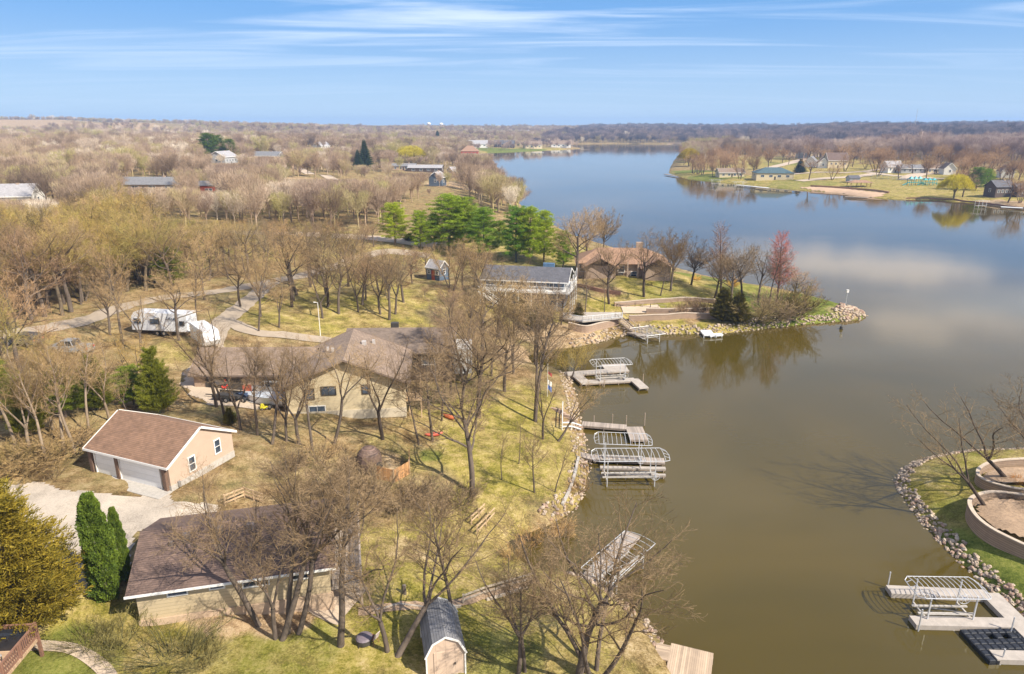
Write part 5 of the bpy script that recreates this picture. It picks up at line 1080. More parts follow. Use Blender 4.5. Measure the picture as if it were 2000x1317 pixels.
# ---------------------------------------------------------------- vehicles and yard things
TYRE = plain('tyre_rubber', (.02, .02, .02), .8, .1); RIM = plain('wheel_rim', (.5, .5, .52), .35, .1, metal=.8); RED = plain('red_plastic', (.62, .03, .03), .4, .08); ORG = plain('orange_plastic', (.62, .16, .06), .45, .1); CARGL = glass('car_glass', (.02, .025, .03))
def profile(pr, w, y0=0.0):
    """closed x-z outline extruded across y, edges drawn in a little at the top"""
    n = len(pr); zm = max(z for _, z in pr); vs = []
    for s in (-1, 1):
        for x, z in pr: k = 1 - .10 * max(0, (z - .75)) / max(zm - .75, .3); vs.append((x, y0 + s * w / 2 * k, z))
    return MB().add(vs, [tuple(range(n)), tuple(reversed(range(n, 2 * n)))] + [(i + n, (i + 1) % n + n, (i + 1) % n, i) for i in range(n)])
def wheel(e, x, y, r=.34, w=.22):
    t_ = MB().tube([(x, y - w / 2, r), (x, y + w / 2, r)], r, 14).build('wheel', TYRE, e); MB().tube([(x, y - w / 2 - .012, r), (x, y + w / 2 + .012, r)], r * .58, 10).build('rim', RIM, t_)
def car(label, x, y, rz, L_, H_, paint, kind='suv', name='parked_car', z=None):
    e = empty(name, (x, y, (hz_(x, y) + .08) if z is None else z), R(rz), label, 'car'); h = L_ / 2; FOOT.append((x, y, 2.4))
    if kind == 'suv': body = [(-h, .35), (h - .1, .35), (h, .6), (h - .08, .92), (h - 1.1, 1.05), (-h + .05, 1.08), (-h, .7)]; cab = [(h - 1.25, 1.04), (h - 1.95, H_ - .06), (-h + .35, H_), (-h + .08, 1.06)]
    else: body = [(-h, .38), (h - .1, .38), (h, .62), (h - .08, .98), (h - 1.2, 1.12), (-h, 1.12), (-h, .7)]; cab = [(h - 1.3, 1.1), (h - 1.95, H_ - .05), (h - 3.4, H_), (h - 3.7, 1.1)]
    MB_ = profile(body, 1.84).build('body', paint, e); profile(cab, 1.62).build('windows', CARGL, e)
    rf = [(p[0], p[1]) for p in cab[1:3]]; MB().prism([(rf[1][0] + .05, -.72), (rf[0][0] - .05, -.72), (rf[0][0] - .05, .72), (rf[1][0] + .05, .72)], H_ - .03, H_ + .05).build('roof', paint, e)
    m_ = MB()
    for s in (-1, 1):
        for a, b in ((cab[0], cab[1]), (cab[3], cab[2]), ((0.1 - .0, 1.06), (0.05, H_))): m_.beam((a[0], s * .83, a[1]), (b[0], s * .745, b[1]), .09)
    m_.build('pillars', paint, e)
    for sx in (-h + .85, h - .9):
        for sy in (-.84, .84): wheel(e, sx, sy)
    for sy in (-.68, .68): MB().box((h - .06, sy, .74), (.1, .34, .16)).build('headlight', WHT, e); MB().box((-h + .0, sy, .85), (.08, .2, .26)).build('tail_light', RED, e)
    return e
SILV = plain('silver_paint', (.48, .50, .53), .28, .04, metal=.5); DKBL = plain('dark_blue_paint', (.05, .07, .12), .25, .08, metal=.3); WHP = plain('white_vehicle_paint', (.74, .75, .77), .3, .03); DGR = plain('dark_grey_paint', (.07, .07, .08), .3, .1)
x, y = W(528, 768); car('silver estate car parked by the large tan house on the drive', x, y, 165, 4.7, 1.62, SILV)
x, y = W(490, 757); car('dark blue car with pale roof beside the silver estate car', x, y, 172, 4.6, 1.5, DKBL)
x, y = W(140, 690); car('pale pickup truck half hidden in the left woods', x, y, 175, 5.4, 1.75, SILV, 'pickup', 'pickup_truck')
x, y = W(110, 684); x -= 4; car('dark car behind the pale pickup in the left woods', x, y, 170, 4.6, 1.5, DGR)
x, y = W(438, 745); car('dark grey car in the shade at the end of the wing', x, y, 100, 4.5, 1.5, DGR)
# small boat on a trailer
x, y = W(522, 792); e = empty('boat', (x, y, hz_(x, y) + .1), R(168), 'white runabout boat on a trailer in front of the silver car', 'boat'); FOOT.append((x, y, 2.5)); V_ = []; st_ = [(-2.4, .95, .55), (-1, 1.0, .5), (.6, .95, .5), (1.8, .6, .55), (2.6, .06, .75)]
m_ = MB()
for xx, w, zb in st_: m_.v += [(xx, -w, 1.25), (xx, -w * .75, zb), (xx, 0, zb - .15), (xx, w * .75, zb), (xx, w, 1.25)]
for i in range(4):
    for k in range(4): a = i * 5 + k; m_.f.append((a, a + 1, a + 6, a + 5))
m_.f.append((0, 1, 2, 3, 4)); m_.build('hull', WHP, e)
m_ = MB(); 
for xx, w, zb in st_: m_.v += [(xx, -w, 1.26), (xx, 0, 1.42 if xx > .4 else 1.3), (xx, w, 1.26)]
for i in range(4):
    for k in range(2): a = i * 3 + k; m_.f.append((a, a + 3, a + 4, a + 1))
m_.build('cover', plain('boat_cover', (.40, .43, .47), .8, .12), e); MB().beam((.7, -.7, 1.4), (.35, -.6, 1.85), .05).beam((.7, .7, 1.4), (.35, .6, 1.85), .05).beam((.35, -.6, 1.85), (.35, .6, 1.85), .05).box((-2.6, 0, 1.2), (.4, .45, .8)).build('windscreen', DARKT, e)
tr_ = MB().beam((-2.3, -.6, .4), (1.6, -.6, .4), .1).beam((-2.3, .6, .4), (1.6, .6, .4), .1).beam((1.6, -.6, .4), (3.4, 0, .4), .1).beam((1.6, .6, .4), (3.4, 0, .4), .1).beam((-1, -.95, .35), (-1, .95, .35), .1).build('trailer_frame', ALU, e)
for s in (-1.05, 1.05): wheel(e, -1, s, .3, .18)
# flat trailer with quad bike
x, y = W(448, 782); e = empty('utility_trailer', (x, y, hz_(x, y) + .1), R(170), 'low black flat trailer at the edge of the concrete drive', 'trailer'); MB().box((0, 0, .5), (3.2, 1.6, .1)).box((0, -.78, .68), (3.2, .05, .3)).box((0, .78, .68), (3.2, .05, .3)).beam((1.6, 0, .45), (2.9, 0, .45), .1).build('bed', DARKT, e)
for s in (-.9, .9): wheel(e, -.2, s, .3, .18)
x, y = W(476, 783); e = empty('quad_bike', (x, y, hz_(x, y) + .08), R(150), 'dark quad bike standing between the flat trailer and the boat', 'quad bike')
profile([(-.8, .55), (.8, .5), (.95, .75), (.4, .85), (.2, .8), (-.5, .92), (-.9, .8)], .6).build('body', DKBL, e); MB().beam((.35, 0, .8), (.25, 0, 1.15), .07).beam((.25, -.38, 1.15), (.25, .38, 1.15), .05).build('handlebar', DARKT, e)
for sx in (-.6, .62):
    for sy in (-.45, .45): wheel(e, sx, sy, .3, .24)
# red slide and little yellow toy
x, y = W(456, 752); e = empty('slide', (x, y, hz_(x, y) + .07), R(250), 'small bright red plastic slide on the concrete drive', 'slide')
MB().slab([(-.1, -.25, 1.1), (-.1, .25, 1.1), (1.6, .25, .12), (1.6, -.25, .12)], .06).beam((-.1, -.27, 1.2), (1.6, -.27, .2), .07, .16).beam((-.1, .27, 1.2), (1.6, .27, .2), .07, .16).build('chute', RED, e)
MB().beam((-.75, -.22, 0), (-.15, -.22, 1.45), .07).beam((-.75, .22, 0), (-.15, .22, 1.45), .07).beam((-.6, -.22, .35), (-.6, .22, .35), .05).beam((-.45, -.22, .7), (-.45, .22, .7), .05).beam((-.3, -.22, 1.0), (-.3, .22, 1.0), .05).build('ladder', RED, e)
x, y = W(516, 800); e = empty('toy_car', (x, y, hz_(x, y) + .05), .5, 'tiny yellow toy car by the drive edge', 'toy'); YEL = plain('yellow_plastic', (.75, .66, .05), .45); profile([(-.4, .15), (.4, .15), (.42, .35), (.1, .4), (0, .62), (-.3, .62), (-.42, .4)], .42).build('body', YEL, e)
for sx in (-.25, .25):
    for sy in (-.23, .23): wheel(e, sx, sy, .12, .07)
# white camper trailer with script lettering, and the cargo trailer behind it
x, y = W(325, 652); e = empty('camper_trailer', (x, y, hz_(x, y) + .05), R(-9), 'white camper trailer parked by the pale side road', 'camper'); FOOT.append((x, y, 5)); hl = 4.3
profile([(-hl, .75), (hl, .75), (hl, 3.3), (-hl + .5, 3.3), (-hl, 2.6)], 2.5).build('body', WHP, e)
for u_, zz, w, h in ((3.6, 2.0, .7, .55), (-.6, 2.1, 1.3, .6), (-3.3, 2.1, 1.0, .6)): window(e, (u_, -1.25, zz), w, h, R(-90), .05, DARKT)
panel(e, 'door', (1.3 - .6 + 1.0 - 1.9, -1.24, 1.75), .7, 1.9, R(-90), plain('camper_door', (.6, .55, .47), .5), .03, True)
f_ = MB()
lx = 1.25
for k, ch in enumerate('CYCLONE'):      # lettering on the side, built of small bars
    G5 = {'C': [(0, 0, .22, 0), (0, 0, 0, .3), (0, .3, .22, .3)], 'Y': [(0, .3, .11, .15), (.22, .3, .11, .15), (.11, .15, .11, 0)], 'L': [(0, .3, 0, 0), (0, 0, .2, 0)], 'O': [(0, 0, .2, 0), (.2, 0, .2, .3), (.2, .3, 0, .3), (0, .3, 0, 0)], 'N': [(0, 0, 0, .3), (0, .3, .2, 0), (.2, 0, .2, .3)], 'E': [(0, 0, 0, .3), (0, 0, .2, 0), (0, .15, .16, .15), (0, .3, .2, .3)]}[ch]
    for a, b, c_, d_ in G5: f_.beam((lx + k * .29 + a, -1.262, 2.45 + b), (lx + k * .29 + c_, -1.262, 2.45 + d_), .045)
f_.build('lettering', DKBL, e); MB().box((0, -1.19, .9), (8.3, .06, .3)).build('skirt', plain('camper_skirt', (.35, .36, .38), .6), e)
for u_ in (-1.5, .6, 2.6): MB().box((u_, 0, 3.4), (.7, .6, .2)).build('roof_vent', WHP, e)
for sx in (-.5, .5):
    for sy in (-1.1, 1.1): wheel(e, sx, sy, .36, .24)
x, y = W(402, 672); e = empty('cargo_trailer', (x, y, hz_(x, y) + .05), R(-50), 'white enclosed cargo trailer behind the camper near the left wing', 'trailer'); FOOT.append((x, y, 3)); profile([(-2.8, .5), (2.8, .5), (3.25, 1.2), (3.0, 2.55), (-2.8, 2.6)], 2.2).build('body', WHP, e)
MB().box((-2.86, 0, 1.5), (.06, 1.8, 1.9)).build('ramp_door', plain('trailer_grey', (.5, .52, .58), .5), e); MB().beam((3.2, 0, .55), (4.4, 0, .55), .12).build('tongue', DARKT, e)
for sx in (-.45, .45):
    for sy in (-1.12, 1.12): wheel(e, sx, sy, .33, .2)
# lamp post, flagpole, pole on the point, buoy
x, y = W(626, 657); e = empty('lamp_post', (x, y, hz_(x, y)), 0, 'slim white lamp post behind the left wing roof', 'lamp post'); MB().tube([(0, 0, -.3), (0, 0, 5.2)], [.06, .04], 8).build('pole', WHT, e); MB().beam((0, 0, 5.2), (-.35, -.1, 5.3), .04).box((-.42, -.12, 5.3), (.28, .16, .1)).build('lamp', WHT, e)
x, y = W(1069, 775); e = empty('flagpole', (x, y, hz_(x, y)), 0, 'white flagpole with small flags on the bank below the upper cove', 'flagpole'); MB().tube([(0, 0, -.3), (0, 0, 5.4)], [.035, .02], 7).build('pole', WHT, e); MB().blob((0, 0, 5.42), (.05, .05, .05), 8, 5).build('finial', WHT, e)
def flag(x, y, z0, cols, nm):
    n = 8; m_ = MB()
    for j in range(2): m_.v += [(.05 + .06 * math.sin(i * .9), -.05 - i * .035, z0 - j * 1.5 - i * .05) for i in range(n)]
    return None
for zt, h_, mt_, nm in ((3.6, .35, plain('faded_red_cloth', (.35, .07, .06), .8), 'red_flag'), (2.4, .6, WHT, 'white_flag'), (1.7, .6, plain('blue_cloth', (.12, .2, .5), .8), 'blue_flag')):
    m_ = MB(); n = 7; m_.v += [(.06 + i * .085, .05 * math.sin(i * 1.3), zt - i * .06) for i in range(n)] + [(.06 + i * .085, .05 * math.sin(i * 1.3 + .5), zt - h_ - i * .09) for i in range(n)]; m_.f += [(i, i + 1, i + 1 + n, i + n) for i in range(n - 1)]; m_.build('flag', mt_, e)
x, y = W(1651, 600); e = empty('marker_pole', (x, y, hz_(x, y)), 0, 'slim pole with a pale box on the tip of the point', 'pole'); MB().tube([(0, 0, -.3), (0, 0, 3.1)], .045, 6).build('pole', ALU, e); MB().box((0, 0, 3.2), (.38, .3, .5)).box((0, 0, 3.48), (.46, .4, .06)).build('bird_box', WHT, e)
bu = P3(1643, 643, 0); e = empty('buoy', (bu.x, bu.y, 0), 0, 'small dark buoy floating off the rocky tip', 'buoy'); MB().tube([(0, 0, -.3), (0, 0, .1), (0, 0, .5), (0, 0, .62)], [.28, .32, .26, .08], 10).build('float', DARKT, e); MB().tube([(0, 0, .6), (.05, 0, 1.0)], .04, 5).build('stem', DARKT, e)
# kayaks, hut, orange board fence, fire pit
for (px, py, rz, mt_, lb) in ((878, 818, -38, ORG, 'orange kayak lying on the lawn among slim trunks'), (848, 852, 15, plain('red_kayak_plastic', (.6, .10, .06), .45, .1), 'red kayak lying on the slope left of the orange one')):
    x, y = W(px, py); e = empty('kayak', (x, y, hz_(x, y) + .18), R(rz), lb, 'kayak'); e.scale = (.6, .8, 1.2); m_ = MB(); k = 9; sec = 8
    for i in range(k + 1):
        u_ = -1 + 2 * i / k; w = .36 * (1 - abs(u_) ** 2.2) + .02; 
        for j in range(sec): a = 2 * math.pi * j / sec; m_.v.append((u_ * 1.75, w * math.cos(a), .04 + (.17 * (1 - abs(u_) ** 3) + .02) * math.sin(a) + .14 * u_ ** 4))
    for i in range(k):
        for j in range(sec): m_.f.append((i * sec + j, i * sec + (j + 1) % sec, (i + 1) * sec + (j + 1) % sec, (i + 1) * sec + j))
    m_.build('hull', mt_, e, smooth=True); MB().tube([(.42 * math.cos(t_), .2 * math.sin(t_), .2) for t_ in np.linspace(0, 6.28, 15)], .03, 4, cap=False).build('cockpit_rim', DARKT, e)
x, y = W(722, 915); e = empty('hut', (x, y, hz_(x, y)), 0, 'round domed brown hut in the brush behind the beige house', 'hut'); FOOT.append((x, y, 1.6))
HUTM = banded('hut_thatch', (.17, .11, .085), .14, 'Z', .5, .3, var=.2); MB().tube([(0, 0, -.4), (0, 0, 1.0), (0, 0, 1.7), (0, 0, 2.2), (0, 0, 2.4)], [1.25, 1.25, 1.1, .65, .1], 16).build('dome', HUTM, e); MB().tube([(1.02 * 1.0, -.6, .6), (1.16, -.68, .6)], .42, 12).build('opening', DARKT, e)
P_ = [Vector((*W(*p), 0)) for p in ((735, 935), (770, 943), (800, 925), (800, 900))]
e = empty('fence', (P_[0].x, P_[0].y, hz_(P_[0].x, P_[0].y)), 0, 'orange brown board fence beside the round hut', 'fence'); FB = banded('orange_boards', (.46, .25, .11), .16, 'X', .45, .12, var=.15, speck=.4)
for a, b in zip(P_, P_[1:]):
    a0 = a - P_[0]; b0 = b - P_[0]; za, zb = hz_(a.x, a.y) - hz_(P_[0].x, P_[0].y), hz_(b.x, b.y) - hz_(P_[0].x, P_[0].y); MB().beam((a0.x, a0.y, za + .6), (b0.x, b0.y, zb + .6), .06, 1.5).build('board_panel', FB, e); MB().beam((a0.x, a0.y, za - .3), (a0.x, a0.y, za + 1.5), .13).build('post', WARMW, e)
x, y = W(712, 1256); e = empty('fire_pit', (x, y, hz_(x, y)), 0, 'round dark lidded fire pit on the lawn left of the gambrel shed', 'fire pit'); MB().tube([(0, 0, .1), (0, 0, .45)], .52, 16).build('bowl', DARKT, e); MB().tube([(0, 0, .46), (0, 0, .56), (0, 0, .66)], [.56, .46, .1], 16).build('lid', plain('faded_lid', (.16, .13, .15), .6), e)
for k in range(3): a = k * 2.1; MB().beam((.4 * math.cos(a), .4 * math.sin(a), .4), (.62 * math.cos(a), .62 * math.sin(a), -.05), .05).build('leg', DARKT, e)
x, y = W(729, 1255); e = empty('garden_chair', (x, y, hz_(x, y)), R(150), 'rusty folded garden chair beside the fire pit', 'chair'); RST = plain('rust', (.26, .11, .06), .8, .25); MB().box((0, 0, .42), (.48, .48, .04)).build('seat', RST, e); MB().slab([(-.24, -.24, .44), (-.24, .24, .44), (-.42, .24, .95), (-.42, -.24, .95)], .04).build('backrest', plain('pale_cushion', (.5, .42, .40), .8), e)
for sx in (-.2, .2):
    for sy in (-.2, .2): MB().beam((sx, sy, .4), (sx * 1.3, sy * 1.2, -.03), .03).build('leg', RST, e)
x, y = W(790, 1160); tag(MB().tube([(x, y, hz_(x, y) - .1), (x, y, hz_(x, y) + .75)], [.16, .14], 9).build('stump', M_BARK), 'short dark tree stump standing on the lawn right of the patio', 'stump')
# timber rail path down to the near dock, little bridge rail, railing behind the beige house
def rail_fence(label, pts, h=.9, mat=POSTW, rails=2, gap=2.2, name='rail_fence', z_add=0.0, post=.1):
    P = [Vector((*W(*p), 0)) for p in pts]; e = empty(name, (P[0].x, P[0].y, hz_(P[0].x, P[0].y)), 0, label, 'fence'); o_ = Vector(e.location)
    for a, b in zip(P, P[1:]):
        n = max(1, round((b - a).length / gap)); q = [a.lerp(b, i / n) for i in range(n + 1)]; q = [Vector((p.x, p.y, hz_(p.x, p.y) + z_add)) - o_ for p in q]
        for i in range(n):
            for r_ in range(rails): zz = h * (r_ + 1) / rails - .05; MB().beam(q[i] + Vector((0, 0, zz)), q[i + 1] + Vector((0, 0, zz)), .06, .14).build('rail', mat, e)
            MB().beam(q[i] - Vector((0, 0, .3)), q[i] + Vector((0, 0, h + .08)), post).build('post', mat, e)
    return e
GREYR = plain('silvered_rail', (.42, .36, .29), .85, .15, 2)
rail_fence('weathered two rail fence along the path to the near cove dock', [(905, 1180), (950, 1163), (1000, 1148), (1040, 1136)], .8, GREYR)
rail_fence('short timber railing at the head of the near cove', [(932, 1046), (950, 1028), (966, 1010)], 1.0, WARMW)
rail_fence('second short timber railing beside the cove head steps', [(921, 1025), (935, 1012), (947, 1000)], .9, WARMW)
rail_fence('long timber ramp railing behind the beige house', [(440, 988), (478, 972), (515, 985)], 1.0, WARMW, 3, 1.2)
rail_fence('white pipe railing of the stone steps by the platform dock', [(1099, 800), (1098, 840), (1135, 845)], 1.0, TEALC, 2, 1.5, 'railing')
drape_strip('path', [(700, 1195), (760, 1188), (830, 1185), (900, 1178), (960, 1160), (1010, 1143), (1045, 1130)], 1.0, M_MULCH, .05, step=.5, wob=.12)
for (lb, pts) in (('long pale timber edging along the path below the patio', [(728, 1196), (780, 1182), (840, 1190), (900, 1186)]), ('pale timber edging beside the cove path', [(950, 1173), (1000, 1158), (1030, 1148)])):
    P = [Vector((*W(*p), 0)) for p in pts]; m_ = MB()
    for a, b in zip(P, P[1:]): m_.beam((a.x, a.y, hz_(a.x, a.y) + .06), (b.x, b.y, hz_(b.x, b.y) + .06), .16, .2)
    tag(m_.build('timber_edging', GREYR), lb, 'edging')
# stone steps and landing on the bank
a_, b_ = Vector((*W(1085, 800), 0)), Vector((*W(1128, 835), 0)); e = empty('stone_steps', (a_.x, a_.y, 0), 0, 'pale stone steps going down the bank to the platform dock', 'steps')
for k in range(9): q = a_.lerp(b_, k / 8); MB().box((q.x - a_.x, q.y - a_.y, hz_(q.x, q.y) + .05), (1.3, .4, .22), rz=-.5).build('step', BLOCK, e)
# bottom left neighbour's deck with covered grill
gx_, gy_ = W(30, 1317); dz_ = 6.3
c0 = at(74, 1246, dz_); c1 = at(74, 1330, dz_)
e = empty('neighbour_deck', (c0[0], c0[1], dz_), R(4), 'brown timber deck corner with railing at the bottom left', 'deck'); FOOT.append((c0[0] - 1.5, c0[1] - 1.5, 3))
MB().box((-2.6, -2.4, -.1), (5.2, 4.8, .18)).build('floor', banded('tan_deck_boards', (.44, .30, .19), .14, 'Y', .5, .12, var=.12, speck=.3), e); rl = MB(); railing(rl, (0, 0, 0), (0, -4.8, 0), 1.0, .16, 1.6, .05); railing(rl, (0, 0, 0), (-5.2, 0, 0), 1.0, .16, 1.6, .05); rl.build('railing', BROWNW, e)
for xx, yy in ((0, 0), (0, -4.7), (-2.6, 0), (-5.1, 0)): MB().beam((xx, yy, -3), (xx, yy, 1.1), .16).build('post', BROWNW, e)
g_ = empty('covered_grill', (c0[0] - .95, c0[1] - .75, dz_), R(4), 'barbecue under a black cover on the bottom left deck', 'grill'); MB().box((0, 0, .5), (1.45, .62, 1.0), taper=.94).box((0, 0, 1.05), (1.2, .5, .16), taper=.7).build('cover', BLACKP, g_)
g_ = empty('garden_chair', (c0[0] - 1.15, c0[1] - 2.0, dz_), R(60), 'grey garden chair on the bottom left deck below the grill', 'chair'); MB().box((0, 0, .42), (.6, .6, .08)).build('seat', WHT and plain('grey_weave', (.33, .31, .30), .8), g_); MB().box((-.3, 0, .72), (.08, .6, .6)).build('backrest', MATS['grey_weave'], g_)
for sx in (-.26, .26):
    for sy in (-.26, .26): MB().beam((sx, sy, 0), (sx, sy, .4), .05).build('leg', DARKT, g_)
# park: playground, shelters, fence, sea wall
TEAL = plain('teal_plastic', (.03, .30, .32), .4, .1); x, y = W(1786, 362); e = empty('playground', (x, y, hz_(x, y)), R(5), 'teal climbing frame with slides on the park lawn', 'playground')
for ox, s_ in ((0, 1.0), (8.5, .8)):
    for i in range(3): MB().box((ox + (i - 1) * 2.6, 0, 1.6 * s_), (2.2, 2.2, .2)).build('platform', TEAL, e); MB().tube([(ox + (i - 1) * 2.6, 0, 3.6 * s_), (ox + (i - 1) * 2.6, 0, 5.0 * s_)], [1.7, .1], 4).build('roof', TEAL, e)
    pm_ = MB()
    for i in range(4):
        for yy in (-1.1, 1.1): pm_.beam((ox - 3.9 + i * 2.6, yy, -.3), (ox - 3.9 + i * 2.6, yy, 3.8 * s_), .2)
    pm_.build('posts', TEAL, e)
    for sg in (-1, 1): MB().slab([(ox + sg * 3.7, -.5, 1.7 * s_), (ox + sg * 3.7, .5, 1.7 * s_), (ox + sg * 7.2, .5, .2), (ox + sg * 7.2, -.5, .2)], .25).build('chute', TEAL, e)
x, y = W(1665, 356); house('shelter', x, y, hz_(x, y), 0, 6, 5, 2.6, 1.4, W_GREY, S_CHAR, 'small grey hut on the park path near the beach', 'shelter')
x, y = W(1677, 365); e = empty('picnic_shelter', (x, y, hz_(x, y)), R(-3), 'long low picnic shelter with brown roof above the beach', 'shelter'); hip_roof(12, 6, 2.6, 1.2, .5).build('roof', S_RUST, e)
for xx in (-5.5, 0, 5.5):
    for yy in (-2.6, 2.6): MB().beam((xx, yy, -.3), (xx, yy, 2.6), .25).build('post', BROWNW, e)
rail_fence('pale green fence round the court left of the playground', [(1702, 349), (1735, 351), (1768, 354)], 2.4, plain('pale_green_mesh', (.32, .42, .38), .8), 3, 3.2)
wall('brown sheet pile wall behind the sand beach', [(1583, 365), (1620, 367), (1660, 370), (1700, 373), (1736, 378)], 1.0, .5, mat=plain('rusty_pile', (.33, .19, .11), .9, .2), cap=False)
wall('dark timber sea wall along the far right shore', [(1770, 388), (1840, 390), (1900, 395), (1950, 401), (2000, 407), (2060, 414)], .5, .5, mat=BROWNW, cap=False)
for k, (px, py) in enumerate(((1495, 262), (1430, 246))): pass
for (px, lb) in ((845, 'distant white water tower on the left horizon'), (868, 'second, smaller white water tower on the horizon')):
    x = (px - 1000) / F * 2500 * .98; zb = hz_(x, 2450); e = empty('water_tower', (x, 2450, zb), 0, lb, 'water tower'); zt = 36 - zb + 2 * (1 if px == 845 else .4); MB().tube([(0, 0, -2), (0, 0, zt)], 2.2, 8).build('stem', WHT, e); MB().blob((0, 0, zt), (7, 7, 5), 12, 8).build('tank', WHT, e)
x, y = (1752 - 1000) / F * 1500 * .98, 1470; e = empty('radio_mast', (x, y, hz_(x, y)), 0, 'thin lattice radio mast above the right hand ridge', 'mast'); MB().beam((0, 0, 0), (0, 0, 46), .5).build('mast', plain('galvanised', (.4, .4, .42), .6), e)
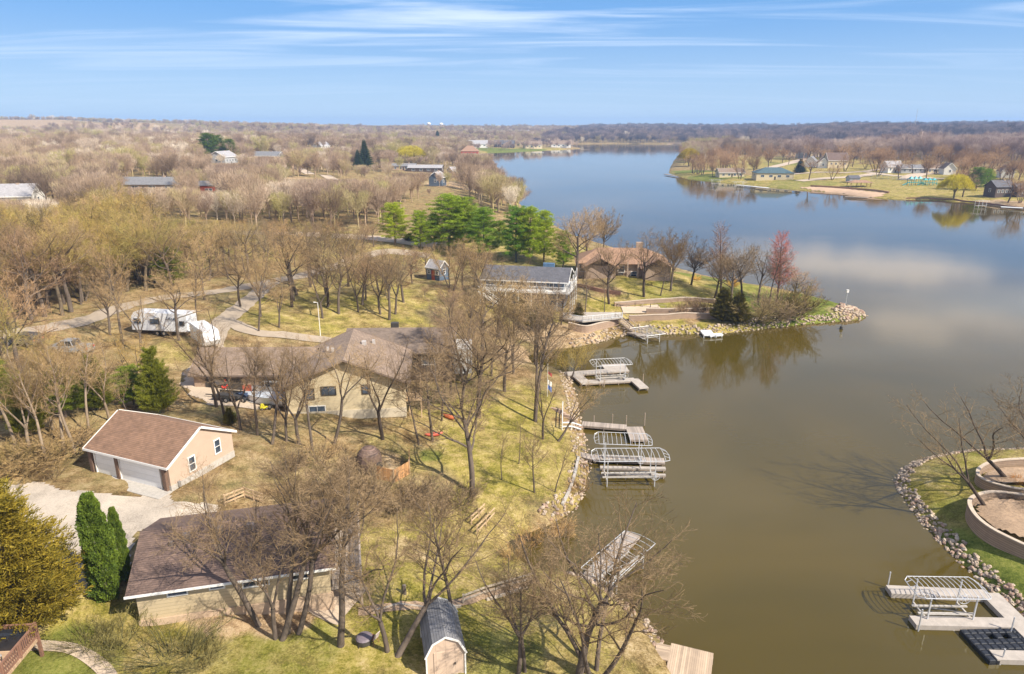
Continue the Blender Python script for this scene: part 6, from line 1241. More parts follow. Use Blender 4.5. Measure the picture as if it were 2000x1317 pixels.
# ---------------------------------------------------------------- hand placed trees
GREYB = (.66, .64, .62); TANB = (1.02, .95, .80); DARKB = (.45, .41, .38); PINKB = (.93, .85, .82); OCH = (.98, 1.0, .52)
HT = [
 # kind, foot px, foot py, top py, label, options
 ('slant', 508, 1222, 900, 'grey bare tree leaning left in the clump before the dark brown roof', dict(rz=R(172), var=1, wide=1.15)),
 ('slant', 548, 1250, 890, 'nearest bare tree of the clump, leaning right before the beige house', dict(rz=R(10), var=0, wide=1.1)),
 ('fork', 538, 1248, 930, 'bare tree leaning back left from the same foot as the nearest one', dict(rz=R(150), var=1)),
 ('slant', 580, 1238, 900, 'bare tree leaning right at the right end of the clump', dict(rz=R(25), var=2)),
 ('tall', 562, 1236, 880, 'straight bare tree standing behind the clump by the beige house', dict(var=1)),
 ('tall', 665, 1260, 842, 'tall straight bare tree between the beige house and the fire pit', dict(var=0, wide=1.25)),
 ('fork', 757, 1272, 960, 'bare tree leaning left just right of the fire pit', dict(var=2, rz=R(200))),
 ('lean', 772, 1284, 1010, 'stout arching bare tree leaning over beside the gambrel shed', dict(var=0, rz=R(38), wide=1.25)),
 ('tall', 893, 1240, 940, 'slim bare tree just behind the gambrel shed', dict(var=2)),
 ('fork', 1012, 1316, 1060, 'forked bare tree on the bottom lawn between shed and shore', dict(var=3, rz=R(60))),
 ('tall', 1026, 1312, 1075, 'thin bare companion of the forked tree on the bottom lawn', dict(var=1, rz=R(90))),
 ('oak', 1130, 1322, 985, 'wide bare tree at the bottom edge spreading over the near cove', dict(var=1, rz=R(30), wide=1.15)),
 ('multi', 1160, 1318, 950, 'many stemmed bare tree reaching over the dock in the near cove', dict(var=0, wide=1.15)),
 ('oak', 925, 966, 655, 'large crooked bare oak on the lawn of the middle bank', dict(var=0, rz=R(80))),
 ('sapling', 980, 938, 845, 'young bare tree on the sloping lawn, left of the two slim ones', dict(var=0)),
 ('tall', 1044, 962, 835, 'slim bare tree on the lawn edge, its shadow crossing the grass', dict(var=1)),
 ('sapling', 1084, 961, 850, 'thin bare tree closest to the kerb wall on the lawn', dict(var=1)),
 ('sapling', 1013, 906, 815, 'small forked bare tree in the middle of the sloping lawn', dict(var=2)),
 ('fork', 1060, 858, 690, 'dark forked bare tree above the stone steps by the platform dock', dict(var=1, tint=DARKB, tcr=GREYB)),
 ('lean', 1088, 862, 735, 'bare tree leaning out over the water towards the platform dock', dict(var=1, rz=R(-5), tcr=TANB)),
 ('fork', 423, 795, 575, 'dark double stemmed bare tree on the concrete drive edge', dict(var=2, tint=DARKB)),
 ('oak', 350, 665, 520, 'bare oak in front of the camper, its limbs crossing the white roof', dict(var=2, tcr=TANB)),
 ('fork', 275, 690, 545, 'forked bare tree left of the camper', dict(var=3, tcr=TANB)),
 ('oak', 215, 655, 520, 'bare oak on the verge of the left road', dict(var=0, tcr=GREYB)),
 ('tall', 385, 640, 500, 'slim bare tree behind the cargo trailer', dict(var=1, tcr=TANB)),
 ('oak', 570, 600, 455, 'tall crooked bare oak on the back lot left of the lamp post', dict(var=2, tint=DARKB, tcr=TANB)),
 ('fork', 700, 610, 465, 'forked bare tree behind the dark walled house', dict(var=1, tint=DARKB)),
 ('oak', 760, 625, 480, 'wide bare oak behind the right roof of the dark walled house', dict(var=3, tcr=GREYB)),
 ('oak', 400, 585, 450, 'bare oak on the inner side of the left road bend', dict(var=3, tcr=TANB)),
 ('fork', 880, 770, 585, 'forked bare tree on the upper lawn right of the porch', dict(var=2, tcr=TANB)),
 ('tall', 960, 735, 565, 'tall bare tree near the head of the upper cove', dict(var=3, tcr=GREYB)),
 ('tall', 1500, 600, 475, 'thin bare tree inside the point shrubbery', dict(var=2, tcr=GREYB)),
 ('oak', 1425, 600, 480, 'bare tree rising behind the dark evergreen shrubs', dict(var=2, tcr=GREYB)),
 ('oak', 1570, 604, 540, 'low spreading bare tree at the right end of the point shrubbery', dict(var=1, tcr=PINKB)),
 ('fork', 470, 840, 640, 'grey bare tree before the flat trailer', dict(var=1)),
 ('tall', 440, 822, 620, 'slim bare tree beside the dark double stemmed one', dict(var=3, tint=DARKB)),
 ('slant', 530, 868, 650, 'slanting bare tree left of the gable corner', dict(var=1, rz=R(40))),
 ('tall', 610, 880, 680, 'tall slim bare tree under the left windows of the gable', dict(var=1)),
 ('tall', 505, 648, 500, 'tall bare tree on the verge behind the left wing roof', dict(var=2, tcr=TANB)),
 ('fork', 545, 640, 505, 'forked bare tree behind the left wing roof', dict(var=0, tcr=TANB)),
 ('oak', 470, 600, 470, 'bare oak at the fork of the two pale roads', dict(var=1, tint=DARKB)),
 ('oak', 640, 600, 455, 'bare oak in the middle of the back lot', dict(var=3, tint=DARKB)),
 ('tall', 503, 850, 640, 'bare tree growing before the parked cars', dict(var=0)),
 ('fork', 560, 862, 655, 'bare tree left of the tan gable wall', dict(var=1)),
 ('fork', 585, 868, 660, 'bare tree partly covering the left gable windows', dict(var=3, tcr=TANB)),
 ('slant', 650, 868, 655, 'slanting bare tree in front of the tan gable wall', dict(var=2, rz=R(20), tcr=TANB)),
 
 ('fork', 748, 858, 640, 'dark forked bare tree at the lake corner of the large tan house', dict(var=3, tint=DARKB)),
 ('tall', 818, 868, 700, 'slim bare tree left of the red kayak', dict(var=2)),
 ('tall', 845, 862, 660, 'tall bare tree beside the red kayak', dict(var=1)),
 ('tall', 862, 822, 660, 'bare tree left of the orange kayak', dict(var=0, tint=DARKB)),
 ('oak', 900, 800, 620, 'bare oak right of the orange kayak', dict(var=1)),
 ('oak', 935, 815, 600, 'wide bare oak in the middle of the upper lawn', dict(var=2, tint=DARKB)),
 ('tall', 905, 735, 560, 'bare tree beside the white annex wall', dict(var=2)),
 ('oak', 985, 765, 590, 'bare oak near the upper cove bank', dict(var=3)),
 ('fork', 1000, 712, 570, 'forked bare tree on the bank behind the rubble heap', dict(var=0)),
 ('multi', 1112, 742, 655, 'brushy bare tree at the foot of the U shaped dock', dict(var=1, tcr=OCH)),
 ('multi', 1135, 728, 660, 'bushy bare tree overhanging the upper cove', dict(var=0, tcr=OCH)),
 ('multi', 882, 568, 458, 'bare tree clump with tan crown left of the blue house', dict(var=0, tcr=TANB, wide=1.2)),
 ('oak', 905, 566, 455, 'round crowned bare tree beside the blue garden shed', dict(var=3, tcr=TANB)),
 ('oak', 948, 610, 470, 'bare tree before the white stairs of the blue house', dict(var=0)),
 ('tall', 925, 578, 470, 'bare tree left of the white stairs', dict(var=1, tcr=TANB)),
 ('lean', 1088, 636, 540, 'twin leaning bare tree below the blue house', dict(var=2, tint=DARKB, rz=R(170))),
 ('oak', 1096, 634, 545, 'dark spreading bare tree left of the terrace', dict(var=2, tint=DARKB)),
 ('tall', 1142, 616, 500, 'thin bare tree growing out of the terrace', dict(var=0)),
 ('sapling', 1180, 614, 530, 'small bare tree on the terrace right of the thin tree', dict(var=1)),
 ('oak', 1190, 594, 455, 'bare tree right of the blue house on the upper lawn', dict(var=1, tint=DARKB)),
 ('oak', 1125, 548, 400, 'broad bare tree between blue house and pines', dict(var=2, tcr=TANB)),
 ('oak', 1150, 520, 395, 'bare tree behind the left end of the brown house', dict(var=0, tcr=PINKB)),
 ('round', 1178, 505, 402, 'fan shaped bare tree rising behind the brown house', dict(var=0, tcr=GREYB)),
 ('oak', 1258, 580, 440, 'crooked bare tree before the middle of the brown house', dict(var=3, tint=DARKB)),
 ('tall', 1290, 578, 478, 'slim bare tree at the right end of the brown house', dict(var=2)),
 ('round', 1310, 568, 440, 'tall vase shaped bare tree right of the brown house', dict(var=1, tcr=TANB)),
 ('round', 1350, 557, 460, 'open dark branched tree on the back lawn of the point', dict(var=2, tint=DARKB, tcr=DARKB, wide=1.4)),
 ('oak', 1395, 582, 475, 'dark limbed bare tree beside the pinkish maple', dict(var=1, tint=DARKB)),
 ('feather', 1408, 578, 428, 'slender grey pink maple with upright twigs on the point', dict(var=0, tint=(1.1, .9, .9), tcr=(1.0, .78, .77), wide=1.15)),
 ('oak', 1450, 590, 460, 'bare tree between the two pink maples', dict(var=0, tint=DARKB, tcr=GREYB)),
 ('oak', 1480, 592, 470, 'bare tree just left of the red maple', dict(var=3, tcr=GREYB)),
 ('feather', 1516, 590, 450, 'deep pink red maple with upright twigs at the tip shrubs', dict(var=1, tint=(1.1, .8, .8), tcr=(1.3, .56, .60), wide=1.35)),
 ('oak', 1548, 596, 515, 'spreading bare tree right of the red maple', dict(var=2, tint=DARKB, tcr=PINKB, wide=1.2)),
 ('round', 1420, 552, 490, 'pale bare tree behind the pinkish maple', dict(var=0, tcr=PINKB)),
 ('lean', 1936, 1000, 800, 'bare tree leaning left out of the lower planter bed', dict(var=2, rz=R(150), tint=DARKB, tcr=GREYB)),
 ('lean', 1972, 938, 762, 'thick bare tree in the upper planter bed leaning left', dict(var=0, rz=R(185), tint=DARKB, tcr=GREYB, wide=1.6)),
 ('oak', 2022, 958, 745, 'dark bare tree cut by the right edge of the view', dict(var=1, tint=DARKB, tcr=GREYB, wide=1.5)),
 ('oak', 2110, 1010, 830, 'bare tree whose branches reach in from the right edge', dict(var=3, tint=DARKB)),
 ('arb', 212, 1172, 962, 'tall green arborvitae column left of the dark brown roof', dict(var=0, rz=R(200), wide=.74)),
 ('arb', 246, 1135, 990, 'narrower arborvitae tucked behind the tall column', dict(var=1, wide=.52)),
 ('cedar', 42, 1225, 945, 'broad golden green cedar at the left edge', dict(var=0, wide=.98)),
 ('cedar', -60, 1130, 900, 'golden cedar cut by the left edge', dict(var=1)),
 ('pine', 772, 478, 393, 'bright yellow green pine at the left of the pine group', dict(var=0, tint=(1.45, 1.3, 1.0), wide=1.3)),
 ('pine', 822, 488, 408, 'pine with loose crown second in the pine group', dict(var=1, tint=(1.2, 1.2, .9), wide=1.1)),
 ('pine', 848, 480, 415, 'small pine before the tallest pines', dict(var=2, tint=(1.1, 1.15, .9))),
 ('pine', 878, 490, 375, 'tallest bright pine of the group, broad headed', dict(var=1, wide=1.6, tint=(1.1, 1.15, 1.0))),
 ('pine', 905, 488, 382, 'broad pine right of the tallest one', dict(var=0, wide=1.5)),
 ('pine', 945, 505, 402, 'dark pine whose branches sweep right above the bare round trees', dict(var=2, wide=1.35, tint=(.8, .95, 1))),
 ('pine', 1008, 512, 398, 'dark bluish pine left behind the blue house roof', dict(var=1, tint=(.6, .85, 1.1), wide=1.05)),
 ('pine', 1035, 515, 400, 'bright green pine behind the blue house roof', dict(var=0, tint=(1.2, 1.2, .9))),
 ('pine', 1062, 512, 408, 'yellow green pine right behind the blue chimney', dict(var=2, tint=(1.3, 1.25, .9))),
 ('pine', 1100, 525, 448, 'low pine right of the blue house', dict(var=0, tint=(.9, 1.0, .9))),
 ('spruce', 714, 330, 272, 'tall dark spruce in the woods left of the yellow willow', dict(var=0, wide=1.3)),
 ('spruce', 700, 332, 292, 'smaller dark spruce at the foot of the tall one', dict(var=1, wide=1.3)),
 ('pine', 410, 318, 258, 'tall dark pine left of the grey two storey house', dict(var=0, tint=(.4, .5, .6), wide=1.4)),
 ('pine', 430, 316, 262, 'dark pine behind the grey two storey house', dict(var=1, tint=(.45, .5, .55), wide=1.4)),
 ('pine', 452, 318, 270, 'dark pine right of the grey two storey house', dict(var=2, tint=(.5, .55, .5), wide=1.3)),
 ('spruce', 855, 282, 255, 'lone dark spruce over the far left woods', dict(var=0, wide=1.5)),
 ('spruce', 738, 292, 278, 'small dark spruce right of the tall one', dict(var=1, wide=1.6)),
 ('willow', 803, 318, 283, 'bright yellow willow in the far left woods', dict(var=0, wide=1.5, tint=(1.1, 1.1, .9))),
 ('willow', 1862, 390, 338, 'bright yellow willow on the park shore', dict(var=1, tint=(1.15, 1.15, .8))),
 ('pine', 1905, 372, 325, 'blue green pine behind the yellow willow', dict(var=0, wide=1.6, tint=(.6, .75, .7))),
 ('pine', 1925, 366, 328, 'second blue green pine left of the black stained house', dict(var=1, wide=1.5, tint=(.8, .95, .7))),
 ('spruce', 1562, 338, 309, 'round dark evergreen in the park left of the white houses', dict(var=0, wide=2.0, tint=(.5, .6, .6))),
 ('willow', 1345, 325, 288, 'golden bare willow at the tip of the park shore', dict(var=0, tint=(.85, .75, .6))),
 ('pine', 336, 560, 480, 'dark olive pine by the road bend', dict(var=1, tint=(.6, .55, .6), wide=1.6)),
 ('cedar', 312, 808, 672, 'yellow green cedar behind the garage', dict(var=1, tint=(.75, 1.05, .9), wide=.6)),
 ('cedar', 190, 800, 690, 'dark cedar among thin pale trunks left of the garage', dict(var=0, tint=(.6, .9, .8), wide=.8)),
 ('pine', 128, 815, 712, 'ragged pine second left of the garage', dict(var=1, tint=(.75, .7, .7), wide=1.3)),
 ('cedar', 60, 850, 735, 'dark green cedar in the thicket at the left edge', dict(var=0, tint=(.7, .9, .8), wide=.7)),
 ('pine', 5, 810, 700, 'ragged pine at the left edge of the thicket', dict(var=2, tint=(.8, .75, .7), wide=1.3)),
 ('pine', 262, 790, 712, 'low pine behind the left end of the garage', dict(var=0, tint=(.8, .8, .7), wide=1.4)),
 ('tall', 92, 906, 660, 'pale thin trunk leaning left nearest the gravel drive', dict(var=0, tint=(1.7, 1.6, 1.4), tcr=TANB)),
 ('tall', 125, 885, 650, 'pale thin trunk second from the garage corner', dict(var=1, tint=(1.7, 1.6, 1.4), tcr=TANB)),
 ('tall', 146, 884, 655, 'pale thin trunk nearest the garage corner', dict(var=2, tint=(1.7, 1.6, 1.4), tcr=TANB)),
 ('fork', 60, 888, 640, 'pale forked tree by the brush at the left edge', dict(var=1, tint=(1.6, 1.5, 1.3), tcr=TANB)),
 ('tall', 30, 870, 640, 'pale slim tree over the brush at the left edge', dict(var=3, tint=(1.7, 1.6, 1.4), tcr=OCH)),
 ('tall', 175, 850, 640, 'pale slim tree behind the left gutter of the garage', dict(var=3, tint=(1.7, 1.6, 1.4), tcr=TANB)),
 ('fork', 214, 822, 640, 'pale leaning tree behind the left roof end of the garage', dict(var=2, tint=(1.6, 1.5, 1.3), tcr=TANB)),
 ('tall', 105, 840, 625, 'pale slim tree in the middle of the thicket', dict(var=0, tint=(1.6, 1.5, 1.3), tcr=OCH)),
 ('pine', 980, 480, 430, 'small pine between the group and the dark pair', dict(var=0, tint=(1.1, 1.1, 1))),
 ('pine', 940, 460, 405, 'back pine of the right pine group', dict(var=1, tint=(1.1, 1.1, .9), wide=1.1)),
]
for kind, px, py, top, lb, k in HT: tree_px(kind, px, py, top, lb, **{'tcr': (.62, .58, .55), 'tint': (.75, .72, .7), **k} if kind not in ('pine', 'cedar', 'arb', 'spruce', 'willow') else k)
for k, (px, py, top, hh) in enumerate(((178, 318, 300, 'beside a pale crown'), (118, 290, 281, 'near the left field'), (30, 345, 318, 'at the left edge of the woods'), (660, 312, 296, 'beside the pale forest road'), (560, 282, 274, 'under the horizon'), (760, 262, 255, 'under the horizon left of the lone spruce'), (905, 262, 256, 'above the red lakeside house'), (960, 284, 277, 'behind the far lawn'), (1012, 286, 278, 'on the far point'), (890, 280, 272, 'right of the lone spruce'), (1400, 300, 284, 'at the back of the park'), (1490, 300, 281, 'behind the blue green roof'), (1440, 296, 282, 'in the middle back of the park'), (640, 470, 440, 'by the upper road'), (330, 470, 445, 'at the left of the upper road'))):
    tree_px('pine', px, py, top, 'dark evergreen %s' % hh if k not in (4, 5) else 'tiny dark evergreen %s' % hh, var=k % 3, tint=(.45, .5, .5), wide=1.5)
# shrubs
SH = [(330, 1290, 1216, 'big tangled bare bush on the front lawn left of the tree clump', 1.8, (.60, .72, .42)), (235, 1265, 1208, 'dry bush left of the big tangled bush', 1.7, (.62, .72, .42)), (395, 1290, 1235, 'bare bush at the right end of the tangle', 1.3, (.6, .68, .42)), (165, 1262, 1205, 'bare bush beside the golden cedar foot', 1.3, (.65, .72, .4)),
 (120, 890, 820, 'brush pile of dead branches left of the garage', 1.6, (.8, .74, .6)), (60, 915, 850, 'tangled brush at the drive edge left of the garage', 1.7, (.82, .76, .55)), (25, 900, 850, 'dry brush by the left edge above the drive', 1.5, (.8, .8, .5)), (100, 935, 890, 'low dry brush on the gravel edge', 1.2, TANB),
 (700, 935, 885, 'bare brush round the hut behind the beige house', 1.2, GREYB), (640, 960, 905, 'brush behind the beige house', 1.5, GREYB), (790, 985, 925, 'brush in the gully right of the beige house', 1.6, GREYB), (850, 1000, 945, 'greyish brush in the middle of the gully', 1.7, GREYB), (900, 985, 935, 'brush at the lake end of the gully', 1.5, GREYB), (620, 905, 850, 'brush below the tan gable', 1.4, TANB), (560, 920, 870, 'brush left of the hut', 1.4, GREYB),
 (730, 970, 915, 'wiry brush between hut and gully', 1.5, GREYB), (1100, 1045, 1010, 'dry reeds on the rocks of the near cove', 1.2, (1.5, 1.3, .95)), (1035, 1062, 1030, 'golden reeds at the cove head', 1.3, (1.6, 1.3, .85)), (1130, 960, 925, 'dry reeds on the rocks below the narrow dock', 1.0, (1.5, 1.3, .95)), (1000, 1095, 1060, 'reeds by the little bridge', 1.2, (1.5, 1.3, .9)),
 (1410, 628, 560, 'dark evergreen shrub at the left of the point shrubbery', 1.3, None), (1440, 632, 570, 'second dark evergreen shrub of the point', 1.3, None), (1540, 618, 552, 'olive shrub right on the point', 1.4, (.6, .62, .36)), (1475, 628, 570, 'wiry olive shrub in the middle of the point shrubbery', 1.6, (.55, .55, .36)), (1510, 622, 560, 'arching grey shrub of the point shrubbery', 1.5, GREYB), (1565, 608, 555, 'brownish shrub at the right end of the shrubbery', 1.3, PINKB),
 (1340, 612, 580, 'low reddish shrub on the terraces', 1.4, PINKB), (1370, 610, 575, 'dark low shrub on the terraces', 1.4, DARKB), (1130, 622, 590, 'evergreen bush left of the terrace', 1.2, None), (1050, 640, 590, 'low dark juniper bank below the blue house', 2.0, None), (1020, 620, 580, 'juniper shrub left of the dark bank', 1.8, None), (1360, 548, 535, 'golden bush on the back lawn of the point', 1.2, (2.2, 1.7, .6)), (1432, 560, 540, 'golden bush by the back shore', 1.2, (2.2, 1.7, .6)),
 (1985, 945, 925, 'golden tuft in the upper planter', 1.0, (2.2, 1.6, .6)), (1995, 990, 955, 'twiggy shrub behind the lower planter', 1.0, DARKB), (450, 830, 795, 'green bush at the foot of the drive', 1.2, None), (800, 470, 455, 'low junipers under the pines', 2.5, None), (690, 496, 480, 'dark junipers at the road edge', 2.5, None)]
for (px, py, top, lb, wd, tn) in SH:
    if tn is None:
        g_ = G(px, py); d_ = ray(px, top); h_ = max(CAMH + d_[2] * (g_.y / d_[1]) - g_.z, .8); tree('cedar', g_.x, g_.y, h_, lb, tint=(.42, .46, .36), wide=wd * .72, z=g_.z, name='evergreen_shrub')
    else: tree_px('bush', px, py, top, lb, tint=tn, wide=wd * .8, var=random.randint(0, 2))
# ---------------------------------------------------------------- woods
def poisson(poly, sp, keep=None, seed=0, jitter=1.0):
    P = np.array(poly); r = np.random.default_rng(seed); x0, y0 = P.min(0); x1, y1 = P.max(0)
    X_, Y_ = np.meshgrid(np.arange(x0, x1, sp), np.arange(y0, y1, sp)); X_ = X_ + r.uniform(-.5, .5, X_.shape) * sp * jitter; Y_ = Y_ + r.uniform(-.5, .5, Y_.shape) * sp * jitter
    k = inside(X_, Y_, poly); X_, Y_ = X_[k], Y_[k]; lake = inside(X_, Y_, LAKE) | (seg_dist(X_, Y_, LAKE) < np.where(np.hypot(X_, Y_) > 180, 6.0, 2.0)); return X_[~lake], Y_[~lake]
ROADS_PX = [([(-60, 660), (100, 640), (250, 597), (370, 576), (470, 562), (580, 541), (690, 508), (760, 492), (840, 500)], 4.2), ([(530, 552), (490, 585), (440, 625), (420, 655), (412, 690), (390, 740)], 3.6), ([(440, 628), (500, 650), (570, 657), (650, 668), (740, 672)], 3),
            ([(-200, 470), (120, 462), (330, 458), (480, 455), (620, 459), (765, 468), (850, 480)], 4.5), ([(560, 318), (600, 338), (660, 356), (720, 375)], 6), ([(370, 720), (430, 760), (560, 770)], 5), ([(-250, 1000), (60, 1000), (180, 1000), (330, 985), (440, 992)], 5)]
ROADS = [([W(*p) for p in pts], w_) for pts, w_ in ROADS_PX]
def clear(x, y, fac=1.0):
    ok = np.ones(x.shape, bool)
    for fx_, fy_, fr in FOOT: ok &= np.hypot(x - fx_, y - fy_) > fr * fac
    for pts, w_ in ROADS: ok &= seg_dist(x, y, pts, False) > w_
    return ok
SIGHT = [(*W(px, py), r_) for px, py, r_ in ((25, 408, 12), (437, 324, 16), (290, 376, 16), (409, 386, 8), (628, 294, 26), (520, 314, 18), (855, 366, 11), (790, 334, 14), (832, 338, 18), (893, 343, 10), (918, 305, 18))]
CLEAR = [(30, 412, 9), (437, 330, 12), (408, 392, 6), (855, 372, 16), (870, 378, 12), (800, 352, 30), (720, 345, 20), (640, 305, 14), (560, 300, 0), (270, 385, 8), (650, 660, 8), (720, 690, 7), (330, 650, 8), (400, 655, 6), (200, 640, 6), (150, 680, 5), (990, 620, 6), (1000, 600, 7), (880, 548, 5), (380, 700, 4), (470, 740, 5), (520, 745, 5), (860, 545, 4)]
CLW = [(*W(px, py), r_) for px, py, r_ in CLEAR]
PROTECT = []     # low growth only where the photograph shows something standing behind: (left, right, row, distance)
for x0, x1, yl, bx_, by_ in ((-20, 84, 388, 25, 408), (418, 462, 318, 437, 324), (245, 335, 366, 290, 376), (398, 424, 372, 409, 386), (600, 655, 288, 628, 294), (500, 545, 306, 520, 314), (770, 880, 336, 832, 340), (838, 875, 362, 855, 366), (745, 985, 478, 870, 492), (985, 1095, 500, 1020, 515),
     (690, 740, 322, 714, 330), (785, 825, 306, 803, 318), (398, 468, 300, 430, 318), (900, 960, 300, 918, 305), (560, 720, 350, 660, 356), (300, 375, 640, 325, 652), (372, 435, 672, 402, 672), (445, 560, 748, 500, 768), (105, 150, 672, 140, 690), (700, 760, 345, 720, 350), (845, 868, 540, 855, 545), (340, 765, 424, 600, 458)):
    PROTECT.append((x0, x1, yl, W(bx_, by_)[1] - 2))
def fit_height(x, y, h):
    z = hz_(x, y); p = proj(x, y, z + h); q = proj(x, y, z)
    for x0, x1, yl, dist in PROTECT:
        mg_ = .36 * h * F / y
        if x0 - mg_ < p[0] < x1 + mg_ and y < dist and p[1] < yl:
            if q[1] <= yl: return 0
            h = min(h, h * (q[1] - yl) / (q[1] - p[1]))
    return h
def clear2(x, y):
    ok = clear(x, y)
    for a, b, r_ in CLW: ok &= np.hypot(x - a, y - b) > r_
    return ok
ZONES = [  # polygon in the picture, spacing in metres, kinds, tints
 ([(-330, 560), (-60, 545), (130, 560), (235, 590), (170, 625), (-60, 650), (-330, 690)], 4.4, ('oak', 'round', 'multi', 'tall'), (PINKB, TANB, GREYB)),
 ([(-330, 690), (80, 655), (240, 615), (260, 680), (345, 690), (350, 740), (330, 800), (160, 850), (110, 900), (-60, 930), (-330, 960)], 4.0, ('tall', 'fork', 'multi', 'oak'), (TANB, OCH, TANB)),
 ([(250, 480), (300, 468), (760, 478), (740, 495), (600, 535), (470, 555), (380, 565), (330, 575), (240, 560)], 5.2, ('oak', 'fork', 'oak', 'tall'), (TANB, GREYB, OCH)),
 ([(-330, 478), (250, 470), (330, 560), (100, 620), (-330, 560)], 4.7, ('oak', 'multi', 'oak'), (OCH, OCH, TANB)),
 ([(490, 600), (560, 560), (700, 525), (840, 515), (850, 600), (800, 630), (690, 625), (640, 655), (510, 640)], 5.0, ('oak', 'tall', 'fork', 'oak'), (TANB, GREYB, PINKB)),
 ([(800, 545), (960, 545), (960, 560), (850, 600), (960, 640), (1010, 690), (940, 700), (880, 640), (830, 620)], 5.4, ('oak', 'fork', 'multi'), (GREYB, TANB, GREYB)),
 ([(820, 720), (900, 700), (1000, 690), (1060, 660), (1100, 700), (1080, 720), (1000, 740), (900, 760), (840, 790)], 5.6, ('oak', 'fork', 'tall'), (GREYB, TANB, TANB)),
 ([(580, 900), (680, 880), (760, 960), (900, 930), (940, 1000), (800, 1010), (690, 990), (600, 960)], 6.2, ('sapling', 'fork', 'tall'), (GREYB, TANB, GREYB)),
 ([(300, 395), (760, 395), (760, 445), (300, 448)], 6.2, ('oak', 'round', 'oak'), (PINKB, TANB, PINKB)),
 ([(-330, 400), (300, 395), (300, 448), (-330, 460)], 6.4, ('oak', 'round', 'oak'), (PINKB, TANB, OCH)),
 ([(760, 370), (840, 380), (940, 372), (1000, 400), (1040, 425), (960, 420), (880, 372), (800, 400), (740, 440)], 6.5, ('round', 'oak', 'multi'), (PINKB, TANB, PINKB)),
 ([(830, 735), (1050, 735), (1055, 850), (960, 860), (850, 870)], 6.0, ('tall', 'sapling', 'tall'), (GREYB, TANB, GREYB)),
 ([(470, 805), (560, 810), (560, 850), (640, 850), (800, 850), (800, 880), (640, 880), (470, 860)], 7.5, ('sapling', 'tall', 'sapling'), (GREYB, TANB, GREYB)),
]
cand = []
rr = random.Random(3)
for zi, (poly, sp, kinds_, tints) in enumerate(ZONES):
    x, y = poisson([W(*p) for p in poly], sp, seed=zi); ok = clear2(x, y); x, y = x[ok], y[ok]
    for a, b in zip(x, y):
        if fit_height(a, b, 9) < 3.5: continue
        if all((a - u_) ** 2 + (b - v_) ** 2 > (sp * .55) ** 2 for u_, v_ in TREES): cand.append((a, b, zi, rr.choice(kinds_), rr.choice(tints)))
vis = []
for c in cand:
    p = proj(c[0], c[1], hz_(c[0], c[1]) + 8)
    if -60 < p[0] < 2060 and c[1] > 5: vis.append(c)
vis.sort(key=lambda c: math.hypot(c[0], c[1]))
N_HAND = sum(1 for k in HT if k[0] in ('oak', 'fork', 'tall', 'multi', 'round', 'lean', 'sapling'))
LIM = 300 - N_HAND
WHERE = ['in the thicket above the left bend', 'in the thin trunked thicket left of the garage', 'on the open lot between the two pale roads', 'in the ochre woods on the left between the roads', 'on the lot behind the large tan house', 'between the blue garden shed and the cove', 'on the bank below the dark walled house',
         'in the brushy gully behind the beige house', 'in the woods past the upper road', 'in the left woods beyond the upper road', 'in the woods right behind the pines', 'on the sunny bank above the docks', 'on the slope before the large tan house']
HK = {'oak': 'crooked spreading bare tree', 'round': 'round crowned bare tree', 'multi': 'many stemmed bare tree', 'tall': 'tall slim bare tree', 'fork': 'forked bare tree', 'sapling': 'young thin bare tree'}
HH = {'oak': (10.5, 14.5), 'round': (10, 14), 'multi': (8.5, 11.5), 'tall': (11, 16), 'fork': (10, 14.5), 'sapling': (4, 6.5)}
TN = {PINKB: 'pinkish brown', TANB: 'tan', GREYB: 'grey', OCH: 'ochre'}
NEARLM = [(320, 870, 'the garage'), (450, 1080, 'the beige house'), (680, 760, 'the tan gable'), (500, 700, 'the left wing roof'), (320, 635, 'the white camper'), (400, 665, 'the white cargo trailer'), (455, 750, 'the red slide'), (625, 650, 'the white lamp post'), (855, 545, 'the blue garden shed'), (1040, 560, 'the blue house'), (1210, 530, 'the brown hip roofed house'), (880, 820, 'the orange kayak'),
          (740, 900, 'the round hut'), (1190, 735, 'the U shaped dock'), (1200, 840, 'the platform dock'), (1070, 740, 'the flagpole'), (820, 660, 'the dark walled house'), (330, 545, 'the road bend pine'), (880, 450, 'the pine group'), (1010, 480, 'the dark pine pair'), (40, 400, 'the white house'), (410, 385, 'the red outbuilding'), (270, 370, 'the long brick house'), (560, 550, 'the road fork'), (765, 468, 'the end of the upper road'), (140, 660, 'the hidden pickup')]
LMW = [(*W(a, b), n) for a, b, n in NEARLM]
labels = {}
chosen = vis[:LIM]
for (a, b, zi, kd, tn) in chosen:
    d, lx, ly, nm = min((math.hypot(a - x, b - y), x, y, n) for x, y, n in LMW)
    side = ('right of' if a > lx else 'left of') if abs(a - lx) > abs(b - ly) else ('behind' if b > ly else 'in front of')
    if d > 28: tail = WHERE[zi]
    else: tail = side + ' ' + nm
    labels.setdefault((kd, tn, tail), []).append((d, a, b))
ORD = ['nearest', 'second nearest', 'third nearest', 'fourth nearest', 'fifth nearest', 'sixth nearest']
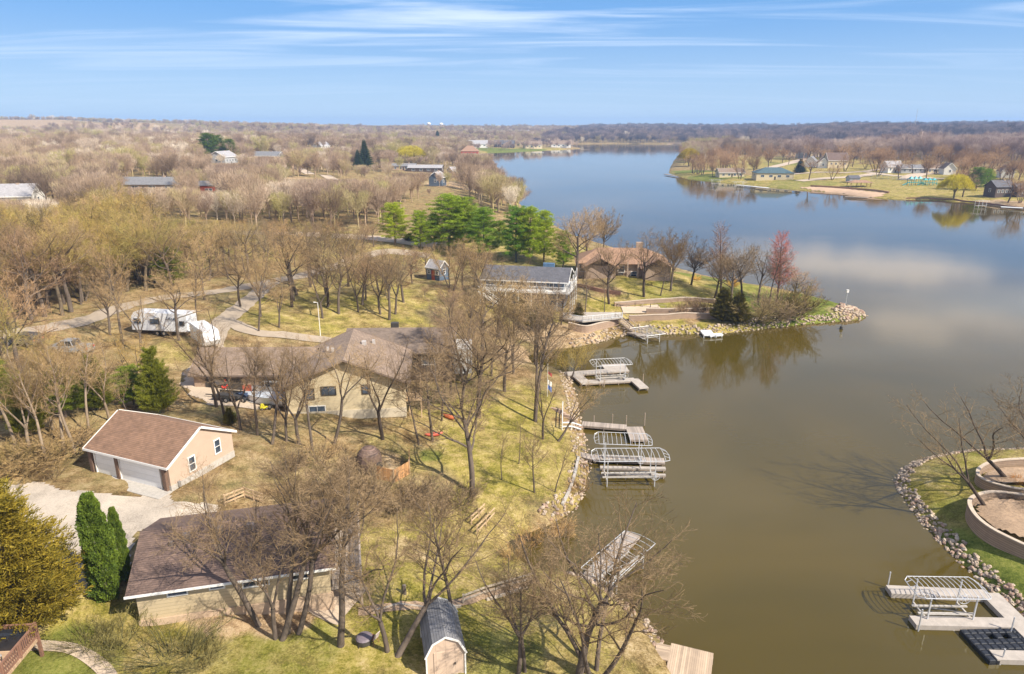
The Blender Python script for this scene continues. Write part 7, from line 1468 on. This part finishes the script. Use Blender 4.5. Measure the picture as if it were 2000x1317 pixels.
for (kd, tn, tail), lst in labels.items():
    lst.sort(key=lambda q: math.hypot(q[1], q[2]))
    for i, (d, a, b) in enumerate(lst):
        base_l = TN[tn] + ' ' + HK[kd]; near = tail.split(' ')[0] not in ('in', 'on', 'between') or tail.startswith('in front')
        if len(lst) == 1: lb, gp = base_l + ' ' + tail, 'bare trees of the near woods'
        elif i < 5: lb, gp = ORD[i] + ' ' + base_l + ' ' + tail, 'bare trees of the near woods'
        else: lb, gp = base_l + ' deeper ' + tail if tail.startswith('in the') else base_l + ' farther ' + tail, 'bare trees of the near woods'
        kk = rr.uniform(.75, 1.15)
        bigger = 1.3 if zi in (2, 4, 5) else 1.08
        tree(kd, a, b, fit_height(a, b, rr.uniform(*HH[kd]) * bigger), ' '.join(lb.split(' ')[:16]) if not lb.endswith('leaning') else lb, var=rr.randint(0, 3), tint=(.75, .72, .7) if tn != OCH else (.9, .85, .7), tcr=tuple(q * rr.uniform(.93, 1.07) * kk for q in tn), wide=rr.uniform(.95, 1.25), group=gp)
rest = vis[LIM:]
# far masses
FP = [far_proto(900 + k) for k in range(8)]
WOODCOL = ((.15, (.21, .15, .105)), (.32, (.38, .275, .185)), (.48, (.29, .21, .165)), (.58, (.45, .34, .245)), (.68, (.40, .36, .14)), (.78, (.40, .28, .20)), (.90, (.74, .65, .52)))
HILLCOL = ((.2, (.11, .09, .10)), (.5, (.20, .155, .155)), (.8, (.33, .25, .225)))
M_W1 = massmat('woods_bark', WOODCOL); M_W2 = massmat('hill_woods_bark', HILLCOL); M_W3 = massmat('rise_woods_bark', ((.25, (.28, .20, .175)), (.5, (.42, .31, .26)), (.8, (.55, .43, .35))))
pts, sz = [], []
for (a, b, zi, kd, tn) in rest:
    q = fit_height(a, b, rr.uniform(9.5, 14)) / 12
    if q > .25: pts.append((a, b, hz_(a, b))); sz.append(q)
def band(poly_px, sp, s0, s1, seed, keepclear=True, world_poly=None):
    P_ = world_poly or [W(*p) for p in poly_px]; x, y = poisson(P_, sp, seed=seed); ok = clear2(x, y) if keepclear else np.ones(x.shape, bool); x, y = x[ok], y[ok]
    q = [k for k in range(len(x)) if -260 < (x[k] / y[k] * F * .97 + CX) < 2260]
    z = hz_np(x, y); P2, S2 = [], []
    for k in q:
        s_ = rr.uniform(s0, s1) * (1.25 if rr.random() < .08 else 1); f_ = fit_height(x[k], y[k], s_ * 12) / 12
        if f_ > .25: P2.append((x[k], y[k], z[k])); S2.append(f_)
    return P2, S2
for args in ((([(-330, 366), (200, 366), (760, 366), (740, 396), (300, 396), (-330, 402)], 7.4, .7, 1.1, 21)), (([(-330, 330), (760, 322), (800, 345), (930, 345), (975, 352), (995, 385), (940, 372), (860, 378), (760, 370), (-330, 367)], 8.6, .75, 1.2, 22)),
             (([(-330, 300), (300, 300), (940, 305), (955, 325), (960, 340), (780, 322), (-330, 331)], 10.5, .85, 1.3, 23))):
    p_, s_ = band(*args); pts += p_; sz += s_
scatter('woods', pts, sz, FP, M_W1, 'brown bare woods stretching over the left half beyond the roads', seed=1)
# beyond the river-wide bend: woods to the left horizon
p_, s_ = band(None, 13, .85, 1.25, 31, True, [(-900, 620), (-60, 780), (-50, 900), (-60, 1100), (-120, 1300), (-1300, 1300)]); q_, t_ = band(None, 17, .85, 1.2, 32, False, [(-1500, 1300), (-150, 1300), (-60, 1280), (300, 1250), (380, 1260), (420, 1700), (600, 2600), (-2300, 2600)])
keep = [i for i, (x, y, z) in enumerate(q_) if math.hypot(x + 1100, (y - 1660)) > 330 and not (x < -700 and 1500 < y < 1900)]
p_ += [q_[i] for i in keep]; s_ += [t_[i] for i in keep]
scatter('woods', p_, s_, FP[:3], M_W1, 'hazy bare woods reaching the horizon on the left', seed=2)
# the far point in the middle and the lake end
p_, s_ = band([(880, 300), (960, 287), (1060, 286), (1120, 286), (1128, 290.6), (1060, 293), (1000, 294), (940, 295.5)], 15, .7, 1.0, 41, False)
scatter('woods', p_, s_, FP[:3], M_W3, 'purple brown trees along the far left point of the lake', seed=3)
# park trees, each its own
PK = [(1345, 318), (1362, 326), (1392, 322), (1422, 326), (1388, 300), (1415, 300), (1445, 300), (1470, 300), (1360, 303), (1500, 330), (1600, 316), (1650, 335), (1540, 322), (1590, 310), (1352, 338), (1372, 342), (1380, 332), (1392, 345), (1410, 335), (1432, 343), (1445, 350), (1452, 336), (1470, 345), (1478, 330), (1465, 322), (1440, 320), (1410, 318), (1385, 318), (1372, 310), (1400, 308), (1430, 308), (1455, 310), (1480, 312), (1505, 318), (1528, 318), (1540, 305), (1515, 303), (1495, 300),
      (1650, 322), (1665, 326), (1690, 330), (1700, 322), (1712, 335), (1680, 318), (1715, 345), (1755, 350), (1808, 352), (1640, 318), (1615, 318), (1730, 325), (1760, 328), (1580, 352), (1625, 352), (1870, 340), (1900, 348), (1935, 345), (1955, 352), (1975, 355), (1990, 352), (1880, 385), (1975, 400), (1985, 402), (1992, 396), (1968, 396), (1880, 352)]
r9 = random.Random(9)
PK += [(r9.uniform(1335, 1475), r9.uniform(300, 346)) for _ in range(26)] + [(r9.uniform(1700, 2010), r9.uniform(318, 340)) for _ in range(26)] + [(r9.uniform(1860, 2010), r9.uniform(340, 372)) for _ in range(12)] + [(r9.uniform(1480, 1700), r9.uniform(304, 322)) for _ in range(12)]
PKX = [(*W(f[0], f[1]), f[2] / 2 + 2) for f in FAR if f[0] > 1340]
def pk_ok(px, py):
    x, y = W(px, py); return all(math.hypot(x - a, y - b) > r_ for a, b, r_ in PKX) and not inside(np.array([x]), np.array([y]), LAKE)[0] and seg_dist(np.array([x]), np.array([y]), LAKE)[0] > 3
PK = [q for q in PK if pk_ok(*q)]
for i, (px, py) in enumerate(PK):
    x, y = W(px, py); x2 = min(range(len(FAR)), key=lambda k: abs(FAR[k][0] - px) + 2 * abs(FAR[k][1] - py)); kd = ('oak', 'round', 'oak', 'multi')[i % 4]
    tree(kd, x, y, rr.uniform(11.5, 17), '%s park tree %s %s' % (('spreading bare', 'round crowned bare', 'wide bare', 'many stemmed bare')[i % 4], 'left of' if px < FAR[x2][0] else 'right of', ' '.join(FAR[x2][11].split(' ')[:8])), var=i % 4, tcr=(1.0, .84, .77), tint=(.7, .6, .6), wide=1.25, group='bare trees round the park shore')
# right hand woods and ridges
p_, s_ = band(None, 9.5, 1.15, 1.6, 51, True, [(395, 560), (330, 640), (250, 660), (300, 760), (420, 840), (700, 860), (1000, 800), (900, 560), (640, 470), (480, 470)])
scatter('woods', p_, s_, FP[:4], M_W3, 'brown woods on the rise behind the park houses', seed=4)
p_, s_ = band(None, 13, 1.1, 1.6, 52, False, [(330, 880), (420, 860), (700, 880), (1300, 850), (2000, 1400), (1500, 1900), (800, 1900), (450, 1350), (380, 1100)])
keep = [i for i, (x, y, z) in enumerate(p_) if all(math.hypot((x - a), (y - b) * .6) > r_ for a, b, r_ in [(*W(1680, 262), 34), (*W(1650, 264), 28), (*W(1700, 259), 30), (*W(1655, 257), 30)])]
scatter('woods', [p_[i] for i in keep], [s_[i] for i in keep], FP[:3], M_W2, 'blue purple wooded ridge on the right horizon', seed=5)
p_, s_ = band(None, 13, 1.0, 1.5, 53, False, [(60, 1245), (230, 1240), (420, 1240), (440, 1400), (800, 1900), (1500, 1950), (1900, 2700), (300, 2700), (100, 1700), (60, 1400)])
keep = [i for i, (x, y, z) in enumerate(p_) if all(math.hypot((x - a) * .7, (y - b) * .5) > r_ for a, b, r_ in [(*W(1310, 273), 14), (*W(1410, 278), 22), (*W(1440, 275), 22), (*W(1470, 271), 20), (*W(1262, 274), 10)])]
q_, t_ = band(None, 8, .7, 1.05, 55, False, [(40, 1236), (430, 1236), (440, 1290), (40, 1290)]); p_ = [p_[i] for i in keep] + q_; s_ = [s_[i] for i in keep] + t_; keep = range(len(p_))
scatter('woods', [p_[i] for i in keep], [s_[i] for i in keep], FP[:3], M_W2, 'wooded far bank closing the end of the lake', seed=6)
p_, s_ = band([(1335, 312), (1350, 296), (1500, 296), (1545, 300), (1500, 304), (1400, 303), (1350, 322)], 9, 1.0, 1.5, 54, True)
scatter('woods', p_, s_, FP[:4], M_W1, 'mixed trees at the back of the park peninsula', seed=7)
# ---------------------------------------------------------------- air
hm, ht, hb = newmat('air_haze'); ht.nodes.clear()
ho = ht.nodes.new('ShaderNodeOutputMaterial'); hv = ht.nodes.new('ShaderNodeVolumePrincipled'); ht.links.new(hv.outputs[0], ho.inputs['Volume'])
hv.inputs['Color'].default_value = (0.40, 0.62, 1.0, 1); hv.inputs['Density'].default_value = 0.00018; hv.inputs['Anisotropy'].default_value = 0.0
hz_box = MB().box((0, 2400, 36), (10600, 5600, 84)).build('haze', hm); tag(hz_box, 'thin bluish air over the whole lake valley', 'haze', kind='stuff')
bpy.context.view_layer.update()
for o in scene.objects:
    if o.parent is None and o.type == 'MESH' and 'kind' not in o and 'category' not in o: o['kind'] = 'structure'
